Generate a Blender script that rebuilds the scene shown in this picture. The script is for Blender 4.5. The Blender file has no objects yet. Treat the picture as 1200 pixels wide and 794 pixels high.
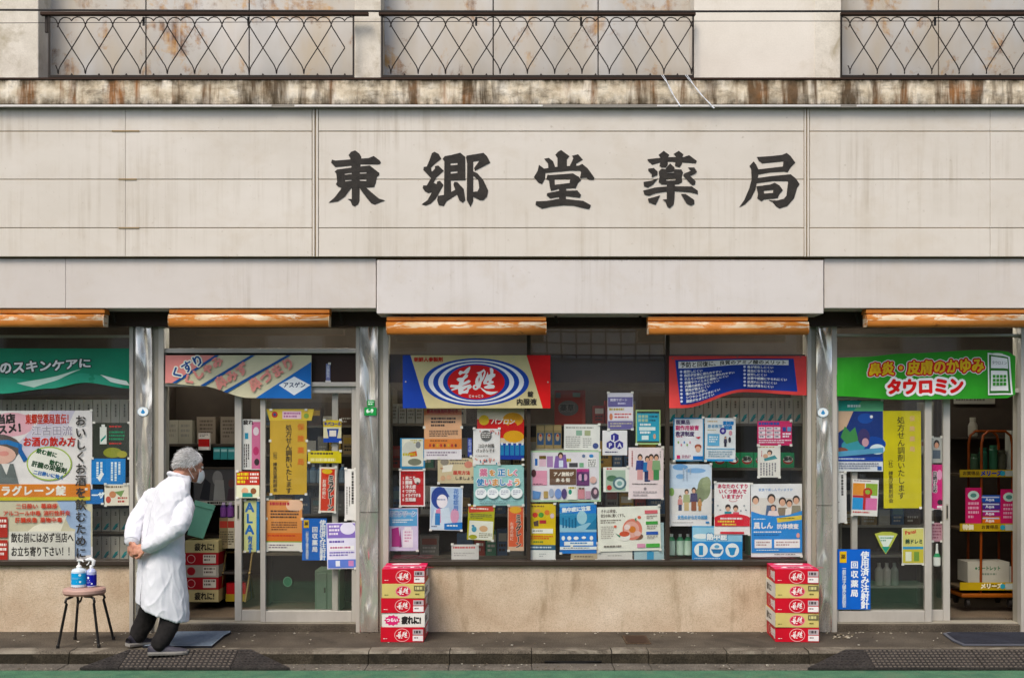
import bpy, bmesh, math, random
from mathutils import Vector, Matrix, noise as mnoise
R = math.radians
random.seed(7)
scene = bpy.context.scene
COL = scene.collection

# ------------------------------------------------------------------ camera
CAM_D, FPX, CX, HY, CAM_Z = 9.0, 1395.0, 600.0, 505.0, 1.516
cam_data = bpy.data.cameras.new('camera')
cam_data.sensor_width = 36.0
cam_data.lens = 36.0 * FPX / 1200.0
cam_data.shift_y = (HY - 397.0) / 1200.0
cam_data.clip_end = 2000.0
cam = bpy.data.objects.new('camera', cam_data)
cam.location = (0, -CAM_D, CAM_Z)
cam.rotation_euler = (R(90), 0, 0)
COL.objects.link(cam)
scene.camera = cam

# ------------------------------------------------------------------ world, sun, exposure
SUN_EL, SUN_AZ = 52.0, 24.0          # azimuth measured from behind the camera towards its left
world = bpy.data.worlds.new('World')
scene.world = world
world.use_nodes = True
wn = world.node_tree
bg = wn.nodes['Background']
sky = wn.nodes.new('ShaderNodeTexSky')
sky.sky_type = 'NISHITA'
sky.sun_disc = False
sky.sun_elevation = R(SUN_EL)
sky.sun_rotation = R(180 + SUN_AZ)
sky.air_density = 1.0
sky.dust_density = 3.0
sky.ozone_density = 1.0
wn.links.new(sky.outputs[0], bg.inputs[0])
bg.inputs[1].default_value = 0.10
sun_data = bpy.data.lights.new('sun', 'SUN')
sun_data.energy = 1.3
sun_data.angle = R(25)
sun_data.color = (1.0, 0.93, 0.82)
sun = bpy.data.objects.new('sun', sun_data)
sd = Vector((-math.sin(R(SUN_AZ)) * math.cos(R(SUN_EL)), -math.cos(R(SUN_AZ)) * math.cos(R(SUN_EL)), math.sin(R(SUN_EL))))
sun.rotation_euler = sd.to_track_quat('Z', 'Y').to_euler()
sun.location = sd * 30
COL.objects.link(sun)
vs = scene.view_settings
vs.view_transform = 'Standard'
vs.look = 'None'
vs.gamma = 1.0
vs.use_curve_mapping = False
vs.exposure = 0.95
scene.cycles.max_bounces = 8
scene.cycles.transparent_max_bounces = 24
scene.cycles.use_denoising = True
scene.cycles.caustics_reflective = False
scene.cycles.caustics_refractive = False

# ------------------------------------------------------------------ helpers: measuring
def S(Y): return (CAM_D + Y) / FPX                       # metres in one photo pixel at depth Y
def WX(px, Y): return (px - CX) * S(Y)
def WZ(py, Y): return CAM_Z - (py - HY) * S(Y)
def W(px, py, Y): return Vector((WX(px, Y), Y, WZ(py, Y)))

# ------------------------------------------------------------------ helpers: materials
def lin(c):
    if isinstance(c, str):
        c = c.lstrip('#'); c = [int(c[i:i+2], 16) for i in (0, 2, 4)]
    out = []
    for v in c:
        v = v / 255.0
        out.append(v / 12.92 if v <= 0.04045 else ((v + 0.055) / 1.055) ** 2.4)
    return (*out, 1.0)
class NT:
    def __init__(s, name):
        s.m = bpy.data.materials.new(name); s.m.use_nodes = True
        s.t = s.m.node_tree; s.b = s.t.nodes['Principled BSDF']; s.out = s.t.nodes['Material Output']
    def n(s, typ, **kw):
        nd = s.t.nodes.new(typ)
        for k, v in kw.items():
            if k.startswith('i_'):
                nd.inputs[k[2:].replace('_', ' ')].default_value = v
            else: setattr(nd, k, v)
        return nd
    def l(s, a, b): s.t.links.new(a, b)
    def coords(s, scale=(1, 1, 1), kind='Object', rot=(0, 0, 0)):
        tc = s.n('ShaderNodeTexCoord'); mp = s.n('ShaderNodeMapping')
        mp.inputs['Scale'].default_value = scale; mp.inputs['Rotation'].default_value = rot
        s.l(tc.outputs[kind], mp.inputs['Vector']); return mp.outputs[0]
    def world(s, scale=(1, 1, 1)):
        g = s.n('ShaderNodeNewGeometry'); mp = s.n('ShaderNodeMapping')
        mp.inputs['Scale'].default_value = scale
        s.l(g.outputs['Position'], mp.inputs['Vector']); return mp.outputs[0]
    def noise(s, vec, scale, detail=4, rough=0.55, dist=0):
        nd = s.n('ShaderNodeTexNoise'); nd.inputs['Scale'].default_value = scale
        nd.inputs['Detail'].default_value = detail; nd.inputs['Roughness'].default_value = rough
        nd.inputs['Distortion'].default_value = dist
        s.l(vec, nd.inputs['Vector']); return nd.outputs['Fac']
    def ramp(s, fac, stops):
        nd = s.n('ShaderNodeValToRGB'); cr = nd.color_ramp
        while len(cr.elements) < len(stops): cr.elements.new(0.5)
        for e, (p, c) in zip(cr.elements, stops):
            e.position = p
            e.color = c if isinstance(c, tuple) and len(c) == 4 else ((c, c, c, 1) if isinstance(c, (int, float)) else lin(c))
        s.l(fac, nd.inputs[0]); return nd.outputs[0]
    def mix(s, fac, a, b, mode='MIX'):
        nd = s.n('ShaderNodeMix', data_type='RGBA', blend_type=mode)
        for idx, v in ((0, fac), (6, a), (7, b)):
            if hasattr(v, 'is_output'): s.l(v, nd.inputs[idx])
            elif idx == 0: nd.inputs[0].default_value = v
            else: nd.inputs[idx].default_value = v if isinstance(v, tuple) and len(v) == 4 else lin(v)
        return nd.outputs[2]
    def math(s, op, a, b=0.0):
        nd = s.n('ShaderNodeMath', operation=op)
        for i, v in enumerate((a, b)):
            if hasattr(v, 'is_output'): s.l(v, nd.inputs[i])
            else: nd.inputs[i].default_value = v
        return nd.outputs[0]
    def color(s, v):
        if hasattr(v, 'is_output'): s.l(v, s.b.inputs['Base Color'])
        else: s.b.inputs['Base Color'].default_value = v if isinstance(v, tuple) and len(v) == 4 else lin(v)
    def set(s, rough=None, metal=None, spec=None):
        if rough is not None: s.b.inputs['Roughness'].default_value = rough
        if metal is not None: s.b.inputs['Metallic'].default_value = metal
        if spec is not None: s.b.inputs['Specular IOR Level'].default_value = spec
    def bump(s, h, strength=0.3, dist=0.01):
        nd = s.n('ShaderNodeBump'); nd.inputs['Strength'].default_value = strength
        nd.inputs['Distance'].default_value = dist
        s.l(h, nd.inputs['Height']); s.l(nd.outputs[0], s.b.inputs['Normal'])
INKS = {}
def ink(c, rough=0.55, metal=0.0, spec=0.3, vary=0.06):
    """a plain painted, printed or moulded colour with faint unevenness"""
    key = (str(c), rough, metal, spec, vary)
    if key in INKS: return INKS[key]
    t = NT('colour_' + str(c).strip('#'))
    base = lin(c)
    g = sum(base[:3])/3          # printed inks read deeper than their average
    sat = (max(base[:3]) - min(base[:3])) / max(max(base[:3]), 1e-4)
    up = 1.14 if (g > 0.5 and sat < 0.3) else 1.0      # white paper is a little brighter than it photographs in the shade
    base = tuple(min(0.86, up*max(0.0, min(1.0, g + (v - g)*1.18))**(1 + 0.12*sat)) for v in base[:3]) + (1,)
    if vary > 0:
        f = t.noise(t.world((1, 1, 1)), 7.0, 3)
        d = tuple(max(0, v * (1 - vary * 1.6)) for v in base[:3]) + (1,)
        u = tuple(min(1, v * (1 + vary)) for v in base[:3]) + (1,)
        t.color(t.ramp(f, [(0.3, d), (0.7, u)]))
    else: t.color(base)
    t.set(rough, metal, spec)
    INKS[key] = t.m
    return t.m
def as_mat(m): return m if isinstance(m, bpy.types.Material) else ink(m)

# ------------------------------------------------------------------ helpers: mesh builder
class MB:
    def __init__(s): s.v = []; s.f = []; s.mi = []; s.mats = []; s.sm = []
    def slot(s, m):
        m = as_mat(m)
        if m not in s.mats: s.mats.append(m)
        return s.mats.index(m)
    def add(s, verts, faces, m, smooth=False):
        o = len(s.v); k = s.slot(m)
        s.v.extend([Vector(p) for p in verts])
        for f in faces:
            s.f.append([i + o for i in f]); s.mi.append(k); s.sm.append(smooth)
    def box(s, x0, x1, y0, y1, z0, z1, m):
        if x0 > x1: x0, x1 = x1, x0
        if y0 > y1: y0, y1 = y1, y0
        if z0 > z1: z0, z1 = z1, z0
        v = [(x0,y0,z0),(x1,y0,z0),(x1,y1,z0),(x0,y1,z0),(x0,y0,z1),(x1,y0,z1),(x1,y1,z1),(x0,y1,z1)]
        s.add(v, [(0,3,2,1),(4,5,6,7),(0,1,5,4),(1,2,6,5),(2,3,7,6),(3,0,4,7)], m)
    def pbox(s, px0, px1, py0, py1, Y, depth, m):
        """box whose FRONT face covers a photo rectangle at depth Y"""
        s.box(WX(px0, Y), WX(px1, Y), Y, Y + depth, WZ(py1, Y), WZ(py0, Y), m)
    def prism(s, prof, x0, x1, m, smooth=False):
        """profile of (y, z) points run along x; m may be a list, one material per side"""
        n = len(prof)
        v = [(x0, y, z) for y, z in prof] + [(x1, y, z) for y, z in prof]
        ms = m if isinstance(m, list) else [m] * n
        for i in range(n):
            j = (i + 1) % n
            s.add([v[i], v[j], v[n + j], v[n + i]], [(0, 1, 2, 3)], ms[i], smooth)
        s.add(v[:n], [tuple(range(n))[::-1]], ms[-1]); s.add(v[n:], [tuple(range(n))], ms[-1])
    def tube(s, pts, r, m, n=8, cap=True, smooth=True, flat=1.0):
        pts = [Vector(p) for p in pts]; N = len(pts)
        rs = r if isinstance(r, (list, tuple)) else [r] * N
        verts = []; ref = None
        for i, p in enumerate(pts):
            t = (pts[min(i + 1, N - 1)] - pts[max(i - 1, 0)]).normalized()
            if ref is None:
                ref = Vector((0, 0, 1)) if abs(t.z) < 0.9 else Vector((1, 0, 0))
            a = t.cross(ref); a = a.normalized() if a.length > 1e-6 else Vector((1, 0, 0))
            b = a.cross(t).normalized(); ref = b
            for k in range(n):
                an = 2 * math.pi * k / n
                verts.append(p + a * (math.cos(an) * rs[i]) + b * (math.sin(an) * rs[i] * flat))
        faces = [(i*n+k, i*n+(k+1) % n, (i+1)*n+(k+1) % n, (i+1)*n+k) for i in range(N-1) for k in range(n)]
        s.add(verts, faces, m, smooth)
        if cap:
            s.add(verts[:n], [tuple(range(n))[::-1]], m); s.add(verts[-n:], [tuple(range(n))], m)
    def lathe(s, prof, c, m, n=20, smooth=True, sx=1, sy=1):
        """profile of (r, z) round a vertical axis; m may be a list per segment"""
        c = Vector(c); N = len(prof)
        vs_ = [c + Vector((math.cos(2*math.pi*k/n)*r*sx, math.sin(2*math.pi*k/n)*r*sy, z)) for r, z in prof for k in range(n)]
        for i in range(N - 1):
            mm = m[i] if isinstance(m, list) else m
            s.add([vs_[i*n+k] for k in range(n)] + [vs_[(i+1)*n+k] for k in range(n)],
                  [(k, (k+1) % n, n+(k+1) % n, n+k) for k in range(n)], mm, smooth)
        s.add(vs_[:n], [tuple(range(n))[::-1]], m[0] if isinstance(m, list) else m)
        s.add(vs_[-n:], [tuple(range(n))], m[-1] if isinstance(m, list) else m)
    def ball(s, c, r, m, seg=14, rings=9, rot=None):
        c = Vector(c); r = Vector(r) if hasattr(r, '__len__') else Vector((r, r, r)); vs_ = []
        for i in range(rings + 1):
            th = math.pi * i / rings
            for k in range(seg):
                ph = 2*math.pi*k/seg
                p = Vector((math.sin(th)*math.cos(ph)*r.x, math.sin(th)*math.sin(ph)*r.y, math.cos(th)*r.z))
                vs_.append(c + (rot @ p if rot else p))
        s.add(vs_, [(i*seg+k, (i+1)*seg+k, (i+1)*seg+(k+1) % seg, i*seg+(k+1) % seg) for i in range(rings) for k in range(seg)], m, True)
    def poly(s, pts, m): s.add(pts, [tuple(range(len(pts)))], m)
    def build(s, name, parent=None, origin=None, bevel=0, weld=False, **props):
        me = bpy.data.meshes.new(name)
        if origin is None and parent is None and s.v:
            xs = [p.x for p in s.v]; ys = [p.y for p in s.v]; zs = [p.z for p in s.v]
            origin = Vector(((min(xs)+max(xs))/2, (min(ys)+max(ys))/2, min(zs)))
        po = parent['_o'] if parent is not None and '_o' in parent else None
        off = Vector(origin) if origin is not None else (Vector(po) if po is not None else Vector((0, 0, 0)))
        me.from_pydata([tuple(p - off) for p in s.v], [], s.f)
        for m in s.mats: me.materials.append(m)
        me.polygons.foreach_set('material_index', s.mi)
        me.polygons.foreach_set('use_smooth', s.sm)
        if weld or bevel:
            b = bmesh.new(); b.from_mesh(me)
            bmesh.ops.remove_doubles(b, verts=b.verts, dist=1e-5); b.to_mesh(me); b.free()
        me.update()
        o = bpy.data.objects.new(name, me); COL.objects.link(o)
        if parent is not None: o.parent = parent
        if origin is not None and parent is None: o.location = off
        elif origin is not None: o.location = off - (Vector(po) if po is not None else Vector((0, 0, 0)))
        o['_o'] = tuple(off)
        if bevel:
            bv = o.modifiers.new('bevel', 'BEVEL'); bv.width = bevel; bv.segments = 2; bv.limit_method = 'ANGLE'; bv.angle_limit = R(40)
        tag(o, **props)
        return o
def tag(o, label=None, cat=None, group=None, kind=None):
    if label: o['label'] = label
    if cat: o['category'] = cat
    if group: o['group'] = group
    if kind: o['kind'] = kind
    return o
def empty(name, loc, label=None, cat=None, group=None, parent=None):
    o = bpy.data.objects.new(name, None); COL.objects.link(o); o.location = loc; o.empty_display_size = 0.1
    o['_o'] = tuple(loc)
    if parent is not None:
        o.parent = parent; o.location = Vector(loc) - Vector(parent['_o'])
    return tag(o, label, cat, group)
def clone(o, delta, parent=None, **props):
    """a copy of a thing and of its parts, moved by delta"""
    c = o.copy(); COL.objects.link(c)
    if parent is not None: c.parent = parent
    c.location = o.location + Vector(delta)
    for ch in o.children: clone(ch, (0, 0, 0), c)
    tag(c, **props)
    return c

# ------------------------------------------------------------------ helpers: lettering and print
_fc = bpy.data.curves.new('lettering_source', 'FONT'); _fc.resolution_u = 2
_fo = bpy.data.objects.new('lettering_source', _fc); COL.objects.link(_fo)
GLYPH = {}
def glyph(ch):
    if ch not in GLYPH:
        _fc.body = ch; bpy.context.view_layer.update()
        ev = _fo.evaluated_get(bpy.context.evaluated_depsgraph_get()); me = ev.to_mesh()
        vs_ = [(v.co.x, v.co.y) for v in me.vertices]; fs = [tuple(p.vertices) for p in me.polygons]
        ev.to_mesh_clear()
        wide = ord(ch) > 0x2000 and not (0xFF61 <= ord(ch) <= 0xFF9F)
        GLYPH[ch] = (vs_, fs, 1.0 if wide else (max([p[0] for p in vs_] + [0.25]) + 0.07))
    return GLYPH[ch]
LAYER = 0.00018
class Print:
    """flat print: coloured shapes given in photo pixels, mapped on to a surface by fn(px, py, height)"""
    def __init__(s, mb, fn, div=0): s.mb = mb; s.fn = fn; s.k = 1; s.div = div
    def h(s): s.k += 1; return s.k * LAYER * (2.5 if s.div else 1)
    def fill(s, pts, c):
        """a shape on draped cloth, cut fine enough to follow the folds"""
        h = s.h(); b = bmesh.new(); b.faces.new([b.verts.new((x, y, 0)) for x, y in pts]); b.normal_update()
        bmesh.ops.triangulate(b, faces=b.faces[:])
        for _ in range(6):
            long = [e for e in b.edges if e.calc_length() > 7]
            if not long: break
            bmesh.ops.subdivide_edges(b, edges=long, cuts=1); bmesh.ops.triangulate(b, faces=b.faces[:])
        b.verts.index_update()
        s.mb.add([s.fn(v.co.x, v.co.y, h) for v in b.verts], [tuple(v.index for v in f.verts) for f in b.faces], c, True); b.free(); return s
    def r(s, x0, y0, x1, y1, c):
        h = s.h(); n = max(1, int(s.div)); m = 1 if n == 1 else max(2, n // 3)
        for i in range(n):
            for j in range(m):
                a0, a1 = x0 + (x1-x0)*i/n, x0 + (x1-x0)*(i+1)/n; b0, b1 = y0 + (y1-y0)*j/m, y0 + (y1-y0)*(j+1)/m
                s.mb.add([s.fn(a0, b1, h), s.fn(a1, b1, h), s.fn(a1, b0, h), s.fn(a0, b0, h)], [(0, 1, 2, 3)], c, n > 1)
        return s
    def e(s, cx, cy, rx, ry, c, n=20):
        h = s.h(); s.mb.add([s.fn(cx + rx*math.cos(2*math.pi*k/n), cy - ry*math.sin(2*math.pi*k/n), h) for k in range(n)], [tuple(range(n))], c); return s
    def p(s, pts, c):
        if s.div: return s.fill(pts, c)
        h = s.h(); s.mb.add([s.fn(x, y, h) for x, y in pts], [tuple(range(len(pts)))], c); return s
    def t(s, x, y, size, text, c, v=False, b=0.0, sx=1.0, slant=0.0, rot=0.0, out=None, ob=0.0, gap=1.0):
        """text with the top left of its first character at x, y"""
        if out: s.t(x, y, size, text, out, v, max(b, 0) + (ob or size * 0.09), sx, slant, rot, None, 0, gap)
        nd = 1 if b <= 0 else (4 if b < size * 0.06 else 8 if b < 1.4 else 16)
        offs = [(0, 0)] if b <= 0 else [(b*math.cos(2*math.pi*(k+0.5)/nd), b*math.sin(2*math.pi*(k+0.5)/nd)) for k in range(nd)]
        ca, sa = math.cos(R(rot)), math.sin(R(rot)); h0 = s.h(); hs = [h0 + 0.00002*i_ for i_ in range(len(offs))]; s.k += 2 if len(offs) > 1 else 0
        cx = cy = 0.0
        for ch in text:
            if ch == ' ':
                if v: cy += size * 0.5
                else: cx += size * 0.5 * sx
                continue
            vs_, fs, adv = glyph(ch)
            turn = v and ch in 'ー（）()～'
            for (ox, oy), h in zip(offs, hs):
                P = []
                for gx, gy in vs_:
                    if turn: gx, gy = gy + 0.12, 1.0 - gx - 0.12
                    lx = cx + gx*size*sx + slant*gy*size + ox; ly = cy + (0.88 - gy)*size + oy
                    P.append(s.fn(x + lx*ca + ly*sa, y - lx*sa + ly*ca, h))
                s.mb.add(P, fs, c)
            if v: cy += size * gap
            else: cx += adv * size * sx * gap
        return s
    def fine(s, x0, y0, x1, y1, rows, c, v=False, fill=0.55, seed=None):
        """fine print: rows of word-length dashes"""
        rnd = random.Random(seed if seed is not None else int(x0*13 + y0*7)); h = s.h()
        L = (y1 - y0) if v else (x1 - x0); st = ((x1 - x0) if v else (y1 - y0)) / rows
        for i in range(rows):
            a = (x0 if v else y0) + i*st; t = 0.0; end = L * (1.0 if i < rows - 1 else rnd.uniform(0.5, 0.95))
            while t < end:
                w = min(rnd.uniform(0.8, 3.4), end - t)
                q = (a, y0+t, a+st*fill, y0+t+w) if v else (x0+t, a, x0+t+w, a+st*fill)
                s.mb.add([s.fn(q[0], q[3], h), s.fn(q[2], q[3], h), s.fn(q[2], q[1], h), s.fn(q[0], q[1], h)], [(0, 1, 2, 3)], c)
                t += w + rnd.uniform(0.35, 0.9)
        return s
def flat_fn(Y): return lambda px, py, h: Vector((WX(px, Y), Y - h, WZ(py, Y)))
TAPE = ink('#d8d6cf', 0.3)
def poster(name, label, rect, paper, draw, Y=0.0, rot=0.0, cat='poster', group=None, thick=0.0008, tape=False):
    """a sheet of paper or board on a vertical plane; draw(P) adds its print"""
    x0, y0, x1, y1 = rect; mb = MB()
    mb.pbox(x0, x1, y0, y1, Y, thick, paper)
    if tape:
        for tx in (x0 - 1.5, x1 - 1.5): mb.pbox(tx, tx + 3, y0 + (y1-y0)*0.35, y0 + (y1-y0)*0.35 + 3, Y - 0.0022, 0.0018, TAPE)
    if cat == 'poster':
        rt_ = random.Random(int(x0*7 + y1*3))
        for tx, ty in ((x0 + 1, y0), (x1 - 1, y0), (x0 + 1, y1), (x1 - 1, y1)):
            if rt_.random() < 0.6: mb.pbox(tx - 1.6, tx + 1.6, ty - 1.5, ty + 1.1, Y - 0.0078, 0.0003, TAPE)
    if draw: draw(Print(mb, flat_fn(Y)))
    c = W((x0+x1)/2, (y0+y1)/2, Y)
    o = mb.build(name, origin=c, label=label, cat=cat, group=group)
    rj = random.Random(int(x0*31 + y0*17))
    j = 0.0 if cat in ('sign', 'plate') else 1.0
    o.rotation_euler = (R(rj.uniform(-0.35, 0.35)*j), R(rot + rj.uniform(-0.5, 0.5)*j), R(rj.uniform(-0.5, 0.5)*j))
    return o
# ------------------------------------------------------------------ surface materials
def m_concrete(name, a, b, scale=6, bump=0.25, rough=0.9, spots=None, grain=90, gk=0.75):
    t = NT(name); v = t.world()
    f = t.noise(v, scale, 6, 0.6); g = t.noise(v, grain, 3, 0.6)
    c = t.ramp(f, [(0.32, a), (0.68, b)])
    c = t.mix(t.ramp(g, [(0.38, 0.0), (0.68, gk)]), c, t.mix(1.0, c, '#5a524a', 'MULTIPLY'))
    if spots:
        sp = t.ramp(t.noise(v, scale * 0.55, 5, 0.65, 0.6), [(0.52, 0.0), (0.66, 1.0)])
        c = t.mix(t.math('MULTIPLY', sp, 0.75), c, spots)
    t.color(c); t.set(rough, 0, 0.25)
    t.bump(t.math('ADD', f, t.math('MULTIPLY', g, 0.5)), bump, 0.01)
    return t.m
def m_sign_panel(name, a, b, streak='#9d8d74', amt=0.7):
    t = NT(name); v = t.world((1, 1, 1))
    f = t.noise(t.world((0.7, 1, 1.2)), 1.1, 5, 0.65)
    c = t.ramp(f, [(0.3, a), (0.7, b)])
    # rain streaks, sparse and uneven
    st = t.ramp(t.noise(t.world((11, 1, 0.35)), 1.5, 5, 0.7), [(0.50, 0.0), (0.78, 1.0)])
    wh = t.ramp(t.noise(t.world((0.9, 1, 1.6)), 1.3, 4, 0.6), [(0.42, 0.0), (0.66, 1.0)])
    c = t.mix(t.math('MULTIPLY', t.math('MULTIPLY', st, wh), amt), c, streak)
    bl = t.ramp(t.noise(v, 2.6, 7, 0.7, 0.4), [(0.5, 0.0), (0.75, 1.0)])
    c = t.mix(t.math('MULTIPLY', bl, 0.28), c, '#b39f80')
    sp = t.ramp(t.noise(v, 26, 4, 0.6), [(0.66, 0.0), (0.74, 1.0)])
    c = t.mix(t.math('MULTIPLY', sp, 0.35), c, '#8d7b5f')
    t.color(c); t.set(0.5, 0, 0.3)
    t.bump(t.noise(v, 1.8, 3, 0.5), 0.10, 0.03)
    return t.m
M_SIGN = m_sign_panel('painted_sign_panel', '#cac1b4', '#d8d0c5')
M_FASCIA = m_sign_panel('painted_fascia', '#c3bab2', '#cec6bf', '#958672', 0.6)
M_FASCIA_C = m_sign_panel('painted_fascia_bright', '#cac3bd', '#d4cdc8', '#9d8f7d', 0.5)
M_JOINT = ink('#97866b', 0.9)
YLG = -0.415
def m_ledge():
    t = NT('rust_stained_concrete'); v = t.world()
    f = t.noise(v, 9, 6, 0.65)
    c = t.ramp(f, [(0.3, '#a8957a'), (0.5, '#dccdb4'), (0.7, '#efe5d4')])
    st = t.ramp(t.noise(t.world((4.4, 1, 0.5)), 1.5, 5, 0.65, 0.3), [(0.50, 0.0), (0.62, 1.0)])
    c = t.mix(t.math('MULTIPLY', st, 0.9), c, t.ramp(t.noise(v, 3, 3), [(0.35, '#3a2a17'), (0.5, '#5d3c17'), (0.68, '#94591c')]))
    gr = t.ramp(t.noise(t.world((2.2, 1, 5)), 2.4, 6, 0.7), [(0.5, 0.0), (0.7, 1.0)])
    c = t.mix(t.math('MULTIPLY', gr, 0.8), c, '#3a2f20')
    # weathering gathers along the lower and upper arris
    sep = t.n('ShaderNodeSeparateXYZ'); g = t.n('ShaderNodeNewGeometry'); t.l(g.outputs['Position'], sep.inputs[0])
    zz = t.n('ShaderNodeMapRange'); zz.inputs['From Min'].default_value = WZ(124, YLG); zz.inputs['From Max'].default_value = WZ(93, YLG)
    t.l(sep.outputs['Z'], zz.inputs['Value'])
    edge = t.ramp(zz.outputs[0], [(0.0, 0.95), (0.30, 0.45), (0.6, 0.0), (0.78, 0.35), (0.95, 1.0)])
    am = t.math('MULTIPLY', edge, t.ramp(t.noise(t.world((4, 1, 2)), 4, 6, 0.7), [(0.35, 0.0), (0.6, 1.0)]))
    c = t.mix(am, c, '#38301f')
    t.color(c); t.set(0.9, 0, 0.2); t.bump(f, 0.5, 0.012)
    return t.m
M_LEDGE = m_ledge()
def m_upper_panel():
    t = NT('weathered_steel_panel'); v = t.world()
    c = t.ramp(t.noise(t.world((1, 1, 0.5)), 2.0, 4), [(0.3, '#aaa69f'), (0.7, '#c6c3bf')])
    fade = t.ramp(t.noise(t.world((2, 1, 0.6)), 1.2, 4, 0.6), [(0.4, 0.0), (0.65, 1.0)])
    c = t.mix(t.math('MULTIPLY', fade, 0.6), c, '#b3a184')
    ru = t.ramp(t.noise(t.world((1.5, 1, 1.3)), 1.7, 8, 0.72, 0.3), [(0.535, 0.0), (0.60, 0.7), (0.68, 1.0)])
    st = t.ramp(t.noise(t.world((26, 1, 0.8)), 1.0, 3, 0.6), [(0.35, 0.25), (0.6, 1.0)])
    c = t.mix(t.math('MULTIPLY', ru, st), c, t.ramp(t.noise(v, 11, 4), [(0.36, '#5a330f'), (0.48, '#8f5f22'), (0.62, '#b98d4c')]))
    t.color(c); t.set(0.55, 0.15, 0.35)
    t.bump(t.noise(t.world((40, 1, 0.2)), 1.0, 2), 0.12, 0.006)
    return t.m
M_UPANEL = m_upper_panel()
M_UWALL = m_concrete('painted_upper_wall', '#d6cdc0', '#e3dbcf', 2.0, 0.12, 0.8, spots='#c4b8a4', gk=0.06)
M_UPILLAR = m_concrete('stained_pillar_render', '#cbc2b3', '#e2dacc', 6, 0.25, 0.9, spots='#a3967c', gk=0.12)
def m_stucco():
    t = NT('tan_stucco'); v = t.world()
    f = t.noise(v, 2.2, 6, 0.6); g = t.noise(v, 140, 2, 0.5)
    c = t.ramp(f, [(0.3, '#b8a085'), (0.5, '#cbb79d'), (0.72, '#dac9b2')])
    st = t.ramp(t.noise(t.world((4, 1, 0.9)), 1.7, 5, 0.65), [(0.55, 0.0), (0.72, 1.0)])
    c = t.mix(t.math('MULTIPLY', st, 0.5), c, '#86704f')
    c = t.mix(t.ramp(g, [(0.45, 0.0), (0.75, 0.4)]), c, '#7d694b')
    t.color(c); t.set(0.92, 0, 0.15); t.bump(t.math('ADD', g, t.math('MULTIPLY', f, 0.6)), 0.45, 0.008)
    return t.m
M_STUCCO = m_stucco()
def m_alu(name, a='#b3ada2', b='#c7c1b7', rough=0.42, metal=0.2):
    t = NT(name); c = t.ramp(t.noise(t.world((1, 1, 0.4)), 5, 5, 0.65), [(0.3, a), (0.7, b)])
    t.color(c); t.set(rough, metal, 0.5); return t.m
M_ALU = m_alu('aluminium_frame')
M_ALU_D = m_alu('weathered_aluminium', '#989180', '#b0a999', 0.5, 0.2)
def m_steel():
    t = NT('dented_stainless'); v = t.world((1.6, 1, 0.35))
    f = t.noise(v, 6.0, 1, 0.3, 0.6)
    c = t.ramp(t.noise(t.world((3, 1, 0.25)), 3, 4, 0.6), [(0.3, '#d2c9b9'), (0.7, '#f0eae0')])
    t.color(c); t.set(0.22, 0.75, 0.8)
    rr = t.ramp(t.noise(v, 14, 4), [(0.3, 0.14), (0.75, 0.34)]); t.l(rr, t.b.inputs['Roughness'])
    t.bump(f, 0.8, 0.12); return t.m
M_STEEL = m_steel()
M_DARKFRAME = ink('#3a322a', 0.5)
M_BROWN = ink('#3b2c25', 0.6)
def m_glass():
    t = NT('window_glass'); t.t.nodes.remove(t.b)
    tr = t.n('ShaderNodeBsdfTransparent'); tr.inputs[0].default_value = (0.99, 0.995, 0.99, 1)
    gl = t.n('ShaderNodeBsdfGlossy'); gl.inputs['Roughness'].default_value = 0.015; gl.inputs[0].default_value = (1, 1, 1, 1)
    fr = t.n('ShaderNodeFresnel'); fr.inputs['IOR'].default_value = 1.5
    ge = t.n('ShaderNodeNewGeometry')      # the same pane seen from inside keeps the same index
    t.l(t.math('ADD', t.math('MULTIPLY', ge.outputs['Backfacing'], 1/1.5 - 1.5), 1.5), fr.inputs['IOR'])
    bp = t.n('ShaderNodeBump'); bp.inputs['Strength'].default_value = 0.06; bp.inputs['Distance'].default_value = 0.02
    t.l(t.noise(t.world(), 1.3, 1), bp.inputs['Height']); t.l(bp.outputs[0], gl.inputs['Normal'])
    mx = t.n('ShaderNodeMixShader'); t.l(fr.outputs[0], mx.inputs[0]); t.l(tr.outputs[0], mx.inputs[1]); t.l(gl.outputs[0], mx.inputs[2])
    df = t.n('ShaderNodeBsdfDiffuse'); df.inputs[0].default_value = lin('#b9b2a4')      # a film of dust and wiping marks
    du = t.math('MULTIPLY', t.ramp(t.noise(t.world((1, 1, 0.6)), 2.2, 6, 0.65, 0.8), [(0.3, 0.15), (0.75, 1.0)]), 0.014)
    m2 = t.n('ShaderNodeMixShader'); t.l(du, m2.inputs[0]); t.l(mx.outputs[0], m2.inputs[1]); t.l(df.outputs[0], m2.inputs[2])
    t.l(m2.outputs[0], t.out.inputs['Surface']); return t.m
M_GLASS = m_glass()
M_IRON = ink('#2b2521', 0.55, 0.3)
M_IRON_R = ink('#3b2a20', 0.7, 0.2)
M_BLACK = ink('#1b1a19', 0.5)
def m_awning():
    t = NT('flaking_orange_paint'); v = t.world()
    c = t.ramp(t.noise(t.world((0.8, 1, 2)), 4, 5, 0.65), [(0.3, '#a86220'), (0.5, '#c2762c'), (0.75, '#cf8840')])
    ru = t.ramp(t.noise(t.world((2.5, 1, 9)), 2.4, 7, 0.72, 0.4), [(0.60, 0.0), (0.66, 0.8)])
    c = t.mix(ru, c, '#7a4214'); t.color(c); t.set(0.5, 0, 0.4); return t.m
M_AWN = m_awning()
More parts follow.
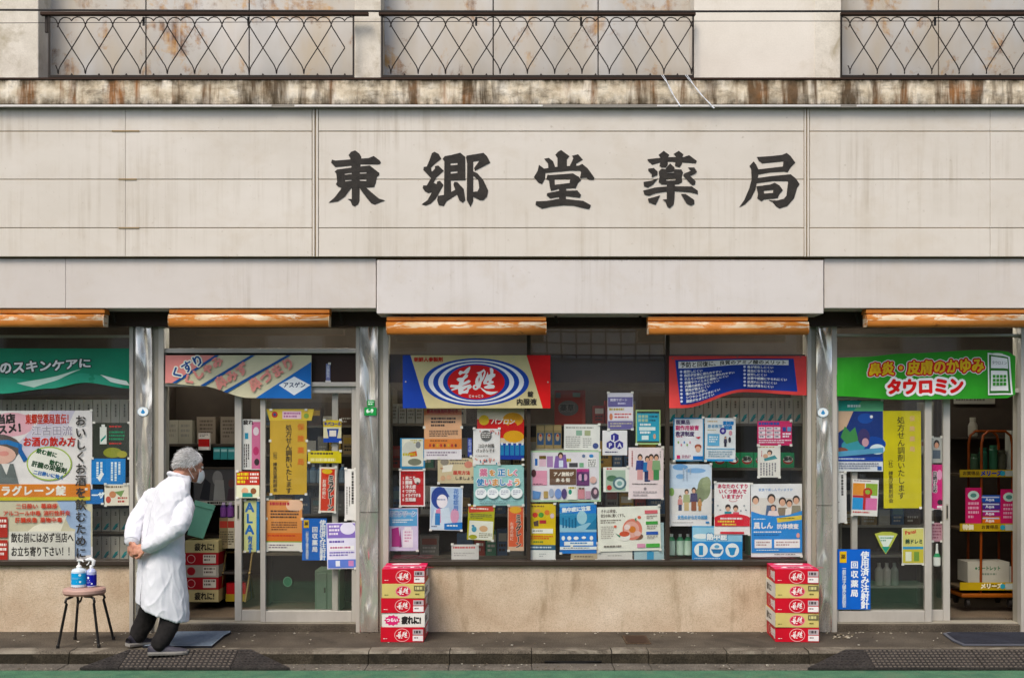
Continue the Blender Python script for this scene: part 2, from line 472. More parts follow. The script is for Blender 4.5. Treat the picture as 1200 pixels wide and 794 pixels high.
def m_awning_white():
    t = NT('pale_awning_colour'); v = t.world()  # pale tan with orange patches, for upper bar faces and end caps
    c = t.ramp(t.noise(t.world((1.2, 1, 1)), 3, 4), [(0.3, '#b98f58'), (0.6, '#d8c9b0')])
    ru = t.ramp(t.noise(t.world((2.2, 1, 10)), 2.2, 7, 0.75, 0.5), [(0.47, 0.0), (0.53, 1.0)])
    c = t.mix(ru, c, '#b97128'); t.color(c); t.set(0.6, 0, 0.3); return t.m
M_AWN_W = m_awning_white()

# ------------------------------------------------------------------ ground
KERB_Y, ROAD_Z, GREEN_Y = -0.80, -0.08, -1.02
M_ASPHALT = m_concrete('asphalt', '#4c4a47', '#5d5a56', 12, 0.5, 0.95, grain=220)
M_GREEN = m_concrete('green_road_coating', '#47745a', '#5c8a68', 9, 0.5, 0.9, spots='#5a7058', grain=240)
M_GUTTER = m_concrete('gutter_concrete', '#645e55', '#7d766b', 7, 0.4, 0.95, spots='#4b463e')
M_PAVE = m_concrete('grimy_pavement', '#4f473d', '#6a6154', 3.0, 0.7, 0.95, spots='#3a342c', grain=120)
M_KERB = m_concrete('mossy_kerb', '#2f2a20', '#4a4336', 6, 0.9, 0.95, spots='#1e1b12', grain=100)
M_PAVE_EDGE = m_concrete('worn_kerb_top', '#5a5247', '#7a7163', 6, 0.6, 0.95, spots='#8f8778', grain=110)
mb = MB(); mb.poly([(-150, -150, -0.092), (150, -150, -0.092), (150, 150, -0.092), (-150, 150, -0.092)], M_ASPHALT)
mb.build('ground', kind='structure')
mb = MB(); mb.poly([(-40, -3.6, -0.086), (40, -3.6, -0.086), (40, GREEN_Y, -0.086), (-40, GREEN_Y, -0.086)], M_GREEN)
mb.build('road', kind='structure')
mb = MB()
x = -12.0
gut = empty('gutter', (0, (KERB_Y + GREEN_Y) / 2, ROAD_Z)); tag(gut, kind='structure')
kerb = empty('kerb', (0, KERB_Y, 0)); tag(kerb, kind='structure')
kx = [-9.6, -7.8, -6.0]
edges = [-6.0, -4.65, -3.05, WX(432, KERB_Y), WX(527, KERB_Y), WX(623, KERB_Y), WX(717, KERB_Y), WX(760, KERB_Y), WX(852, KERB_Y), WX(948, KERB_Y), 3.0, 4.5, 6.0]
for i, (a, b) in enumerate(zip(edges[:-1], edges[1:])):
    mb = MB(); dz = random.uniform(-0.003, 0.003); dy = random.uniform(-0.004, 0.003)
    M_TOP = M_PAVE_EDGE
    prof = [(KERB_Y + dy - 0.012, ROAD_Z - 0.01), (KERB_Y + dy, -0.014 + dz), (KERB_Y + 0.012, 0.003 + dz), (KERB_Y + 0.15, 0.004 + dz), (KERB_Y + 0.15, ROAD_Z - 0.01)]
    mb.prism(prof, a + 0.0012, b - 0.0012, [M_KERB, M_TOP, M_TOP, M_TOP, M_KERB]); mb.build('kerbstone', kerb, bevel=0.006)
    mb = MB(); mb.box(a + 0.002, b - 0.002, GREEN_Y + 0.004, KERB_Y - 0.016, -0.12, ROAD_Z + random.uniform(-0.002, 0.002), M_GUTTER)
    mb.build('gutter_slab', gut, bevel=0.004)
mb = MB(); mb.box(-6, 6, KERB_Y + 0.152, 0.35, -0.2, 0.0, M_PAVE); mb.build('pavement', kind='structure')
# drain slot in the gutter and iron lid in the pavement
mb = MB(); P = [(638, 773.6), (705, 773.6), (705, 775.2), (690, 775.6), (686, 778), (660, 778), (654, 775.6), (638, 775.2)]; mb.add([W(px, py, KERB_Y - 0.019) for px, py in P][::-1] + [W(px, py, KERB_Y - 0.009) for px, py in P][::-1], [tuple(range(8)), tuple(range(15, 7, -1))] + [(i, 8 + i, 8 + (i+1) % 8, (i+1) % 8) for i in range(8)], M_BLACK)
mb.build('drain_slot', label='dark drain slot in the kerb below the middle window', cat='drain')
mb = MB(); mb.box(WX(731, -0.35), WX(760, -0.35), -0.52, -0.18, 0.001, 0.007, m_concrete('rusty_iron', '#4a382a', '#62503d', 14, 0.4))
mb.box(WX(733.5, -0.35), WX(757.5, -0.35), -0.49, -0.21, 0.0072, 0.0085, M_IRON_R)
mb.build('access_cover', label='small rusty iron cover set in the pavement', cat='cover')

# ------------------------------------------------------------------ pharmacy building
YS, YF, YC, YL = -0.38, -0.345, -0.36, -0.415
B = empty('pharmacy_building', (0, 0.2, 0), 'old two storey pharmacy with cream signboard, rusty ledge and glazed shopfront', 'building')
XL, XR = -6.0, 6.0
def pxs(X, Y): return X / S(Y) + CX
# signboard: backing, panels, trims
mb = MB(); mb.box(XL, XR, YS + 0.007, -0.02, WZ(300.5, YS), WZ(126.0, YS), M_JOINT)
signboard = mb.build('signboard', B)
rows = [(127.5, 153.5), (154.4, 209.8), (210.6, 266.7), (267.5, 300.5)]
bays = [(pxs(XL, YS), 146.75), (147.0, 365.5), (373.5, 942.0), (949.0, 1160.3), (1160.6, pxs(XR, YS))]
for (a, b) in bays:
    for (c, d) in rows:
        mb = MB(); mb.pbox(a, b, c, d, YS + random.uniform(-0.0015, 0.0015), 0.02, M_SIGN); mb.build('sign_panel', signboard, bevel=0.003)
for a, b in ((366.2, 368.6), (370.2, 372.8), (942.8, 944.8), (946.2, 948.4)):
    mb = MB(); mb.pbox(a, b, 127.5, 300.5, YS - 0.006, 0.02, M_SIGN); mb.build('cover_trim', signboard, bevel=0.002)
for a, b, y in ((131, 163, 153.6), (139, 160, 210.0), (139, 163, 267.0)):
    mb = MB(); mb.pbox(a, b, y - 0.9, y + 0.9, YS - 0.004, 0.012, M_JOINT); mb.build('joint_strip', signboard)
# painted characters on the signboard, stroke by stroke
CH = {}
CH['東'] = (380, 170, 80/794, [
 [(360,62),(410,100),(432,140),(425,190),(415,330),(412,520),(410,650),(395,690),(355,716),(325,700),(305,650),(270,628),(320,628),(320,330),(312,200),(302,150),(282,120),(310,80)],
 [(90,170),(130,182),(300,168),(515,152),(575,128),(640,175),(662,205),(640,225),(420,226),(315,240),(130,258),(80,205)],
 [(120,310),(150,285),(318,262),(530,238),(640,325),(640,350),(610,375),(490,384),(492,316),(318,322),(238,332),(238,400),(243,420),(245,490),(205,500),(160,485),(135,455),(150,430),(140,330)],
 [(238,346),(320,338),(495,330),(600,345),(605,392),(495,396),(240,408)],
 [(160,432),(245,424),(325,414),(490,419),(490,390),(612,370),(600,440),(580,490),(480,495),(205,502)],
 [(322,490),(300,520),(240,600),(160,655),(50,672),(120,610),(190,520),(205,490)],
 [(408,490),(480,490),(560,560),(640,625),(710,645),(640,670),(590,692),(545,675),(500,620),(430,530)]])
CH['郷'] = (490, 170, 90/893, [
 [(160,95),(190,78),(240,105),(270,160),(200,215),(150,265),(160,310),(195,275),(195,245),(235,238),(300,300),(210,380),(180,440),(215,455),(220,425),(255,415),(295,465),(270,510),(210,620),(150,680),(90,705),(40,690),(110,640),(160,550),(120,560),(80,540),(52,500),(60,470),(100,470),(150,385),(60,290),(65,255),(100,250),(130,180)],
 [(285,160),(310,130),(375,118),(380,410),(385,545),(450,510),(455,575),(330,655),(300,710),(240,700),(220,640),(230,590),(300,580),(305,190)],
 [(368,122),(490,90),(545,135),(545,204),(368,212)], [(457,140),(548,140),(550,410),(457,410)],
 [(368,238),(462,230),(462,303),(368,310)], [(372,335),(462,325),(462,412),(380,412)],
 [(410,460),(420,430),(455,430),(530,510),(550,640),(520,670),(480,645),(445,560)],
 [(555,135),(640,130),(640,550),(640,650),(610,720),(565,640),(570,220)],
 [(560,125),(760,92),(800,130),(840,205),(660,300),(650,270),(715,180),(630,192)],
 [(636,305),(690,330),(760,410),(815,530),(800,600),(760,640),(720,640),(636,600),(636,545),(690,540),(710,500),(700,410),(640,355)]])
CH['堂'] = (620, 170, 80/794, [
 [(372,58),(470,130),(440,170),(440,275),(330,275),(330,150),(305,115),(335,80)],
 [(175,160),(230,150),(280,190),(310,275),(225,280),(220,215)],
 [(500,125),(570,108),(625,170),(550,215),(540,270),(465,262),(515,155)],
 [(115,230),(175,275),(340,252),(460,244),(580,240),(615,218),(680,270),(760,380),(750,408),(700,405),(665,380),(590,385),(605,320),(595,300),(480,298),(190,325),(185,395),(150,455),(110,440),(55,375),(100,300)],
 [(215,345),(240,350),(510,330),(580,372),(545,392),(300,398),(240,418),(200,395)],
 [(230,395),(296,395),(300,470),(330,515),(255,535),(240,480)],
 [(480,375),(575,365),(605,410),(570,440),(540,505),(465,495)],
 [(285,465),(485,440),(525,480),(520,500),(330,512),(285,505)],
 [(348,485),(432,485),(426,680),(350,688)],
 [(210,560),(340,535),(430,530),(560,528),(605,580),(590,612),(430,595),(340,605),(245,620),(205,585)],
 [(80,655),(200,650),(350,625),(430,628),(630,650),(720,700),(700,745),(640,735),(520,705),(400,700),(260,715),(150,740),(75,695)]])
CH['薬'] = (745, 170, 80/794, [
 [(135,165),(280,150),(400,140),(560,140),(620,118),(710,185),(700,215),(560,205),(400,195),(280,205),(190,230),(140,185)],
 [(325,68),(390,115),(365,160),(375,225),(350,262),(300,262),(275,245),(295,160),(265,115)],
 [(500,68),(555,110),(530,160),(540,215),(510,262),(455,245),(460,200),(470,140),(440,105)],
 [(400,215),(450,260),(458,308),(346,326),(340,285),(375,240)],
 [(300,275),(362,285),(352,460),(300,460),(265,430),(275,370),(265,310)],
 [(440,283),(530,285),(550,320),(535,370),(540,430),(500,455),(455,455),(462,400)],
 [(340,330),(470,320),(470,386),(340,396)], [(340,416),(475,410),(500,455),(340,460)],
 [(145,275),(210,268),(255,310),(250,350),(185,378),(185,340),(145,300)],
 [(260,388),(200,460),(140,495),(95,480),(90,430),(180,415)],
 [(605,262),(680,262),(712,310),(690,335),(630,360),(695,420),(690,455),(660,468),(630,445),(550,355),(560,335),(640,300)],
 [(85,530),(220,495),(360,482),(450,480),(650,482),(720,530),(722,572),(640,550),(450,535),(360,540),(230,560),(150,590),(100,575)],
 [(360,450),(455,450),(450,620),(440,690),(395,735),(365,715),(345,660),(310,635),(360,630)],
 [(285,585),(230,695),(150,665),(140,625),(200,610)],
 [(525,570),(580,570),(680,640),(680,685),(640,705),(590,680)]])
CH['局'] = (862, 170, 80/794, [
 [(245,140),(400,130),(540,115),(595,92),(640,130),(695,205),(640,260),(605,318),(560,310),(400,320),(250,347),(250,285),(550,250),(555,190),(310,215),(270,185)],
 [(210,190),(240,230),(265,285),(262,360),(230,520),(180,620),(110,690),(40,725),(100,640),(160,500),(185,400),(180,280),(160,245)],
 [(230,387),(430,360),(640,340),(700,390),(745,455),(715,500),(680,620),(600,710),(510,738),(470,715),(430,665),(380,640),(480,645),(560,625),(590,590),(610,430),(600,420),(430,420),(230,447)],
 [(240,480),(325,472),(330,570),(335,630),(300,655),(250,620),(260,570)],
 [(318,470),(400,460),(455,438),(510,470),(550,525),(440,520),(318,532)],
 [(436,505),(550,525),(510,570),(490,615),(430,625)], [(322,565),(445,556),(455,620),(322,634)]])
M_SIGNINK = m_concrete('worn_black_sign_paint', '#2b2723', '#3a3530', 20, 0.2, 0.7, grain=160, gk=0.4)
for ch, (ox, oy, sc, strokes) in CH.items():
    mb = MB()
    for k, st in enumerate(strokes):
        y0 = YS - 0.0025 - 0.0002*k; n = len(st)
        if sum(st[i][0]*st[(i+1) % n][1] - st[(i+1) % n][0]*st[i][1] for i in range(n)) > 0: st = st[::-1]
        P = [Vector((WX(ox + x*sc, YS), y0, WZ(oy + y*sc, YS))) for x, y in st]
        b = bmesh.new(); vs_ = [b.verts.new(p) for p in P]; b.faces.new(vs_); b.normal_update(); bmesh.ops.triangulate(b, faces=b.faces[:])
        b.verts.index_update(); mb.add(P, [tuple(v.index for v in f.verts) for f in b.faces], M_SIGNINK); b.free()
    mb.build('sign_character', signboard)
# fascia under the signboard
for a, b in ((pxs(XL, YF), 76.8), (77.0, 440.6), (966.0, pxs(XR, YF))):
    mb = MB(); mb.pbox(a, b, 303.0, 361.0, YF, 0.25, M_FASCIA); mb.build('fascia', B, bevel=0.004)
mb = MB(); mb.pbox(441.4, 965.2, 304.4, 367.4, YC, 0.28, M_FASCIA_C); mb.build('fascia', B, bevel=0.005)
mb = MB(); mb.box(XL, XR, YF + 0.02, -0.03, WZ(303.2, YF), WZ(298.0, YF), M_JOINT); mb.build('fascia_flashing', B)
# soffit box behind the fascia
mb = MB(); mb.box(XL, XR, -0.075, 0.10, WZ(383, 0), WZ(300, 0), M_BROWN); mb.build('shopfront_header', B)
# ledge with flashing
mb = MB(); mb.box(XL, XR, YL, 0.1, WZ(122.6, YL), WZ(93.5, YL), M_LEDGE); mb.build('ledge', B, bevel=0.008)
mb = MB(); mb.box(XL, XR, YL - 0.012, YL + 0.3, WZ(126.2, YL), WZ(123.0, YL), ink('#8d8880', 0.5, 0.3)); fl = mb.build('ledge_flashing', B)
for a, b in ((-60, 318), (345, 636), (770, 985), (1004, 1260)):
    mb = MB(); mb.pbox(a, b, 122.8, 125.0, YL - 0.018, 0.006, ink('#c6c2bd', 0.45, 0.2)); mb.build('flashing_strip', fl)
mb = MB(); mb.box(XL, XR, YL - 0.006, -0.03, WZ(93.4, YL), WZ(91.2, YL), M_IRON_R); mb.build('ledge_coping', B)
# upper storey
YP, YR = -0.30, -0.05
ZT = 6.4
for a, b, m in ((pxs(XL, YP), 45, M_UPILLAR), (415.5, 446.5, M_UPILLAR), (813.5, 985, M_UWALL), (1352, pxs(XR, YP), M_UWALL)):
    mb = MB(); mb.box(WX(a, YP), WX(b, YP), YP, 0.2, WZ(94, YL), ZT, m); mb.build('upper_wall', B, bevel=0.006)
mb = MB(); mb.pbox(955, 985.4, -60, 93.6, YP - 0.004, 0.02, M_UPILLAR); mb.build('worn_wall_strip', B)
for a, b, seams in ((20, 420, (171, 292)), (440, 830, (578, 701)), (980, 1360, (1100, 1222))):
    xs = [a] + list(seams) + [b]
    for p, q in zip(xs[:-1], xs[1:]):
        mb = MB(); mb.box(WX(p, YR) + 0.004, WX(q, YR) - 0.004, YR, YR + 0.04, WZ(94, YL), ZT, M_UPANEL)
        pn = mb.build('shutter_panel', B, bevel=0.003)
mb = MB(); mb.box(XL, XR, 0.0, 0.05, WZ(94, YL), ZT, M_BROWN); mb.build('upper_backing', B)
mb = MB(); mb.box(XL, XR, -0.32, 0.2, ZT, ZT + 0.3, M_UWALL); mb.build('eaves_band', B)
mb = MB(); mb.box(XL - 0.05, XR + 0.05, -0.4, 6.2, ZT + 0.3, ZT + 0.45, M_UPILLAR); mb.build('roof', B)
mb = MB(); mb.box(XL, XR, 6.0, 6.15, 0, ZT + 0.3, M_UWALL); mb.build('rear_wall', B)
for xx in (XL, XR - 0.15):
    mb = MB(); mb.box(xx, xx + 0.15, 0.21, 5.99, 0, ZT + 0.3, M_UWALL); mb.build('side_wall', B)
# balcony railings
YRAIL = -0.375
rails = [(57, 415, 48, 432), (447, 813, 444, 815), (985, 1345, 985, 1347)]
def wire_path(x, d, flip):
    """one lattice wire: heart lobe at the top, crossing down to the next node"""
    P = [(16, 24.5), (13.2, 21.6), (9.5, 20.4), (5.5, 20.8), (2.2, 23.5), (0.4, 27.5), (-1.2, 32), (-16, 56), (-29.5, 77), (-31.4, 81.5), (-32, 86.5)]
    s = -1 if flip else 1; o = -0.004 if flip else 0.004
    return [W(x + s*px, py, YRAIL) + Vector((0, o, 0)) for px, py in P]
for a, b, ra, rb in rails:
    rail = empty('balcony_railing', W((a+b)/2, 90, YRAIL), parent=B)
    mb = MB(); mb.box(WX(ra, YRAIL), WX(rb, YRAIL), YRAIL - 0.02, YRAIL + 0.02, WZ(18.6, YRAIL), WZ(14.6, YRAIL), M_IRON_R); mb.build('top_rail', rail, bevel=0.004)
    mb = MB(); mb.box(WX(a, YRAIL), WX(b, YRAIL), YRAIL - 0.012, YRAIL + 0.012, WZ(91.2, YRAIL), WZ(88.6, YRAIL), M_IRON); mb.build('bottom_rail', rail)
    for px in (a + 0.8, b - 0.8):
        mb = MB(); mb.box(WX(px, YRAIL) - 0.006, WX(px, YRAIL) + 0.006, YRAIL - 0.006, YRAIL + 0.006, WZ(93.5, YRAIL), WZ(18, YRAIL), M_IRON); mb.build('post', rail)
    n = int((b - a) / 32); x0 = a + 11
    for i in range(-1, n + 2):
        for flip in (False, True):
            xn = x0 + 32*i; far = xn + (32 if flip else -32)
            pts = wire_path(xn, 0, flip); x_lo, x_hi = WX(a, YRAIL), WX(b, YRAIL)
            pts = [q for q in pts if x_lo <= q.x <= x_hi]
            if len(pts) < 3: continue
            mb = MB(); mb.tube(pts, 0.0043, M_IRON, n=5); mb.build('lattice_wire', rail)
    for i in range(n):
        mb = MB(); xm = x0 + 32*i + 16
        mb.tube([W(xm, 88.6, YRAIL), W(xm, 86.2, YRAIL)], [0.012, 0.003], M_IRON, n=5); mb.build('finial', rail)
    for i, px in enumerate((a + 111, a + 234)):
        mb = MB(); mb.pbox(px - 1.2, px + 1.2, 20, 30, YRAIL + 0.014, 0.012, M_BLACK); mb.build('clip', rail)
mb = MB(); mb.pbox(52.5, 55.5, 16, 38, YRAIL + 0.004, 0.02, M_IRON); mb.build('rail_bracket', B)
# stainless columns with dented cladding
def column(p0, p1, s0, s1, joints):
    c = empty('shopfront_column', W((p0+p1)/2, 740, 0.0), parent=B)
    mb = MB(); mb.box(WX(p0, 0), WX(p1, 0), 0.0, 0.14, 0.0, WZ(362, 0), M_ALU_D); mb.build('column_core', c)
    mb = MB(); mb.box(WX(p0, 0) - 0.004, WX(p0 + 4, 0), -0.02, 0.05, 0.0, WZ(363, 0), M_ALU); mb.build('frame_strip', c, bevel=0.003)
    mb = MB(); mb.box(WX(p1 - 6, 0), WX(p1, 0) + 0.003, -0.012, 0.05, 0.0, WZ(363, 0), M_ALU); mb.build('frame_strip', c, bevel=0.003)
    ys = [364] + joints + [740.5]
    for u, w in zip(ys[:-1], ys[1:]):
        mb = MB(); nx, nz = 5, 14
        X0, X1, Z0, Z1 = WX(s0, -0.03), WX(s1, -0.03), max(0.001, WZ(w - 0.4, -0.03)), WZ(u + 0.4, -0.03)
        V = []
        for j in range(nz + 1):
            for i in range(nx + 1):
                xx = X0 + (X1-X0)*i/nx; zz = Z0 + (Z1-Z0)*j/nz
                dd = 0 if i in (0, nx) else 0.007 * mnoise.noise(Vector((xx*14, zz*7, p0)))
                V.append((xx, -0.03 + dd, zz))
        mb.add(V, [(j*(nx+1)+i, j*(nx+1)+i+1, (j+1)*(nx+1)+i+1, (j+1)*(nx+1)+i) for j in range(nz) for i in range(nx)], M_STEEL, True)
        mb.box(X0, X1, -0.018, -0.001, Z0, Z1, M_STEEL); mb.build('steel_sheet', c)
    return c
column(153, 192, 159, 178, [608])
column(418, 455, 421.5, 443, [600])
column(946, 980, 957, 975, [592])
column(1196, 1232, 1204, 1224, [600])
mb = MB(); mb.box(WX(1232, 0), XR, 0.0, 0.18, 0, WZ(362, 0), M_STUCCO); mb.build('end_wall', B)
mb = MB(); mb.box(XL, WX(-330, 0), 0.0, 0.18, 0, WZ(362, 0), M_STUCCO); mb.build('end_wall', B)
# stucco aprons below the windows
for a, b in ((-330, 153), (455, 946)):
    mb = MB(); mb.box(WX(a, 0) + 0.002, WX(b, 0) - 0.002, 0.01, 0.16, -0.01, WZ(662.5, 0.01), M_STUCCO); mb.build('apron_wall', B)
    mb = MB(); mb.box(WX(a, 0) + 0.003, WX(b, 0) - 0.003, -0.02, 0.15, WZ(662, 0), WZ(656.5, 0), M_DARKFRAME); mb.build('window_sill', B, bevel=0.004)
# shop windows
YG = 0.06
def window(a, b, y0, mull, bars, y1=656.5, name='shop_window'):
    w = empty(name, W((a+b)/2, y1, YG), parent=B)
    xs = [a] + mull + [b]
    mb = MB()
    for m in mull: mb.box(WX(m - 2.2, YG), WX(m + 2.2, YG), 0.035, 0.095, WZ(y1, 0.06), WZ(y0, YG), M_DARKFRAME)
    for k in bars: mb.box(WX(a, YG), WX(b, YG), 0.033, 0.097, WZ(k + 1.3, YG), WZ(k - 1.3, YG), M_ALU_D)
    if mull or bars: mb.build('mullion', w)
    for p, q in zip(xs[:-1], xs[1:]):
        mb = MB(); mb.box(WX(p, YG) + 0.004, WX(q, YG) - 0.004, YG, YG + 0.006, WZ(y1, YG), WZ(y0, YG), M_GLASS); mb.build('pane', w)
    return w
window(-330, 153, 384, [-170], [394])
window(455, 946, 384, [619.5, 782], [])
# brown transom boards behind the banners
for a, b, u, v in ((455, 946, 415, 448), (192.5, 418, 414, 447.5)):
    mb = MB(); mb.box(WX(a, 0.07), WX(b, 0.07), 0.072, 0.10, WZ(v, 0.07), WZ(u, 0.07), M_BROWN); mb.build('transom_board', B)
# door bays
def bars(a, b, ys, parent, Y=0.02, d=0.10, m=M_ALU):
    for u, v in ys:
        mb = MB(); mb.box(WX(a, Y) + 0.003, WX(b, Y) - 0.003, Y, Y + d, WZ(v, Y), WZ(u, Y), m); mb.build('door_frame_bar', parent, bevel=0.003)
bars(192, 418, ((408, 413.5), (447.5, 452.5)), B)
bars(980, 1196, ((391, 393.5), (455, 460)), B)
mb = MB(); mb.box(WX(192, YG) + 0.003, WX(418, YG) - 0.003, YG, YG + 0.006, WZ(408, YG), WZ(384, YG), M_GLASS); mb.build('transom_pane', B)
mb = MB(); mb.box(WX(980, YG) + 0.003, WX(1196, YG) - 0.003, YG, YG + 0.006, WZ(455, YG), WZ(384, YG), M_GLASS); mb.build('transom_pane', B)
for a, b in ((192, 418), (980, 1196)):
    mb = MB(); mb.box(WX(a, 0) + 0.002, WX(b, 0) - 0.002, 0.0, 0.34, -0.01, 0.058, M_PAVE); mb.build('door_step', B, bevel=0.008)
    mb = MB(); mb.box(WX(a, 0) + 0.004, WX(b, 0) - 0.004, 0.03, 0.15, 0.058, 0.066, M_ALU_D); mb.build('door_track', B)
def sliding_door(a, b, Y, top, sl, sr, handle=None):
    d = empty('sliding_door', W((a+b)/2, 728, Y), parent=B)
    zb = 0.068; zt = WZ(top, Y); X0, X1 = WX(a, Y), WX(b, Y)
    for u, v in ((X0, X0 + sl*S(Y)), (X1 - sr*S(Y), X1)):
        mb = MB(); mb.box(u, v, Y, Y + 0.035, zb, zt, M_ALU); mb.build('stile', d, bevel=0.003)
    for u, v in ((zb, zb + 0.083), (zt - 0.05, zt)):
        mb = MB(); mb.box(X0 + sl*S(Y) + 0.001, X1 - sr*S(Y) - 0.001, Y + 0.003, Y + 0.032, u, v, M_ALU); mb.build('rail', d, bevel=0.002)
    mb = MB(); mb.box(X0 + sl*S(Y), X1 - sr*S(Y), Y + 0.014, Y + 0.019, zb + 0.083, zt - 0.05, M_GLASS); mb.build('pane', d)
    if handle:
        mb = MB(); mb.pbox(handle - 1.4, handle + 1.4, 590, 609, Y - 0.003, 0.006, M_ALU_D); mb.pbox(handle - 0.7, handle + 0.7, 592, 607, Y - 0.005, 0.003, M_BLACK); mb.build('finger_pull', d)
    return d
sliding_door(275, 396, 0.10, 452.5, 8, 7, 279)
sliding_door(305, 417.6, 0.045, 452.5, 6, 5.5)
sliding_door(980.5, 1092, 0.045, 460, 2, 8)
sliding_door(998, 1113.5, 0.10, 460, 7, 8, 1110)
# retracted awning valances under the fascia
def awning(a, b, y0, Y):
    z = lambda p: WZ(p, Y)
    aw = empty('awning_valance', W((a+b)/2, y0 + 21, Y), parent=B)
    X0, X1 = WX(a, Y), WX(b, Y)
    mb = MB(); mb.prism([(Y + 0.02, z(y0 + 5.6)), (Y + 0.004, z(y0 + 5)), (Y, z(y0 + 0.5)), (Y + 0.10, z(y0 - 0.5)), (Y + 0.12, z(y0 + 5.6))], X0, X1, M_AWN); mb.build('hood', aw, bevel=0.003)
    pr = [(Y + 0.020, z(y0 + 6.4))]
    for k in range(13):
        an = R(105 - 200*k/12); pr.append((Y + 0.012 - 0.038*math.sin(R(20) + R(140)*k/12), z(y0 + 14 - 7.4*math.cos(math.pi*k/12))))
    pr += [(Y + 0.075, z(y0 + 20.8)), (Y + 0.08, z(y0 + 6.4))]
    ms = [M_AWN_W if 1 <= k <= 6 else M_AWN for k in range(len(pr))]; ms[-1] = ms[-2] = M_BLACK
    mb = MB(); mb.prism(pr, X0 + 0.004, X1 - 0.004, ms, True); mb.build('front_bar', aw, weld=True)
    for xx in (X0, X1 - 0.002):
        mb = MB(); mb.prism([(p[0] - (0.002 if p[0] < Y + 0.03 else -0.002), p[1]) for p in pr], xx - 0.001, xx + 0.003, M_AWN_W); mb.build('end_cap', aw)
    mb = MB(); mb.box(X0 + 0.02, X1 - 0.02, Y + 0.09, Y + 0.16, z(y0 + 15), z(y0 - 0.5), ink('#40352b', 0.8)); mb.build('rolled_canvas', aw)
awning(-66, 122.5, 361.6, -0.335); awning(198, 386, 361.6, -0.335); awning(453, 640, 370.5, -0.335); awning(759.5, 947, 370.5, -0.335); awning(1015, 1203, 361.6, -0.335)
for px in (650, 749, 398, 1003, 132):
    mb = MB(); mb.tube([W(px, 366, -0.2), W(px + 3, 378, -0.16)], 0.012, M_IRON, n=6); mb.build('awning_arm', B)
for a, b in ((641, 759), (387, 416), (124, 150), (982, 1014)):
    mb = MB(); mb.tube([W(a, 362, -0.17), W(b, 362, -0.17)], 0.014, ink('#b9b2a6', 0.5, 0.4), n=8); mb.build('awning_shaft', B)
# cables in front of the upper storey
M_CABLE = ink('#1f1c1a', 0.7)
def cable(name, label, Y, y_at, r, X0=-9, X1=9):
    mb = MB(); N = 40
    mb.tube([Vector((X0 + (X1-X0)*i/N, Y, WZ(y_at(pxs(X0 + (X1-X0)*i/N, Y)), Y))) for i in range(N + 1)], r, M_CABLE, n=6)
    mb.build(name, label=label, cat='cable')
cable('power_cable', 'thickest black overhead cable, sagging along the balcony top rails', -0.9, lambda p: 11.2 + 2.4*math.sin((p + 150)/560), 0.007)
cable('telephone_cable', 'thin black overhead cable just under the thickest one', -0.95, lambda p: 12.6 + 1.6*math.sin((p - 60)/420), 0.0038)
cable('guy_wire', 'lowest thin wire running below the balcony top rails', -0.85, lambda p: 27.5 - 2.6*math.sin((p + 100)/700), 0.0022)
# cord ends tied to the railing
for k, (p, q, sd_) in enumerate((((775, 88), (797, 124), 0), ((803, 88), (836, 126), 1))):
    mb = MB()
    for j in range(2):
        P = []
        for i in range(9):
            t = i/8; P.append(W(p[0] + (q[0]-p[0])*t + 3*math.sin(t*5 + j*2)*t*(1-t)*2 + j*2*(1-t), p[1] + (q[1]-p[1])*t + (3*math.sin(t*3.1) if sd_ else 0) * (1-t), -0.44))
        mb.tube(P, 0.0026, '#dcdde2', n=5)
    mb.tube([W(q[0]-2, q[1]-1, -0.442), W(q[0]+1, q[1]+1, -0.442)], 0.005, '#dcdde2', n=6)
    mb.build('hanging_rope', label=('white rope hanging from the railing foot, left of the pair', 'white rope hanging from the railing foot, right of the pair')[k], cat='rope', group='ropes tied to the middle railing')

# ------------------------------------------------------------------ inside of the shop
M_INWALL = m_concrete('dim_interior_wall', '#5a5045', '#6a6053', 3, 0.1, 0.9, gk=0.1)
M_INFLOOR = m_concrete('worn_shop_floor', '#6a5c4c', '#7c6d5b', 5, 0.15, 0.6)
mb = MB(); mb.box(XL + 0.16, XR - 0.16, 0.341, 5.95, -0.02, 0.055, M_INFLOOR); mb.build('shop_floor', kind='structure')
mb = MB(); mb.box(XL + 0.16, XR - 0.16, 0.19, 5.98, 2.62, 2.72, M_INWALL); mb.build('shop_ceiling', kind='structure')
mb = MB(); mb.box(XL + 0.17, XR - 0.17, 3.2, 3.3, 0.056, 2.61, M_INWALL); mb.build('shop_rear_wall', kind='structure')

# ------------------------------------------------------------------ building across the street (seen in the glass)
OB = empty('opposite_shophouse', (0, -13.4, -0.09), 'low grey shophouse across the street, seen only mirrored in the glass', 'building')
mb = MB(); mb.box(-14, 14, -16, -13.4, -0.092, 4.6, m_concrete('pale_tile', '#c9c6c0', '#dddad4', 3, 0.1, 0.4, gk=0.05)); mb.build('wall', OB)
mb = MB(); mb.box(-14.2, 14.2, -16.2, -13.1, 4.6, 4.75, M_ASPHALT); mb.build('roof', OB)
mb = MB(); mb.box(0.3, 3.0, -13.38, -13.30, 2.9, 4.4, '#e2e1dc'); tb = mb.build('tiled_bay', OB)
for k in range(7): mb = MB(); mb.box(0.3, 3.0, -13.299, -13.29, 2.95 + k*0.22, 2.98 + k*0.22, '#3a3a3a'); mb.build('tile_joint', tb)
for k in range(10): mb = MB(); mb.box(0.35 + k*0.28, 0.38 + k*0.28, -13.289, -13.285, 2.9, 4.4, '#3a3a3a'); mb.build('tile_joint', tb)
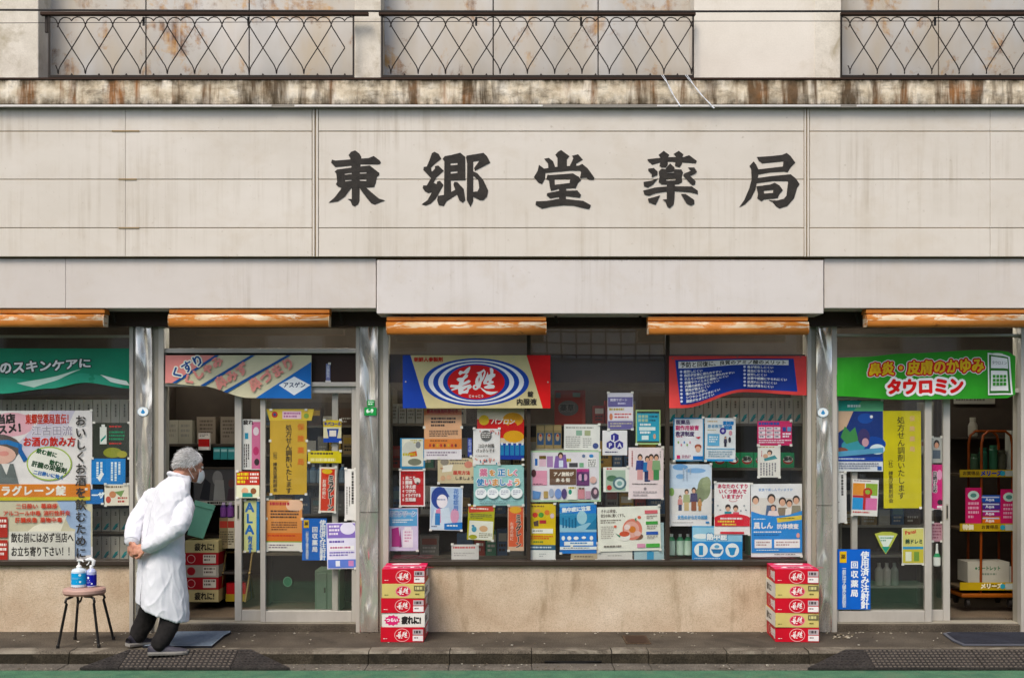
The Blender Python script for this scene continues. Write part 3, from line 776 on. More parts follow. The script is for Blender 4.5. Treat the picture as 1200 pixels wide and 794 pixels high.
for i in range(9):
    xx = -12.6 + i*3.0
    for z0, z1 in ((0.5, 2.2), (3.0, 4.1)):
        if z0 > 2 and -2 < xx < 3: continue
        mb = MB(); mb.box(xx, xx + 2.0, -13.42, -13.36, z0, z1, M_ALU_D); f = mb.build('window', OB)
        mb = MB(); mb.box(xx + 0.06, xx + 1.94, -13.355, -13.35, z0 + 0.06, z1 - 0.06, '#23262a'); mb.build('pane', f)

GR = empty('guard_rail', (0, -11.2, -0.09), 'white guard rail along the far pavement, seen only mirrored in the glass', 'guard rail')
for z0 in (0.35, 0.62):
    mb = MB(); mb.box(-12, 12, -11.23, -11.19, z0, z0 + 0.10, '#dedcd6'); mb.build('rail', GR, bevel=0.01)
for i in range(13):
    mb = MB(); mb.tube([Vector((-12 + 2*i, -11.17, -0.091)), Vector((-12 + 2*i, -11.17, 0.78))], 0.045, '#d5d2cb', n=10); mb.build('post', GR)
# ------------------------------------------------------------------ cloth banners
def cloth(name, label, x0, x1, y0, y1, Y, base, draw, bot=None, wave=0.008, freq=9, cat='banner', top=None):
    """hanging cloth; bot(x) is the true lower edge, wave its folds"""
    mb = MB()
    def fn(px, py, h, raw=False):
        t = (py - y0) / (y1 - y0); tp = top(px) if top else y0
        if bot and not raw: py = tp + t * (bot(px) - tp)
        elif bot: t = (py - tp) / (bot(px) - tp)
        yy = Y - h - wave * t * math.sin((px - x0) / (x1 - x0) * freq + 1.3) - wave * 0.4 * math.sin(px * 0.11 + py * 0.07) * t
        return Vector((WX(px, Y), yy, WZ(py, Y)))
    P = Print(mb, fn, 24); P.r(x0, y0, x1, y1, base); P.raw = Print(mb, lambda a, b, h: fn(a, b, h, True), 24); P.raw.k = 12; draw(P)
    return mb.build(name, origin=W((x0+x1)/2, y0, Y), label=label, cat=cat)
def lerp_edge(pts):
    def f(x):
        if x <= pts[0][0]: return pts[0][1]
        for (a, b), (c, d) in zip(pts[:-1], pts[1:]):
            if x <= c:
                t = (x - a) / (c - a); t = t*t*(3 - 2*t); return b + (d - b) * t
        return pts[-1][1]
    return f
def d_green(P):
    P.p([(-60, 446), (-20, 440), (20, 444), (50, 452), (95, 446), (120, 449), (151, 461), (100, 461), (-60, 461)], '#3f9c81')
    P.p([(20, 450), (50, 448), (96, 440), (70, 450), (40, 458)], '#b9cfc2')
    P.t(-48, 423, 15.5, '赤ちゃ', '#dfe6dd', b=0.7); P.t(-1, 423, 15.5, 'のスキンケアに', '#e3e8e0', b=0.7, out='#20463a', ob=1.3)
    P.p([(118, 447), (148, 451), (152, 457), (130, 455)], '#cfd9d2')
cloth('window_banner', 'green cloth banner with white lettering, its lower edge rolled, in the leftmost window', -150, 152, 408, 461, 0.02, '#1f8a6c', d_green, lerp_edge([(-150, 458), (0, 461), (60, 455), (100, 448), (152, 455)]), 0.012)
def d_kusuri(P):
    Q = P.raw
    Q.p([(194.2, 416.2), (254, 416.2), (203.5, 448.6), (194.2, 448.6)], '#e39b95')
    Q.p([(252, 416.2), (257, 416.2), (207, 448.8), (202, 448.6)], '#2a5f9c'); Q.p([(294, 416.2), (299, 416.2), (240, 452.3), (235, 451.4)], '#2a5f9c'); Q.p([(336, 416.2), (341, 416.2), (266, 460), (261.5, 458.6)], '#2a5f9c')
    Q.p([(364.8, 424), (364.8, 466.8), (300, 466.2)], '#2a75b8')
    Q.p([(327, 451), (345, 441), (364, 451), (345, 463)], '#d8dcde'); Q.t(332, 447.5, 6.6, 'アスゲン', '#1d3a63', b=0.25)
    Q.t(198, 434, 14, 'くすり', '#27558f', rot=30, b=0.5, out='#e6e2d5', ob=1.5)
    Q.t(212.5, 442.5, 13, 'くしゃみ', '#dd9a92', rot=32, b=0.8); Q.t(249, 445, 14.5, '鼻みず', '#dd9a92', rot=31, b=0.8); Q.t(289, 447, 15, '鼻づまり', '#dd9a92', rot=31, b=0.8)
cloth('door_banner', 'cream and pink cloth banner with blue diagonal stripes over the left doorway', 194, 365, 416, 467, 0.006, '#d6d1b4', d_kusuri, lerp_edge([(194, 449), (236, 452), (292, 466), (365, 467)]), 0.006)
def d_amino(P):
    P.p([(791, 421.5), (930, 421), (934, 472.5), (797, 474)], '#1f4494'); P.r(795, 423.5, 924, 431.5, '#dcdad6')
    P.t(797, 423.8, 6.9, '予防と回復に、良質のアミノ酸のメリット', '#26221f', b=0.22, sx=0.95)
    L = ['疲労しにくい', '血圧が正常に保たれやすい', 'ホルモン分泌が正常に保たれやすい', '細菌やウイルスに感染しにくい', '内臓の病気になりにくい', '筋肉が衰えにくい', '傷の治りが早い', 'シワやシミができにくい', '脂肪がたまりにくい']
    for i, s_ in enumerate(L):
        yy = 433.5 + i*4.35; P.e(798, yy + 1.9, 1.5, 1.5, '#c6cbdc', 10); P.t(801 + i*0.3, yy, 3.7, s_, '#dfe2ea', b=0.12)
    for i, s_ in enumerate(['骨が老化しにくい', '貧血になりにくい', '疲労しにくい', '血管や組織にやられにくい', '肌荒れになりにくい', '免疫が落ちにくい']):
        yy = 433.5 + i*6.3; P.e(872, yy + 1.9, 1.5, 2.0, '#c6cbdc', 10); P.t(875, yy, 4.8, s_, '#dfe2ea', b=0.12, sx=0.8)
    for px, py in ((787.5, 420), (863, 419), (937, 419)): P.e(px, py, 1, 1, '#5d5a58', 8)
cloth('nutrition_banner', 'blue cloth banner with red border, sagging to one side, in the middle window', 784, 945, 417, 478, 0.0, '#d65a58', d_amino, lerp_edge([(784, 478), (800, 478), (872, 459), (945, 463)]), 0.012, 7)
def d_tauro(P):
    P.t(1018, 420, 17.5, '鼻炎・皮膚のかゆみ', '#ece9e4', b=3.4, sx=0.86); P.t(1018, 420, 17.5, '鼻炎・皮膚のかゆみ', '#e0bf4a', b=0.8, sx=0.86, out='#c7291f', ob=1.7)
    P.t(1039, 442, 20, 'タウロミン', '#cf2a27', b=1.3, sx=0.9, out='#ece9e4', ob=3.0)
    P.p([(1157, 414), (1183, 416), (1187, 464), (1158, 464)], '#e6e8e0'); P.p([(1158.5, 416), (1181, 418), (1185, 462), (1159.5, 462)], '#38762f')
    P.p([(1161, 418), (1180, 420), (1181, 432), (1161, 432)], '#e6e8e0'); P.t(1162, 423, 5, 'タウロミン', '#3c3a36', sx=0.7)
    P.p([(1161, 435), (1180, 435), (1182, 459), (1161, 459)], '#e6e8e0')
    for i in range(3):
        for j in range(4): P.r(1163 + j*4.2, 440 + i*4.6, 1166.4 + j*4.2, 443.6 + i*4.6, '#4a9440')
    P.e(1168, 415.5, 7, 1.6, '#dfe6d8')
cloth('medicine_banner', 'bright green cloth banner with red and yellow lettering over the right doorway', 980, 1190, 411, 468, -0.004, '#3f9a35', d_tauro, lerp_edge([(980, 464), (1060, 468), (1140, 467), (1186, 466), (1190, 462)]), 0.014, 11, top=lerp_edge([(980, 419), (1010, 418), (1060, 414), (1150, 410), (1178, 411), (1190, 417)]))
def logo(P, x0, y0, k, c, hole):
    """the two brush-written characters of the drink's name"""
    L = [[(250,215),(285,165),(350,185),(420,120),(480,85),(480,130),(450,200),(400,250),(440,245),(430,290),(370,340),(350,395),(450,345),(490,365),(470,400),(330,460),(320,470),(480,430),(515,480),(490,510),(455,530),(450,560),(430,610),(380,605),(330,610),(290,630),(255,620),(245,520),(120,555),(110,530),(190,495),(100,490),(85,465),(110,440),(250,445),(270,385),(225,355),(215,330),(250,305),(330,300),(400,220),(330,225),(280,255)],
     [(600,205),(680,180),(745,135),(780,185),(775,230),(750,310),(730,350),(700,390),(680,470),(650,520),(640,480),(585,440),(575,390),(590,320),(640,240)],
     [(820,190),(830,250),(870,230),(860,120),(900,115),(930,150),(925,220),(970,235),(960,280),(910,310),(890,360),(935,375),(930,410),(860,430),(940,445),(960,470),(940,510),(830,520),(760,510),(745,480),(830,440),(800,430),(740,430),(730,390),(760,330),(800,240)],
     [(650,470),(700,500),(790,560),(900,575),(1025,570),(960,610),(880,635),(800,615),(720,550)]]
    for q in L: P.p([(x0 + x*k, y0 + y*k) for x, y in q], c)
    P.e(x0 + 585*k, y0 + 487*k, 58*k, 55*k, c); P.e(x0 + 585*k, y0 + 485*k, 20*k, 18*k, hole)
    for q in ([(335,550),(390,515),(430,490),(420,525),(370,555)], [(800,380),(835,360),(840,390),(810,400)], [(700,220),(740,180),(750,200),(715,300)], [(640,330),(660,290),(665,340),(645,400)]): P.p([(x0 + x*k, y0 + y*k) for x, y in q], hole)
def d_jakko(P):
    P.p([(472, 416), (481, 416), (500, 478), (472, 478)], '#1f4ba0'); P.p([(617, 416), (645, 416), (645, 478), (636, 478)], '#d32a24')
    for rx, ry, c in ((62, 28, '#2450a2'), (56, 26, '#dfe0e0'), (50.5, 24.4, '#2450a2'), (44.5, 22.8, '#dfe0e0'), (39, 21.4, '#2450a2'), (33.5, 20, '#cc2a35')): P.e(558, 447.5, rx, ry, c, 48)
    logo(P, 522, 424, 72/1191, '#e6e2df', '#cc2a35')
    P.t(549, 462, 3.6, 'じゃっこう', '#e0d8d4', b=0.15); P.t(485, 418.2, 5.7, '朝鮮人参製剤', '#c03a2a', b=0.25)
    P.t(618, 458, 7, '錠', '#2a2722', b=0.3); P.t(605, 466.5, 8, '内服液', '#2a2722', b=0.3)
    for px, py in ((475.5, 447), (642, 447.5), (556, 418.5), (579, 418.5), (602, 418.5)): P.e(px, py, 0.9, 0.9, '#bdb7a8', 8)
poster('medicine_signboard', 'blue, cream and red sign with a ringed red oval in the middle window', (472, 416, 645, 478), '#d2c69c', d_jakko, -0.006, cat='sign', thick=0.004)

# ------------------------------------------------------------------ posters behind the glass
PY = 0.080
WH, CREAM, DK, BL, RD = '#dcdad6', '#dcd6c6', '#2d2926', '#2f7fc0', '#c23a3a'
GW = 'posters behind the middle window'
def ps(label, rect, paper, draw, rot=0.0, Y=PY, name='poster', group=None, **kw): return poster(name, label, rect, paper, draw, Y, rot, group=group, **kw)
def person_fig(P, x, y, h, top, bottom, hair='#3a302a', skin='#dcb29a'):
    P.p([(x - h*.14, y + h*.24), (x + h*.14, y + h*.24), (x + h*.17, y + h*.62), (x - h*.17, y + h*.62)], top)
    P.r(x - h*.11, y + h*.60, x + h*.11, y + h, bottom)
    P.e(x, y + h*.11, h*.10, h*.13, hair, 12); P.e(x, y + h*.15, h*.07, h*.09, skin, 12)
def d_big(P):
    P.e(14, 497, 26, 14, '#e5b7c0'); P.p([(60, 481), (88, 481), (70, 520), (40, 560), (20, 520)], '#c7c2cf')
    P.p([(-62, 586), (108, 586), (108, 640), (60, 657), (-62, 657)], '#cfc9b0'); P.p([(66, 586), (88, 586), (94, 622), (82, 618)], '#a9bcd6'); P.p([(92, 590), (106, 600), (106, 650), (84, 652)], '#a9bcd6'); P.p([(40, 616), (80, 600), (70, 624), (20, 632)], '#e2dccb')
    P.t(-5, 485.5, 11.5, '当店', '#2a2624', b=0.7, rot=4); P.t(-26, 500, 11.5, 'オススメ！', '#2a2624', b=0.7, rot=6)
    P.t(30, 484.5, 12.5, '東郷堂薬局直伝！', '#c5482c', b=0.35, sx=0.55); P.t(37, 498.5, 11.8, '江古田流', '#aba5b3', b=0.3, sx=1.02, out='#ded9dd', ob=0.7); P.t(27, 511.5, 11.5, 'お酒の飲み方', '#c83f24', b=0.4, sx=0.9)
    P.e(-4, 524, 29, 16, '#5b5450'); P.e(-6, 533, 25, 12, '#e3bdae'); P.e(5, 531, 6, 3, '#dc9d94'); P.p([(-36, 517), (10, 515), (26, 520), (26, 526), (8, 520), (-36, 522)], '#3d7fb8'); P.p([(22, 519), (33, 538), (28, 541), (22, 530)], '#2f6ba6')
    P.p([(-34, 543), (16, 543), (22, 566), (-34, 566)], '#6a716f'); P.p([(2, 543), (12, 543), (8, 556)], '#dcd9d4')
    P.e(58, 543, 26.5, 20, '#a9c062', 32); P.e(58, 543, 25, 18.4, '#e0dfd6', 32)
    P.t(44, 524.5, 6.2, '飲む前に', '#2f5c3a', rot=-14, b=0.4); P.t(59, 538, 6.2, '飲む!!', '#2f5c3a', rot=-12, b=0.4); P.t(38.5, 539, 7, '肝臓の栄養剤', '#2c4f34', rot=-13, b=0.4); P.t(40, 550, 5.2, '二日酔いに効く', '#3a78b8', rot=-11, b=0.3)
    P.r(-62, 567, 106, 582, '#d68a33'); P.r(-62, 582, 106, 586, '#c9bd45'); P.t(-11.5, 568.5, 12, 'ミラグレーン錠', '#e3dfd6', b=0.7, gap=1.07)
    P.t(19, 589.5, 6.3, '二日酔い 蕁麻疹', '#c9503a', b=0.25, gap=1.04); P.t(4, 597.7, 6.3, 'アルコール中毒 流行性肝炎', '#c9503a', b=0.25); P.t(18, 605.7, 6.3, '肝臓疾患 薬物中毒', '#c9503a', b=0.25, gap=1.04)
    P.r(-30, 605, 9.5, 629, '#b13c31'); P.r(-30, 632, 9.5, 655, '#b13c31'); P.fine(-28, 608, 8, 626, 3, '#e3d8d0'); P.fine(-28, 636, 8, 652, 3, '#e3d8d0')
    P.p([(11, 622), (88, 622), (88, 655), (11, 655)], '#cfcdc4')
    P.t(13.5, 623.5, 12, '飲む前には必ず当店へ', DK, b=0.35, sx=0.61); P.t(13.5, 639.5, 12, 'お立ち寄り下さい！！', DK, b=0.35, sx=0.61)
    P.t(88.5, 486, 13.2, 'おいしくお酒を飲むために', DK, v=True, b=0.35, gap=1.065)
ps('large illustrated poster with orange band and vertical brush lettering in the leftmost window', (-62, 481, 108, 657), '#dedad8', d_big)
def d_(P):
    P.r(117, 500, 125, 520, '#d3d5cf'); P.r(119, 497, 123, 500, '#d3d5cf'); P.p([(118, 515), (124, 509), (124, 512), (118, 518)], '#2f9a8c')
    P.fine(128, 498.5, 148, 502, 1, '#c24a44'); P.fine(128, 505, 146, 517, 3, '#2f9268'); P.fine(128, 518.5, 145, 521.5, 1, '#c24a44'); P.e(132, 530, 11, 6, '#8f9440'); P.e(143, 532, 6, 4, '#a5a24c')
ps('dark green product card with white bottle behind the leftmost window', (109, 495, 152, 537), '#30352b', d_)
def d_(P): P.fine(113, 541, 122, 560, 2, '#d8e2ea', True); P.fine(130, 541, 143, 563, 3, '#d8e2ea', True); P.p([(114, 560), (119, 552), (122, 555), (117, 564)], '#dfe6ea')
ps('bright blue card with vertical white text in the leftmost window', (107, 537, 147, 567), '#2e88c6', d_)
def d_(P): P.t(107.5, 576, 7.5, '一ザ', '#dbe3ea', b=0.5)
ps('small blue card half hidden by the large illustrated poster', (100, 573, 121, 590), '#2f79b6', d_)
def d_(P): P.fine(124, 569, 149, 573, 1, '#7a6a52'); P.e(132, 579, 4, 4, '#c98f6c'); P.p([(134, 576), (146, 574), (142, 582)], '#7f9c62'); P.fine(138, 582, 149, 590, 2, '#b24a3c'); P.e(127, 585, 3, 4, '#c2604e')
ps('cream picture card under the blue card in the leftmost window', (122.5, 567, 151, 592), CREAM, d_)
# --- left doors
DYo, DYi = 0.074, 0.130
def d_(P):
    P.r(295, 494, 305, 549, '#d886a8'); P.t(285, 491.5, 6, '疲れ', DK, b=0.3); P.e(300, 505, 3.4, 5, '#e4d6dc'); P.e(300, 528, 3.4, 5, '#c4527d'); P.e(301, 541, 3, 4, '#3a3235'); P.r(287, 507, 291, 514, '#4a9db8'); P.r(286, 520, 293, 547, '#cfcdcb'); P.fine(286, 520, 293, 547, 3, '#4a4543', True)
ps('narrow white and pink poster on the inner left door', (284, 491, 305, 550), WH, d_, Y=DYi)
def d_(P):
    P.r(277, 552, 304, 568, '#b8463a'); P.fine(278, 553.5, 291, 567, 3, '#e0cf52', fill=0.7); P.fine(293, 554, 303, 567, 3, '#e3d6ce'); P.e(287, 575, 4, 4, '#dcb293'); P.r(284, 577, 296, 582, '#3c8f86'); P.e(297, 575, 3.4, 3.6, '#8c5f43')
ps('red and cream leaflet on the inner left door above the tall letter strip', (277, 552, 304, 583), '#d6d6bd', d_, Y=0.098)
def d_(P):
    for i, ch in enumerate('ALA'): P.t(287.5 + (i == 1), 586 + i*13, 15, ch, '#2a76ba', b=0.7)
    P.t(290, 627, 6.6, '有ります', '#2a76ba', v=True, b=0.25, gap=0.72); P.r(300.5, 586, 304, 646, '#2f86c0'); P.r(286, 628, 300, 646, '#cfd07a') if False else None
ps('pale yellow strip with tall blue capital letters on the inner left door', (286, 586, 304, 646), '#d5d9a0', d_, Y=DYi)
def d_(P):
    P.p([(312, 479), (368, 479), (365, 492.5), (316, 492.5)], '#dcc25a'); P.e(322, 485.5, 3.6, 3.8, '#c23e34', 12); P.e(322, 485.5, 1.8, 1.9, '#34537f', 10); P.r(331, 481.5, 353, 490.5, '#e1c3cd'); P.fine(332.5, 483, 352, 490, 2, '#b36f9e', fill=0.6); P.e(359, 487, 3, 3, '#86a34e')
    P.t(334.6, 497, 7.7, '処方せん調剤いたします', '#2b241b', v=True, b=0.16, gap=0.955); P.t(348.5, 496, 8, '保険薬局', '#d67f3c', v=True, b=0.25, gap=1.7); P.t(320, 526, 5, '（社）練馬区薬剤師会', '#3c2f1e', v=True, b=0.05)
ps('golden yellow prescription notice on the outer left door', (316.5, 480, 359.5, 579), '#cbaa4e', d_, Y=DYo, tape=True)
def d_(P): P.r(379, 492, 400, 500, '#d6c04a'); P.t(379.5, 494, 4.6, 'キパコール', '#2c3f8f', b=0.3, sx=0.88); P.p([(383, 502), (397, 502), (395, 513), (385, 513)], '#35549c'); P.r(386, 504, 394, 511, '#dfd7cf'); P.r(379, 513, 400, 518, '#2d58b0')
ps('small yellow and blue medicine card near the top of the outer left door', (379, 492, 400, 518), '#e0d9b8', d_, Y=DYo)
def d_(P): P.fine(364, 530, 398, 534, 1, '#4a4026'); P.fine(364, 536.5, 397, 541, 1, '#ece5b0', fill=0.8)
ps('wide yellow strip sticker on the outer left door', (361, 528, 400, 542), '#d6c744', d_, Y=DYo)
def d_(P): P.r(376, 549, 392, 598, '#cb4d31'); P.e(383, 552, 6, 3, '#d9b84a'); P.t(384, 556, 7.4, 'ミラグレーン', '#24201d', v=True, b=0.5, gap=0.93, out='#e2d8cb', ob=0.5); P.t(377.5, 561, 4.6, 'お酒の前に', '#e7ddd0', v=True, b=0.1)
ps('slim red poster with vertical lettering on the outer left door', (374, 547, 394, 600), '#d9cfc0', d_, rot=1.5, Y=DYo)
def d_(P): P.fine(412, 552, 417, 603, 1, DK, True, 0.5); P.fine(406, 570, 412, 602, 2, '#55504b', True, 0.4)
ps('white paper with vertical handwriting beside the left door frame', (404, 549, 417.5, 609), '#d5d3ce', d_, Y=0.036)
def d_(P):
    P.r(312, 586, 354, 634, '#d79a63'); P.e(345, 592, 10, 7, '#e8c3a8'); P.r(312, 624, 354, 635, '#d67c40'); P.fine(316, 588, 350, 592.5, 1, '#b53d44', fill=0.8); P.fine(317, 597.5, 350, 608, 3, '#4a3226'); P.fine(318, 611, 348, 622, 4, '#7a5138'); P.fine(314, 626.5, 352, 629, 1, '#c0402c'); P.r(312, 635, 354, 645, '#dcd9d0'); P.r(312, 633.5, 354, 635, '#8aa64e'); P.fine(315, 637.5, 344, 643, 2, '#8d7d88')
ps('orange notice with a white footer on the outer left door', (312, 585, 354, 645), '#e2c3a2', d_, Y=DYo, tape=True)
def d_blue(x0, y0, x1, y1):
    def f(P):
        w = (x1-x0)/29.0; h = (y1-y0)/49.0; X = lambda v: x0+v*w; Y_ = lambda v: y0+v*h
        P.t(X(20.4), Y_(1.5), 7.6*w, '使用済み注射針', '#dfe5ee', v=True, b=0.28*w, gap=h/w*0.88); P.t(X(11.6), Y_(9.5), 6.8*w, '回収薬局', '#dfe5ee', v=True, b=0.25*w, gap=h/w*1.13)
        P.t(X(4.2), Y_(14), 3.5*w, '一般社団法人練馬区薬剤師会', '#d5deea', v=True, b=0.06*w, gap=h/w*0.72); P.r(X(2), Y_(1.8), X(8), Y_(11), '#d8b63a'); P.t(X(2.9), Y_(4), 4.4*w, '薬', '#4a3a1c', b=0.2)
    return f
ps('blue used needle collection sign at the foot of the left door posters', (354, 607, 383, 656), '#1f72be', d_blue(354, 607, 383, 656), Y=DYo, name='collection_sign', cat='sign')
def d_(P):
    P.r(384, 613, 416.5, 630, '#8c78ba'); P.e(408, 619, 9, 7, '#d5d2e2'); P.fine(386, 615, 398, 628, 3, '#dfd8ec'); P.fine(386, 633, 415, 637, 1, '#6a57a0'); P.r(386, 639, 415, 644, '#e6e3ee'); P.fine(387, 640, 414, 644, 1, '#b06a8a'); P.fine(386, 646, 415, 652, 2, '#7a6fae'); P.r(384, 655, 416.5, 665, '#6f86c8'); P.r(393, 656.5, 398, 663, '#d7dbea'); P.r(408, 656.5, 414, 663, '#c58fb8')
ps('purple and white notice at the lower right of the left door', (383, 612, 417, 666), '#d5d3e2', d_, Y=0.036, rot=-1)
def d_(P): P.t(382.6, 428, 3.6, '店舗販売', '#d8daea', v=True, b=0.1)
ps('tiny blue tag on the brown board right of the striped banner', (382, 426, 387, 447), '#8f93bb', d_, Y=0.066, name='tag')
def d_(P): P.e(337, 681, 5.4, 6, '#5d7f68', 18); P.e(337, 681, 4.4, 5, '#3c6a50', 18)
poster('round_sticker', 'round green sticker low on the left door glass', (335, 678, 339, 684), '#3d8058', d_, DYo, cat='sticker')
# --- middle window, left pane
def d_(P):
    P.r(497, 481, 541, 486, '#d98a66'); P.t(500, 479, 5, '薬局相談無料受付中', '#c23a36', b=0.25, sx=0.82); P.fine(505, 489, 534, 501, 3, '#3f322a'); P.fine(503, 504, 537, 512, 4, '#6d5a4a'); P.r(497, 514, 541, 526, '#dd8f4e'); P.fine(504, 515.5, 534, 517.5, 1, DK)
    for i in range(8): P.e(504 + i*4.3, 521.5, 1.4, 2, ('#c24a3a', '#7a3a2c', '#d9b04a')[i % 3], 8)
    P.r(497, 526, 541, 538, '#dad5d8'); P.fine(500, 529, 535, 535, 2, '#8f7f92')
ps('peach and orange notice hanging below the ringed sign', (497, 478, 541, 538), '#e2b592', d_, tape=True)
def d_(P):
    P.r(559, 491, 614, 513, '#c9332e'); P.e(601, 491, 12, 8, '#dfa52e'); P.e(601, 499, 5, 5, '#c62f24'); P.e(602, 511, 12, 7, '#e0ad3c'); P.e(567, 492, 6, 6, '#d9b94e'); P.t(575, 490, 7, 'パブロン', '#e4d9cd', b=0.3, slant=0.2); P.r(559, 519, 614, 538, '#26479c')
    for i in range(5): P.r(586 + i*6, 521, 590.5 + i*6, 533, '#3b86b4'); P.r(587 + i*6, 518, 589.5 + i*6, 521, '#d5dbe4')
ps('red, yellow and blue advertisement partly covered, under the ringed sign', (559, 478, 614, 538), '#d9cdb8', d_)
def d_(P):
    rnd = random.Random(3)
    for i in range(34):
        x, y = rnd.uniform(555.5, 584), rnd.choice((rnd.uniform(503, 511), rnd.uniform(536, 542)))
        P.r(x, y, x + 1.3, y + 2.2, rnd.choice(('#c9636a', '#3b8ba0', '#d9a39a', '#d9a39a')))
    P.e(569.5, 510, 6.6, 6, '#6d6b69'); P.fine(564.5, 506.5, 574.5, 513.5, 3, '#c9c6c2'); P.t(560, 519.5, 4.8, 'コロナ対策', '#4a4744', b=0.12, sx=0.8); P.t(558, 525.2, 4.6, 'バッチリです', '#4a4744', b=0.12, sx=0.8); P.fine(557, 533.4, 583, 534.6, 1, '#6a4d48')
ps('white notice with confetti edges overlapping the red and yellow advertisement', (554.5, 502, 586, 544), '#dedcdb', d_, Y=PY - 0.006)
def d_(P):
    P.t(562, 548.5, 9.4, '薬', '#d98aa6', b=0.5, out='#e3eeee'); P.t(573, 549.5, 8, 'を', '#d9a05c', b=0.4, out='#e3eeee'); P.t(583, 548.5, 9.4, '正', '#4590c4', b=0.5, out='#e3eeee'); P.t(593.5, 549.5, 8, 'し', '#d9a05c', b=0.4, out='#e3eeee'); P.t(600, 549.5, 8, 'く', '#d98aa6', b=0.4, out='#e3eeee')
    for i, (ch, c) in enumerate(zip('使いましょう', ('#4590c4', '#d98aa6', '#d9a05c', '#4590c4', '#d98aa6', '#d9a05c'))): P.t(558.5 + i*8.6, 560, 9, ch, c, b=0.45, out='#e3eeee')
    for i in range(4): P.e(563.5 + i*14, 577.3, 6.9, 6.3, '#dde3e2'); P.fine(559 + i*14, 574, 568 + i*14, 580, 3, '#a5a9b8')
    P.fine(562, 586, 606, 590.5, 2, '#7f9aa0')
ps('pale teal poster with colourful bubble lettering in the middle window', (555, 544.5, 614, 592), '#9fcac8', d_, Y=PY - 0.004)
def d_(P): P.r(471, 514, 496, 546, '#d3d2c4'); P.fine(481, 515, 495, 520, 2, '#b3a94e'); P.e(480, 526, 8, 9, '#c2c3ba'); P.p([(479, 530), (488, 528), (489, 534), (481, 535)], '#cf7244'); P.fine(472, 530.5, 494, 535, 1, '#c2b648', fill=0.7); P.e(486, 541, 8, 4, '#7d8070'); P.e(490, 521, 3, 4, '#85878a')
ps('white magazine in a blue stand near the left edge of the middle window', (469, 513, 498, 549), '#4a8fb8', d_, name='magazine', cat='magazine')
def d_(P):
    P.r(469.5, 551.5, 496.5, 591.5, '#b82a35'); P.t(470.5, 552.5, 3.6, '女性の方へ', '#5a1a1e', b=0.1); P.e(489, 563, 3.6, 3.6, '#d3ccc6'); P.e(489.5, 566, 1.7, 1.7, '#4a3a38')
    for i, s_ in enumerate(('肩こり', '腰痛', '冷え症', 'つかれ', 'イライラする', '生理痛')): P.t(471.5, 557.5 + i*5, 4.6, '123456'[i], '#e2d2d0', b=0.15); P.t(475, 557.5 + i*5, 4.6, s_, '#e6dad8', b=0.25, sx=0.9 if len(s_) < 6 else 0.66)
ps('red numbered list notice with white border in the middle window', (468, 550, 498, 593), '#e0d9d8', d_)
def d_(P): P.e(521, 541, 5, 4, '#8d8578'); P.p([(519, 545), (531, 544), (529, 552), (518, 553)], '#dcd8cc'); P.fine(527, 538, 549, 545, 2, '#7d7467'); P.e(549, 544, 5, 4, '#c98a78'); P.t(531, 551, 5, '服用方法', '#c2483e', b=0.25); P.t(533, 557.5, 4.6, 'しましょう', '#5a5046', b=0.2); P.e(519, 560, 3, 3, '#cfa98a'); P.e(526, 559, 3, 3, '#d8b496'); P.fine(516, 548, 520, 550, 1, '#b5703f')
ps('beige illustrated leaflet below the peach notice', (513, 536.5, 556, 566), '#cdbf9f', d_)
def d_(P):
    P.r(505, 571, 541, 620, '#b9cbe2'); P.e(515, 583, 10, 13, '#2c4a94'); P.p([(506, 584), (512, 572), (520, 571), (527, 582), (520, 580)], '#2c4a94'); P.e(518, 587, 6.4, 8, '#e6dbe0'); P.p([(509, 597), (526, 594), (532, 620), (505, 620)], '#c9d5e8'); P.fine(512, 584.5, 523, 586.5, 1, '#5d6f9c'); P.p([(511, 597), (516, 595), (517, 612), (511, 612)], '#d992ae'); P.r(510, 601, 516, 615, '#4b86bd'); P.e(533, 604, 5, 9, '#dba7c0')
    P.t(531, 572, 6.4, '花粉症用', '#5f86c4', v=True, b=0.2); P.p([(521, 613), (542, 611), (542, 620), (521, 620)], '#3380c4'); P.fine(524, 614.5, 540, 617.5, 1, '#dbe4ee'); P.fine(506, 616, 518, 618, 1, '#4a5478')
ps('pale blue poster of a dark haired woman rubbing her eyes in the middle window', (504, 570, 542, 621), '#d9dde4', d_, rot=1)
def d_(P): P.r(455, 596, 489, 616, '#6fa9d2'); P.t(456, 598, 7.2, 'ミラクリーン', '#2e6fb4', b=0.3, slant=0.2, sx=0.72, out='#dde6ee'); P.fine(460, 608, 484, 613, 2, '#dce6ee'); P.p([(459, 619), (467, 617), (470, 640), (459, 640)], '#b04a8c'); P.p([(469, 618), (471, 640), (468, 641)], '#8a3a72'); P.r(472, 620, 484, 641, '#ddd7df'); P.fine(474, 622, 482, 636, 4, '#cfa3bb'); P.r(474, 617, 482, 620, '#e0dce2')
ps('light blue and pink cosmetics poster in the lower left of the middle window', (454, 595, 490, 645), '#c9bfd6', d_)
def d_(P): P.p([(548, 593.5), (577, 592), (578, 598), (549, 601)], '#c2503c'); P.fine(551, 594.8, 574, 598, 1, '#e3cfc4'); P.fine(551, 602, 576, 608, 3, '#56603a'); P.r(550, 610, 578, 632, '#d8d8cc'); P.e(556, 620, 3, 3.4, '#5f9fb4'); P.e(567, 619, 5, 3.6, '#d5b28e'); P.fine(562, 624, 577, 630, 3, '#8d8d74'); P.e(555, 629, 5, 2.6, '#a3a53e'); P.r(553, 615, 556, 617, '#4a86a8')
ps('yellow green leaflet with red heading, hung slightly crooked in the middle window', (548, 592, 579, 632.5), '#b0ad3c', d_, rot=3)
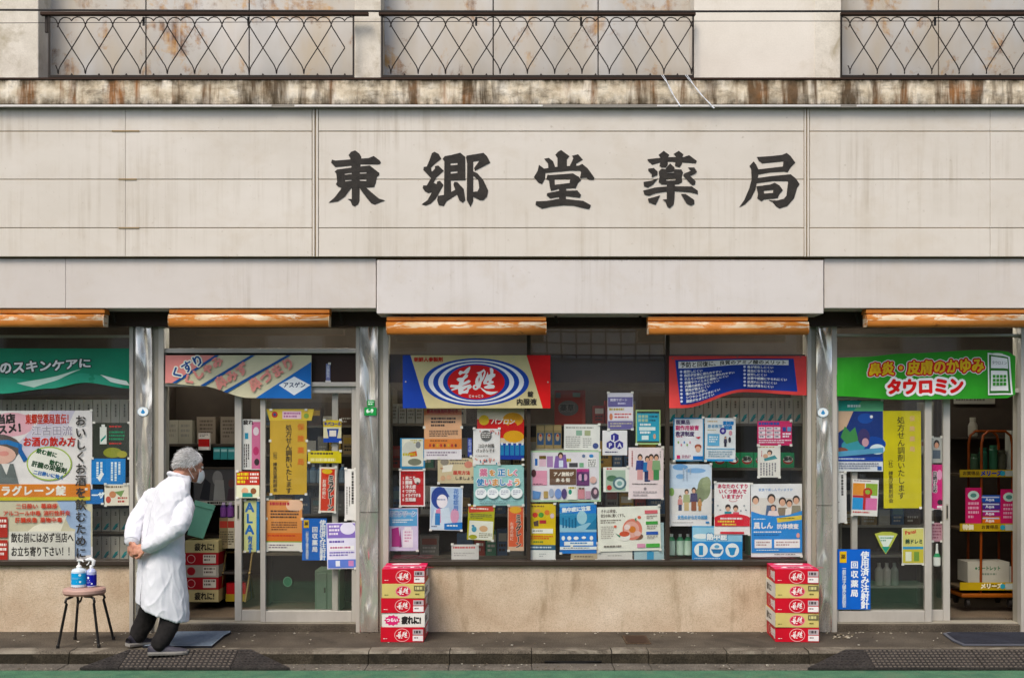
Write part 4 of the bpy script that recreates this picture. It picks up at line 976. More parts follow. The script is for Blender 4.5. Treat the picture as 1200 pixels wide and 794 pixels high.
def d_(P): P.r(596, 594, 613, 640, '#cf6a4c'); P.e(604, 597, 7, 4, '#d8aa48'); P.t(604, 602, 7, 'ミラグレーン', '#2a211d', v=True, b=0.4, gap=0.93, out='#d8c8b8', ob=0.4); P.t(597.5, 611, 4.4, 'お酒の前に', '#e3d5c5', v=True)
ps('slim orange red poster with vertical lettering beside the dark mullion', (595, 592, 614, 645), '#cdb39c', d_)
def d_(P): P.fine(531, 640, 559, 644, 1, '#c06a6a'); P.fine(532, 647, 556, 652, 2, '#a9a6a2')
ps('small white slip lying at the foot of the middle window, left pane', (529, 637.5, 561, 655), '#c3c1bc', d_)
ps('thin blue vertical label left of the confetti notice', (548, 513, 553, 534.5), '#3c4fa0', lambda P: P.t(548.7, 514.5, 3.8, '定期点検', '#aab4d8', v=True, b=0.1), name='label_strip')
# --- middle window, centre pane
def d_(P):
    P.fine(663, 500, 701, 503, 1, '#9a9a94'); P.r(675, 504, 682, 510, '#93b3a0'); P.r(685, 504, 692, 510, '#a9b08c'); P.fine(663, 511, 680, 525, 6, '#aeaeaa'); P.fine(683, 513, 693, 525, 5, '#aeaeaa'); P.e(698, 522, 3.4, 3.4, '#4a5a8c')
ps('white newsletter sheet with two small green pictures in the middle window', (661, 497, 703, 527), '#d9d9d4', d_)
def d_(P):
    P.r(622.5, 529.5, 702, 585.5, '#d5d2d6'); P.r(627, 537, 630, 545, '#2f6fb4'); P.r(632, 533, 640, 546, '#d5b7c4'); P.t(632, 533.5, 4, '美容特集', '#6d5f22', b=0.3, sx=0.5); P.r(641, 534, 648, 547, '#a98cb4'); P.p([(651, 534), (663, 532), (665, 548), (649, 548)], '#8a6ea8'); P.e(657, 533, 3.2, 3.6, '#4a302c'); P.e(657, 534.5, 2, 2.5, '#d8b0a0'); P.r(655, 539, 660, 547, '#ccd3e2'); P.fine(664, 537, 670, 541, 1, '#b7ad3a', fill=0.9)
    P.r(667, 542, 677, 547, '#454348'); P.r(679, 542, 684, 547, '#7fae8c'); P.e(684, 534, 2, 2, '#6f7f9c'); P.r(688, 536, 699, 547, '#e2e2df'); P.fine(689, 538, 698, 547, 4, '#55504f'); P.e(693, 534, 2.6, 2, '#4b8fc4')
    P.r(624, 551, 641, 568, '#dba0b4'); P.e(625.5, 554, 2.8, 4.6, '#4d2c30'); P.fine(625, 566, 640, 568, 1, '#3d2a2e'); P.r(644, 549, 675, 567.5, '#6d5443'); P.t(648.5, 552.5, 5, 'アノ施設が', '#e3dbd0', b=0.25, sx=0.95); P.t(651, 559.5, 5, 'ある街', '#e3dbd0', b=0.25, gap=1.2); P.r(675.5, 549, 690.5, 568.5, '#6d3d70'); P.r(676, 549, 690, 552.5, '#b4518c'); P.e(680, 559, 2.2, 4, '#d3aac4'); P.e(686, 559, 2.2, 4, '#d3aac4'); P.r(681.5, 555, 684.5, 564, '#2d3550')
    P.p([(624, 574), (634, 576), (632, 584), (624, 584)], '#6c94c4'); P.r(637, 575, 642, 583, '#b9a06a'); P.e(646, 577, 3, 5, '#a9b5cc'); P.e(654, 578, 4, 6, '#7f9bcf'); P.e(661, 578, 3.2, 6, '#5a4a78'); P.r(665, 570, 676, 585, '#dcdcd6'); P.e(668, 576, 2, 3, '#34937c'); P.fine(666, 570, 675, 573, 1, '#b3a43a', fill=0.8); P.r(677, 573, 685, 584, '#c98f96'); P.fine(678, 571, 686, 573.5, 1, '#57502a', fill=0.8); P.r(686, 575, 692, 584, '#c5a3b4'); P.e(697, 577, 4.6, 6.6, '#574752'); P.e(697.5, 576, 2, 3, '#d5b4be'); P.e(695, 562, 4, 4, '#dbb7ae')
ps('wide magazine collage poster with a light green border in the middle window', (620, 527.5, 704, 587.5), '#b4cfae', d_, Y=PY - 0.003)
def d_(P): P.r(712.5, 465, 741.5, 476.5, '#6f699c'); P.t(715, 466.5, 3.4, '健康サポート', '#d9d7e4', b=0.1); P.fine(724, 471.5, 740, 475, 1, '#c9c6da'); P.fine(714, 478, 740, 481.5, 1, '#b9a94c', fill=0.7); P.r(719, 483, 741, 491, '#e3dcdf'); P.fine(720, 484, 740, 491, 2, '#c2686c'); P.e(716, 488, 2, 4, '#cf8a68'); P.r(712.5, 493, 741.5, 502.5, '#6f699c'); P.fine(715, 495, 740, 501, 2, '#b9b4a0')
ps('purple and white notice high in the centre pane of the middle window', (712, 460, 742, 503), '#d2cfd8', d_)
def d_(P): P.r(746, 481.5, 772, 483.5, '#3a4a44'); P.r(747, 483.5, 771, 517, '#4ca4bd')
def d_(P):
    P.r(746.5, 481.5, 772.5, 518.5, '#4ba5bf'); P.r(746.5, 481.5, 772.5, 484, '#36443e'); P.r(746.5, 516.5, 772.5, 518.5, '#36443e')
    for j in range(2):
        for i in range(3): P.r(748 + i*4, 486 + j*4.6, 751.2 + i*4, 489.4 + j*4.6, '#a9bfa8')
        P.fine(761, 487 + j*4.6, 771, 489.6 + j*4.6, 1, '#2c5060')
    P.fine(750, 496, 764, 499, 1, '#dbe8ea', fill=0.8); P.r(749, 500, 768, 504, '#d2e3e4'); P.fine(750, 505, 766, 509, 1, '#dbe8ea', fill=0.7); P.r(752, 510, 760, 515, '#d2e3e4'); P.e(767, 511, 1.6, 3, '#cfa98f')
ps('cyan notice with a light green border in the centre pane of the middle window', (745, 480, 774, 520.5), '#a9c48c', d_)
def d_(P):
    for cx, cy, ch in ((720.5, 512, 'J'), (715.3, 521, 'P'), (725.7, 521, 'A')):
        P.p([(cx + 5.2*math.cos(R(30 + 60*k)), cy - 5.2*math.sin(R(30 + 60*k))) for k in range(6)], '#332f8c'); P.t(cx - 2, cy - 3.4, 7, ch, '#dcdbe6', b=0.35)
    P.fine(709, 528.6, 732, 531, 1, '#4a4870')
ps('white card with three dark blue hexagons in the middle window', (706, 504, 735, 533), '#dbdadb', d_, name='association_card', cat='card')
def d_(P):
    for x, top, bot in ((750, '#3a4a8c', '#d3a4a4'), (758.5, '#3f7fb4', '#2b3a66'), (763, '#d9a6a0', '#d9a6a0'), (769, '#8fae86', '#4f8f5c')): person_fig(P, x, 532 + (x == 758.5)*2, 30, top, bot)
    P.fine(740, 528, 743, 552, 1, '#b77f7c', True, 0.5); P.fine(773, 528, 776, 540, 1, '#a8a3a0', True, 0.4); P.fine(741, 566, 773, 568, 1, '#6d6664'); P.e(756, 572, 1.6, 1.6, '#8d8486'); P.fine(742, 575, 770, 582, 2, '#b5aaac')
ps('pale pink poster of four small standing figures in the middle window', (736.5, 524, 777.5, 584), '#dccfd0', d_)
def d_(P): P.r(710, 550.5, 733, 575, '#a8bba9'); P.fine(711, 548, 722, 550, 1, '#c2493c', fill=0.9); P.e(717, 560, 6, 3.6, '#54795a'); P.e(726, 566, 8, 7.6, '#55747c'); P.e(726, 566, 5.6, 5.2, '#c4cfcc'); P.e(714, 571, 3, 3, '#b9413b'); P.e(726, 566, 3, 2.8, '#7fa3a0')
ps('small white leaflet with a photo of dishes beside the pink poster', (707, 547, 737, 576), '#d9d8d2', d_)
def d_(P):
    P.fine(622, 592, 649, 595, 1, '#7d5f2c'); P.e(627, 603, 3.2, 3, '#c8463c'); P.e(634, 603, 3.2, 3, '#5a9c42'); P.e(641, 600, 3, 3, '#d9864a'); P.e(647, 604, 2.4, 3, '#c9b6bd'); P.e(630, 598, 3, 2, '#d5a56e'); P.p([(625, 611), (631, 609), (631, 616), (626, 616)], '#5a4a44'); P.r(632, 609, 640, 613, '#b23c46'); P.r(623, 619, 648, 624.5, '#e3e0d2'); P.fine(624, 621, 642, 623, 1, '#4a4a44'); P.fine(622, 627, 648, 632, 2, '#d0743c', fill=0.7); P.fine(625, 633.5, 647, 635.5, 1, '#63883a', fill=0.9); P.r(619, 638, 651, 644, '#35607c'); P.fine(621, 640, 649, 643, 1, '#c6d2da'); P.r(619, 644, 651, 656, '#d2d4d0'); P.fine(632, 648, 640, 653, 2, '#aeb2b0')
ps('yellow leaflet over a white sheet at the foot of the middle window, centre pane', (619.5, 590, 651, 656), '#d8bf46', d_)
def d_(P):
    P.p([(656, 590), (699, 589), (699, 596), (656, 601)], '#7fb2d4'); P.p([(656, 594), (699, 590.5), (699, 596), (656, 600)], '#2f86cc'); P.t(658.5, 594.5, 5.6, '熱中症に注意', '#dfe8ee', b=0.35, rot=4); P.r(656, 601, 699, 622, '#4a92b8'); P.e(682, 606, 6, 8, '#a9cdd8'); P.p([(656, 614), (672, 618), (690, 612), (699, 615), (699, 623), (656, 623)], '#9cc3d4')
    for i in range(5): P.r(659 + i*3.6, 606 + (i % 2)*2, 661 + i*3.6, 618, '#2d6f95')
    P.p([(686, 620), (699, 606), (699, 620)], '#3a80a4'); P.e(660, 630, 2, 2.6, '#dbe6ee'); P.e(667, 630, 2.4, 2.4, '#dbe6ee'); P.e(675, 630, 3, 2, '#dbe6ee'); P.e(684, 629.5, 2.6, 1.6, '#dbe6ee'); P.e(693, 630, 2, 2.6, '#dbe6ee'); P.r(661, 634, 695, 638.5, '#dbe4ea'); P.fine(668, 635, 694, 638, 1, '#3b80b4'); P.r(656, 640, 699, 643.5, '#dbe4ea'); P.fine(660, 641, 692, 642.8, 1, '#55606a')
ps('bright blue poster with a pale misty picture in the middle window', (656, 589, 699, 648), '#2484cc', d_, Y=PY - 0.002)
def d_(P): P.fine(673, 651, 697, 653.5, 1, '#6a6152')
ps('beige slip peeking out under the bright blue poster', (669, 640, 700, 656), '#b8ab92', d_)
def d_(P): P.fine(712, 650, 730, 652, 1, '#a3a29c')
ps('white sheet peeking out under the pink flower poster', (699.5, 636, 741, 656.3), '#cccbc4', d_, Y=PY + 0.004)
def d_(P): P.e(762, 650, 4, 5, '#4590b8'); P.r(758, 646, 766, 655, '#4f9abf')
ps('pale aqua sheet in the corner under the pink flower poster', (743, 612, 778, 656.3), '#a9c0c4', d_, Y=PY + 0.004)
def d_(P):
    P.t(704.5, 595.8, 4.4, 'それは検査、', '#5a5048', b=0.12, sx=0.8); P.t(704.5, 601, 4.4, '自分の体に聞くくすり。', '#5a5048', b=0.12, sx=0.62); P.fine(704, 608, 728, 613, 2, '#8d857a'); P.fine(704, 615.5, 719, 631, 7, '#b5afa5')
    P.e(747, 628.5, 6.5, 4, '#7a5a48'); P.e(741, 620, 11.5, 12.5, '#d98d7c', 28); P.e(740, 620, 9, 9.6, '#e3b2a6', 24); P.e(741, 620, 4, 4, '#d48a4c', 16); P.e(735, 617, 3.6, 3.2, '#ecd0cb'); P.e(747, 625, 4, 3, '#e8c4bc'); P.e(732, 628, 6.4, 5.4, '#dedbd4', 20); P.e(731.5, 625, 6, 3.2, '#c9654c', 18); P.p([(721, 624), (727, 627), (726, 629)], '#3f8a6c')
    P.e(749.5, 606, 2.2, 1.8, '#d57762'); P.e(721, 616, 1.8, 1.6, '#d57762'); P.p([(744, 608), (746, 606), (746, 612)], '#4a9478')
    P.r(756, 598, 771, 602, '#d5767c'); P.r(757, 611, 771, 614.6, '#52a052'); P.r(757, 623, 771, 626.6, '#4468b4'); P.fine(758, 604, 770, 609, 2, '#aaa29a'); P.fine(758, 616, 770, 621, 2, '#aaa29a'); P.fine(758, 628, 770, 632, 2, '#aaa29a'); P.r(746, 637, 755.5, 641.5, '#dba0b9'); P.r(756.5, 637, 772.5, 641.5, '#5cae54'); P.fine(707, 638, 744, 642, 1, '#8a847c', fill=0.5)
ps('wide cream poster with a big pink round flower in the middle window', (700.5, 593, 774, 645), '#deded3', d_, rot=-1.2, Y=PY - 0.003)
# --- middle window, right pane
def d_(P):
    P.r(790.5, 490.5, 823.5, 538.5, '#d9d9dd'); P.t(792, 491.5, 5.6, '医薬品', '#54426c', b=0.3); P.t(791.5, 498, 6, '副作用被害', '#bf4678', b=0.3, sx=0.92); P.t(791.5, 505, 6, '救済制度', '#54426c', b=0.3, sx=0.92); P.fine(793, 511, 804, 513, 1, '#c76a8c')
    for i in range(5): P.e(795 + i*3.4, 518 + (i % 2)*3, 1, 1.6, ('#8fb36c', '#cf8fa0', '#7fa3cf')[i % 3], 8)
    P.e(818, 523, 4, 3, '#a3604c'); P.e(818, 526, 3, 3.6, '#dcb7a2'); P.p([(813, 531), (822, 529), (823, 539), (812, 539)], '#d4dbe6'); P.p([(815, 512), (821, 511), (819, 514)], '#cc4a5c'); P.r(793, 533, 797, 537, '#d2487c'); P.fine(799, 533, 810, 537, 2, '#b98a9c'); P.r(812, 534, 823.5, 538.5, '#2f80c4')
ps('relief notice with a nurse drawing and blue frame in the middle window', (789, 489, 825, 540), '#4a90b8', d_)
def d_(P):
    P.fine(829, 493, 846, 495, 1, '#c2a25c'); P.t(829, 497, 4.4, '患者教室', '#6f9ec0', b=0.15); P.t(847, 493, 5, '薬剤師', '#3b86c0', b=0.3, sx=0.85); P.t(848, 498, 5, '相談', '#3b86c0', b=0.3); P.fine(829, 503, 842, 505, 1, '#b5b08f'); P.e(847, 504.5, 3.8, 4, '#473f92', 16); P.e(847, 504.5, 1.6, 1.8, '#b9b6d0'); P.e(856, 507, 2, 3, '#cf9ca8'); P.r(829, 508, 843, 522, '#79b5d8'); P.fine(831, 511, 841, 519, 3, '#dce8ee'); person_fig(P, 850, 511, 12, '#4a4a60', '#2d2d40'); P.e(855, 515, 1.6, 3.4, '#3c3a48'); P.r(828, 525, 861, 526, '#7ab4d4'); P.fine(830, 528, 858, 536, 3, '#9fb4c2'); P.r(826.5, 537.5, 861.5, 540, '#4b9fd2')
ps('pale blue counselling leaflet beside the relief notice', (826, 489.5, 862, 540), '#d6dadc', d_)
def d_(P): P.t(888.5, 494, 5, 'アノ施設で販売中', '#2c58a8', b=0.3, sx=0.98)
def d_(P):
    P.fine(889, 494.5, 926, 498, 1, '#35549c', fill=0.9)
    for j in range(3):
        for i in range(3): P.r(889 + i*8.8, 500 + j*4.7, 896.8 + i*8.8, 503.8 + j*4.7, '#dcd3d8'); P.fine(890 + i*8.8, 501 + j*4.7, 896 + i*8.8, 503.4 + j*4.7, 1, '#3a3a58')
    P.r(917, 500, 921, 505, '#314a94'); P.r(922.5, 500, 927, 505, '#6f9cc8'); P.fine(917, 507, 927, 513, 2, '#ead3dc', fill=0.7); P.fine(889, 515, 927, 520, 2, '#ead3dc', fill=0.5)
ps('hot pink price notice in the right pane of the middle window', (887.5, 493, 928, 521.5), '#cb3a70', d_)
def d_(P): P.fine(890, 523, 912, 525, 1, '#b99a5c'); P.e(902, 530, 3, 3.2, '#4a3b36'); P.e(901.5, 531, 2, 2.2, '#dcb69e'); P.p([(895, 537), (908, 533), (911, 537), (896, 540)], '#4d8f94'); P.e(897, 534, 3, 2.5, '#cda58c'); P.fine(891, 542, 911, 557, 6, '#7c7a80', True, 0.5); P.fine(892, 528, 894, 540, 1, '#c06a7a', True)
ps('small white sheet with a reading figure below the pink price notice', (888, 521.8, 914.5, 559), '#d5d3cc', d_, Y=PY - 0.002)
def d_(P):
    P.r(784, 544, 833.5, 572, '#c2d0df'); P.e(797, 547, 9, 3.6, '#7fa9d4'); P.e(815, 551, 12, 3, '#8fb4da'); P.e(797, 558, 5, 3, '#8fb4da'); P.p([(783.5, 580), (834, 574), (834, 602), (783.5, 602)], '#d6d4d2'); P.e(825, 572, 7.6, 13, '#8d9778'); P.e(828, 566, 5, 8, '#9aa383'); P.e(820, 580, 6, 9, '#868f72'); P.e(787, 576, 3, 5, '#8db065')
    person_fig(P, 797, 580, 18, '#cf9a96', '#4a4f6c'); person_fig(P, 804.5, 573, 25, '#a9b088', '#c9b58c'); person_fig(P, 813, 571, 27, '#555070', '#96624a'); person_fig(P, 820, 583, 15, '#c79a68', '#b58a58'); P.fine(800, 548, 812, 563, 3, '#aebdcf', True, 0.4); P.t(794, 603, 5, '女性のからだの相談', '#6fa6d0', b=0.25, sx=0.78); P.fine(788, 611, 826, 612.4, 1, '#b4b2ae'); P.r(827, 610.5, 831, 612.5, '#4a90c8')
ps('pale poster of a family walking under a blue sky in the middle window', (783.5, 543.5, 834, 616), '#d7d6d6', d_, rot=0.6)
def d_(P):
    P.t(840.5, 566.5, 5.6, 'あなたのくすり', '#c04668', b=0.3, sx=0.93); P.t(842, 572.5, 5.6, 'いくつ飲んで', '#c04668', b=0.3, sx=0.98); P.t(845.5, 578.5, 5.6, 'いますか？', '#c04668', b=0.3, sx=0.98); P.e(859, 585.6, 5, 2, '#dba9ae'); P.e(859, 585.4, 4, 1.4, '#dfdedc'); P.e(853, 594, 3.2, 3.6, '#3c302c'); P.e(853, 596, 2.4, 2.6, '#dcb49c'); P.e(862, 594.5, 3, 3.4, '#3c302c'); P.e(862, 596.4, 2.3, 2.5, '#dcb49c'); P.p([(849, 599), (857, 599), (857, 604), (849, 604)], '#2f8f98'); P.p([(859, 599.5), (866, 599.5), (866, 604), (859, 604)], '#d86a76')
    for x, y in ((841, 592), (844, 597), (872, 592), (868, 598), (874, 597)): P.e(x, y, 1.2, 0.8, '#8f9aa0', 8)
    P.e(858, 607, 21, 5.5, '#d0424e', 24); P.r(837.5, 606, 878.5, 616, '#d0424e'); P.fine(844, 606, 874, 609, 1, '#ecdada', fill=0.7); P.fine(841, 609.5, 876, 612, 1, '#e3cf6a', fill=0.8); P.fine(846, 613, 870, 615.4, 1, '#e3cf6a', fill=0.8); P.r(844, 622.5, 872, 625, '#cf4450')
ps('white poster with pink lettering and a red curved band in the middle window', (837, 565, 879, 626), '#dddcda', d_, Y=PY - 0.003)
def d_(P):
    P.r(811.5, 617.5, 869.5, 634, '#9fcbe0'); P.e(822, 628, 10, 3, '#dbe6ea'); P.t(828, 624.5, 8, '熱中症', '#dde9ee', b=0.5, out='#4a90bc', ob=0.9); P.r(811.5, 634, 869.5, 656, '#2b93cf')
    for i in range(3): P.e(821.5 + i*18.3, 644, 8, 8.2, '#dbe6ea', 22)
    P.r(819, 639, 824, 650, '#3a94c4'); P.p([(833, 643), (847, 643), (844, 648), (836, 648)], '#3a7cae'); P.e(840, 640, 3, 2, '#6fa9cc'); P.p([(853, 641), (863, 641), (861, 647), (855, 647)], '#3a94c4'); P.e(858, 648, 3, 2, '#3a94c4'); P.fine(814, 653.4, 846, 654.8, 1, '#dbe6ea')
ps('blue heat stroke poster with three white circles at the foot of the middle window', (811, 616, 870, 656.3), '#57a9d4', d_)
def d_(P):
    P.t(889, 571.5, 3.6, '家族で楽しんでいますか', '#7fa3cc', b=0.08, gap=1.02); P.r(880.5, 583, 939.5, 604, '#cdcac4')
    for x, y, s_, sh in ((885.5, 585, 4.4, '#d8cfc6'), (904, 583.5, 5, '#5c6f8c'), (917, 587, 4.6, '#8c7f6c'), (925, 589, 4, '#d9d4cd'), (933, 585, 4.4, '#8f8a78')):
        P.p([(x - s_*1.4, y + 20), (x - s_*1.1, y + s_*1.6), (x + s_*1.1, y + s_*1.6), (x + s_*1.4, y + 20)], sh); P.e(x, y, s_*0.95, s_*1.1, '#2f2622', 16); P.e(x, y + s_*0.35, s_*0.72, s_*0.9, '#d9b29a', 16)
    P.e(906, 594, 3.2, 3.4, '#3a2c26'); P.e(906, 595.4, 2.6, 2.8, '#dfbba6'); P.p([(899, 604), (901, 598), (911, 598), (913, 604)], '#dccdca')
    P.p([(880.2, 598.5), (893, 602.5), (908, 604.5), (924, 603), (939.8, 598), (939.8, 647), (880.2, 647)], '#4a94d4'); P.p([(910, 606.5), (939.5, 603.2), (939.5, 608.5), (911, 612)], '#d9c867'); P.fine(913, 606.4, 937, 608.6, 1, '#7d6a2c'); P.fine(883, 607, 908, 609, 1, '#cfe0ee'); P.t(883, 611, 8.2, '風しん', '#e3e9ee', b=0.4, sx=0.92); P.t(910, 613, 6.4, '抗体検査', '#e3e9ee', b=0.3); P.fine(883, 622, 918, 624, 1, '#dbe6ee', fill=0.7); P.fine(883, 625.5, 930, 628, 1, '#2f6fa8', fill=0.5); P.e(935, 627, 2, 3, '#d9a79c')
    P.r(884, 631.5, 904, 641.5, '#e0e2e0'); P.r(907, 631.5, 937, 641.5, '#e0e2e0'); P.fine(886, 634, 902, 640, 2, '#b09a9a'); P.fine(909, 634, 935, 640, 2, '#b09a9a'); P.fine(886, 643.5, 936, 645, 1, '#cfe0ee', fill=0.6); P.fine(907, 648.6, 938, 650, 1, '#55525a')
ps('tall blue and white poster of a smiling family group in the middle window', (880, 566.5, 940, 652), '#d9dadb', d_, Y=PY - 0.003)
# --- right doors
RYo = 0.074
def d_(P):
    P.r(980.5, 469, 1035, 481.5, '#3fa596'); P.p([(1010, 469), (1035, 469), (1035, 481.5), (1000, 481.5)], '#6db489'); P.fine(993, 474, 1018, 477.5, 1, '#d4e6de', fill=0.8)
    P.r(980.5, 481.5, 1034.5, 536, '#24407f'); P.p([(980.5, 481.5), (1000, 481.5), (992, 500), (980.5, 508)], '#d3b79f'); P.e(1014, 490, 9, 6, '#2f5aa4'); P.e(1022, 520, 16, 9, '#27549f'); P.e(1028, 526, 9, 6, '#cfdcea'); P.e(1000, 522, 14, 8, '#4f9aa8'); P.p([(985, 512), (990, 499), (996, 506), (1002, 500), (1006, 516), (992, 520)], '#4d9058'); P.e(1012, 512, 7, 10, '#46406f'); P.e(1014, 518, 4, 5, '#c9a3ae'); P.e(986, 528, 8, 4, '#8c5a4c'); P.e(1021, 488, 1.8, 1.8, '#e3ecf2'); P.p([(980.5, 529), (1035, 524), (1035, 530), (980.5, 535)], '#6ba4c4')
    P.r(980.5, 535, 1034.5, 540, '#2b4fa4'); P.fine(983, 536.6, 1032, 539, 1, '#d4dbea'); P.fine(983, 542, 1030, 550, 3, '#8a8fa4'); P.r(1028, 546, 1033, 550.5, '#3e66a8')
ps('dark blue and green illustrated poster with teal heading on the right door', (980.5, 469, 1034.7, 552), '#d3d6da', d_, Y=RYo)
def d_(P):
    P.t(1051.6, 487.5, 9, '処方せん調剤いたします', '#2b2718', v=True, b=0.14, gap=0.98); P.t(1041, 535, 5.6, '（社）練馬区薬剤師会', '#3c351e', v=True, b=0.1, gap=0.96); P.t(1066, 487, 6.4, '保険薬局', '#d9b58c', v=True, b=0.2, gap=1.85)
ps('bright yellow prescription notice with vertical text on the right door', (1035.3, 481, 1079.5, 595), '#cdc244', d_, Y=RYo)
def d_(P): P.fine(986, 556, 990, 604, 1, DK, True, 0.6); P.e(983, 588, 0.6, 0.6, DK, 6); P.e(983, 598, 0.6, 0.6, DK, 6)
ps('narrow white strip with vertical text under the dark blue illustrated poster', (981, 553, 992, 612), '#d4d2d0', d_, Y=RYo)
def d_(P):
    P.r(999, 566, 1013, 580, '#dd9a4c'); P.r(1014, 566, 1028, 580, '#93b04c'); P.r(999, 583, 1013, 597, '#4a9cd0'); P.r(1014, 583, 1028, 597, '#d883ae'); P.fine(1000, 562.6, 1027, 564.6, 1, '#9a6c72'); P.r(999, 580.2, 1020, 582.8, '#b8352f'); P.r(1011.5, 576, 1014.5, 597, '#b8352f'); P.e(1016.5, 576, 5.4, 5, '#b8352f', 18); P.e(1016.5, 576, 3, 2.7, '#93b04c', 16); P.fine(1000, 599, 1027, 602, 1, '#c04a4a')
ps('four colour leaflet with a red ribbon on the right door', (998.5, 561.5, 1029, 604), '#dcdad4', d_, rot=2, Y=RYo)
def d_(P): P.r(1091.5, 544, 1105, 596, '#cf3f86'); P.t(1093, 552, 5.2, '日焼け止め', '#2b2426', v=True, b=0.3, out='#e3d6da', ob=0.6, gap=0.95); P.e(1101, 556, 3, 6, '#dfa4c2'); P.e(1101.5, 588, 3.2, 3, '#2b2426'); P.r(1098, 592, 1105, 595, '#dfd6da')
ps('narrow hot pink poster on the inner right door', (1091.5, 544, 1105.3, 596.5), '#d6d0d2', d_, Y=0.128)
def d_(P): P.e(1097.5, 520, 3.4, 5, '#2a2320'); P.e(1097.5, 521.6, 2.4, 3.6, '#c99a82'); P.r(1093, 527, 1102, 537, '#55606c')
ps('small portrait card above the hot pink strip on the inner right door', (1091.5, 512, 1104.5, 542), '#a9aaa6', d_, Y=0.130, name='card')
ps('faded pink sheet low on the inner right door', (1092, 612, 1104.5, 634), '#b8929c', lambda P: P.fine(1093, 614, 1103, 632, 5, '#8d5a68'), Y=0.130)
ps('blue used needle collection sign at the foot of the right door', (981.3, 643, 1020, 713.5), '#1f6ec0', d_blue(981.3, 643, 1020, 713.5), Y=0.040, name='collection_sign', cat='sign')
def d_(P): P.p([(1025, 625), (1034, 622.6), (1044, 622.6), (1052, 625), (1044, 640), (1038, 649), (1032, 640)], '#b9bf62'); P.p([(1029, 627), (1048, 627), (1042, 638), (1038, 644), (1034, 638)], '#d3dcd2'); P.p([(1033, 640), (1043, 640), (1038, 648)], '#2f9a84'); P.fine(1031, 629, 1046, 635, 2, '#6a9c84')
poster('shield_sticker', 'yellow green shield shaped sticker on the right door', (1036, 628, 1040, 636), '#b9bf62', d_, RYo, cat='sticker')
def d_(P): P.r(1058, 619, 1082, 640, '#d2cf86'); P.t(1060, 621, 6, 'Pansi', '#c23c3c', b=0.3, rot=10); P.t(1061, 631, 6, '綿ドレミ', '#2b4f3a', b=0.35, sx=0.85); P.r(1058, 640, 1082, 643, '#4a9cc4'); P.r(1058, 643, 1082, 659, '#c9c05a'); P.r(1061, 646, 1068, 657, '#d8dcc8'); P.r(1071, 646, 1077, 657, '#7fa04c')
ps('yellow product poster with red script low on the right door', (1057, 618, 1083, 661), '#d6d6c4', d_, Y=RYo)
# --- plates and stickers on the columns
def d_(P): P.t(429.2, 478, 6, '6-9', '#d8e6da', b=0.4)
poster('address_plate', 'larger green address plate on the stainless column', (427, 477, 441, 486.5), '#2b9650', d_, -0.040, cat='plate', thick=0.003)
poster('address_plate', 'smaller green address plate above the larger one', (430.5, 468.5, 438.5, 476), '#2b9650', lambda P: P.fine(431.5, 470, 437.5, 475, 2, '#d8e6da'), -0.040, cat='plate', thick=0.003)
for px, py, lb in ((167.5, 482, 'oval white and blue sticker on the column left of the person'), (964.5, 483, 'oval white and blue sticker on the column right of the middle window')):
    mb = MB(); P = Print(mb, flat_fn(-0.037)); P.e(px, py, 6.4, 5.4, '#c9d6dc'); P.e(px, py, 5.6, 4.6, '#dfe4e6'); P.p([(px, py - 3.4), (px + 2.6, py + 1), (px + 1.2, py + 2.4), (px - 1.2, py + 2.4), (px - 2.6, py + 1)], '#3f8fc0')
    mb.build('oval_sticker', label=lb, cat='sticker')
# ------------------------------------------------------------------ shelves and goods inside the shop
ORD = ['first', 'second', 'third', 'fourth', 'fifth', 'sixth', 'seventh', 'eighth', 'ninth', 'tenth', 'eleventh', 'twelfth', 'thirteenth', 'fourteenth', 'fifteenth', 'sixteenth']
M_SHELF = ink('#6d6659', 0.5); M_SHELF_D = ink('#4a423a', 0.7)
def shelf_unit(label, p0, p1, Y, depth, boards, top, m=M_SHELF, back=True):
    u = empty('shelving_unit', W((p0+p1)/2, 740, Y), label, 'shelf')
    X0, X1 = WX(p0, Y), WX(p1, Y); zt = min(2.55, WZ(top, Y))
    for py in boards:
        mb = MB(); mb.box(X0 + 0.021, X1 - 0.021, Y, Y + depth - 0.012, WZ(py, Y) - 0.018, WZ(py, Y), m); mb.build('board', u)
    for xx in (X0, X1 - 0.02):
        mb = MB(); mb.box(xx, xx + 0.02, Y + 0.004, Y + depth, 0.056, zt, m); mb.build('upright', u)
    if back:
        mb = MB(); mb.box(X0 + 0.02, X1 - 0.02, Y + depth - 0.011, Y + depth - 0.001, 0.06, zt, M_SHELF_D); mb.build('back_panel', u)
    return u
def goods(name, label, p0, p1, y0, y1, Y, depth, col, draw=None, cat='box', group=None, rotz=0):
    mb = MB(); mb.pbox(p0, p1, y0, y1, Y, depth, col)
    if draw: draw(Print(mb, flat_fn(Y)))
    o = mb.build(name, label=label, cat=cat, group=group)
    if rotz: o.rotation_euler = (0, 0, R(rotz))
    return o
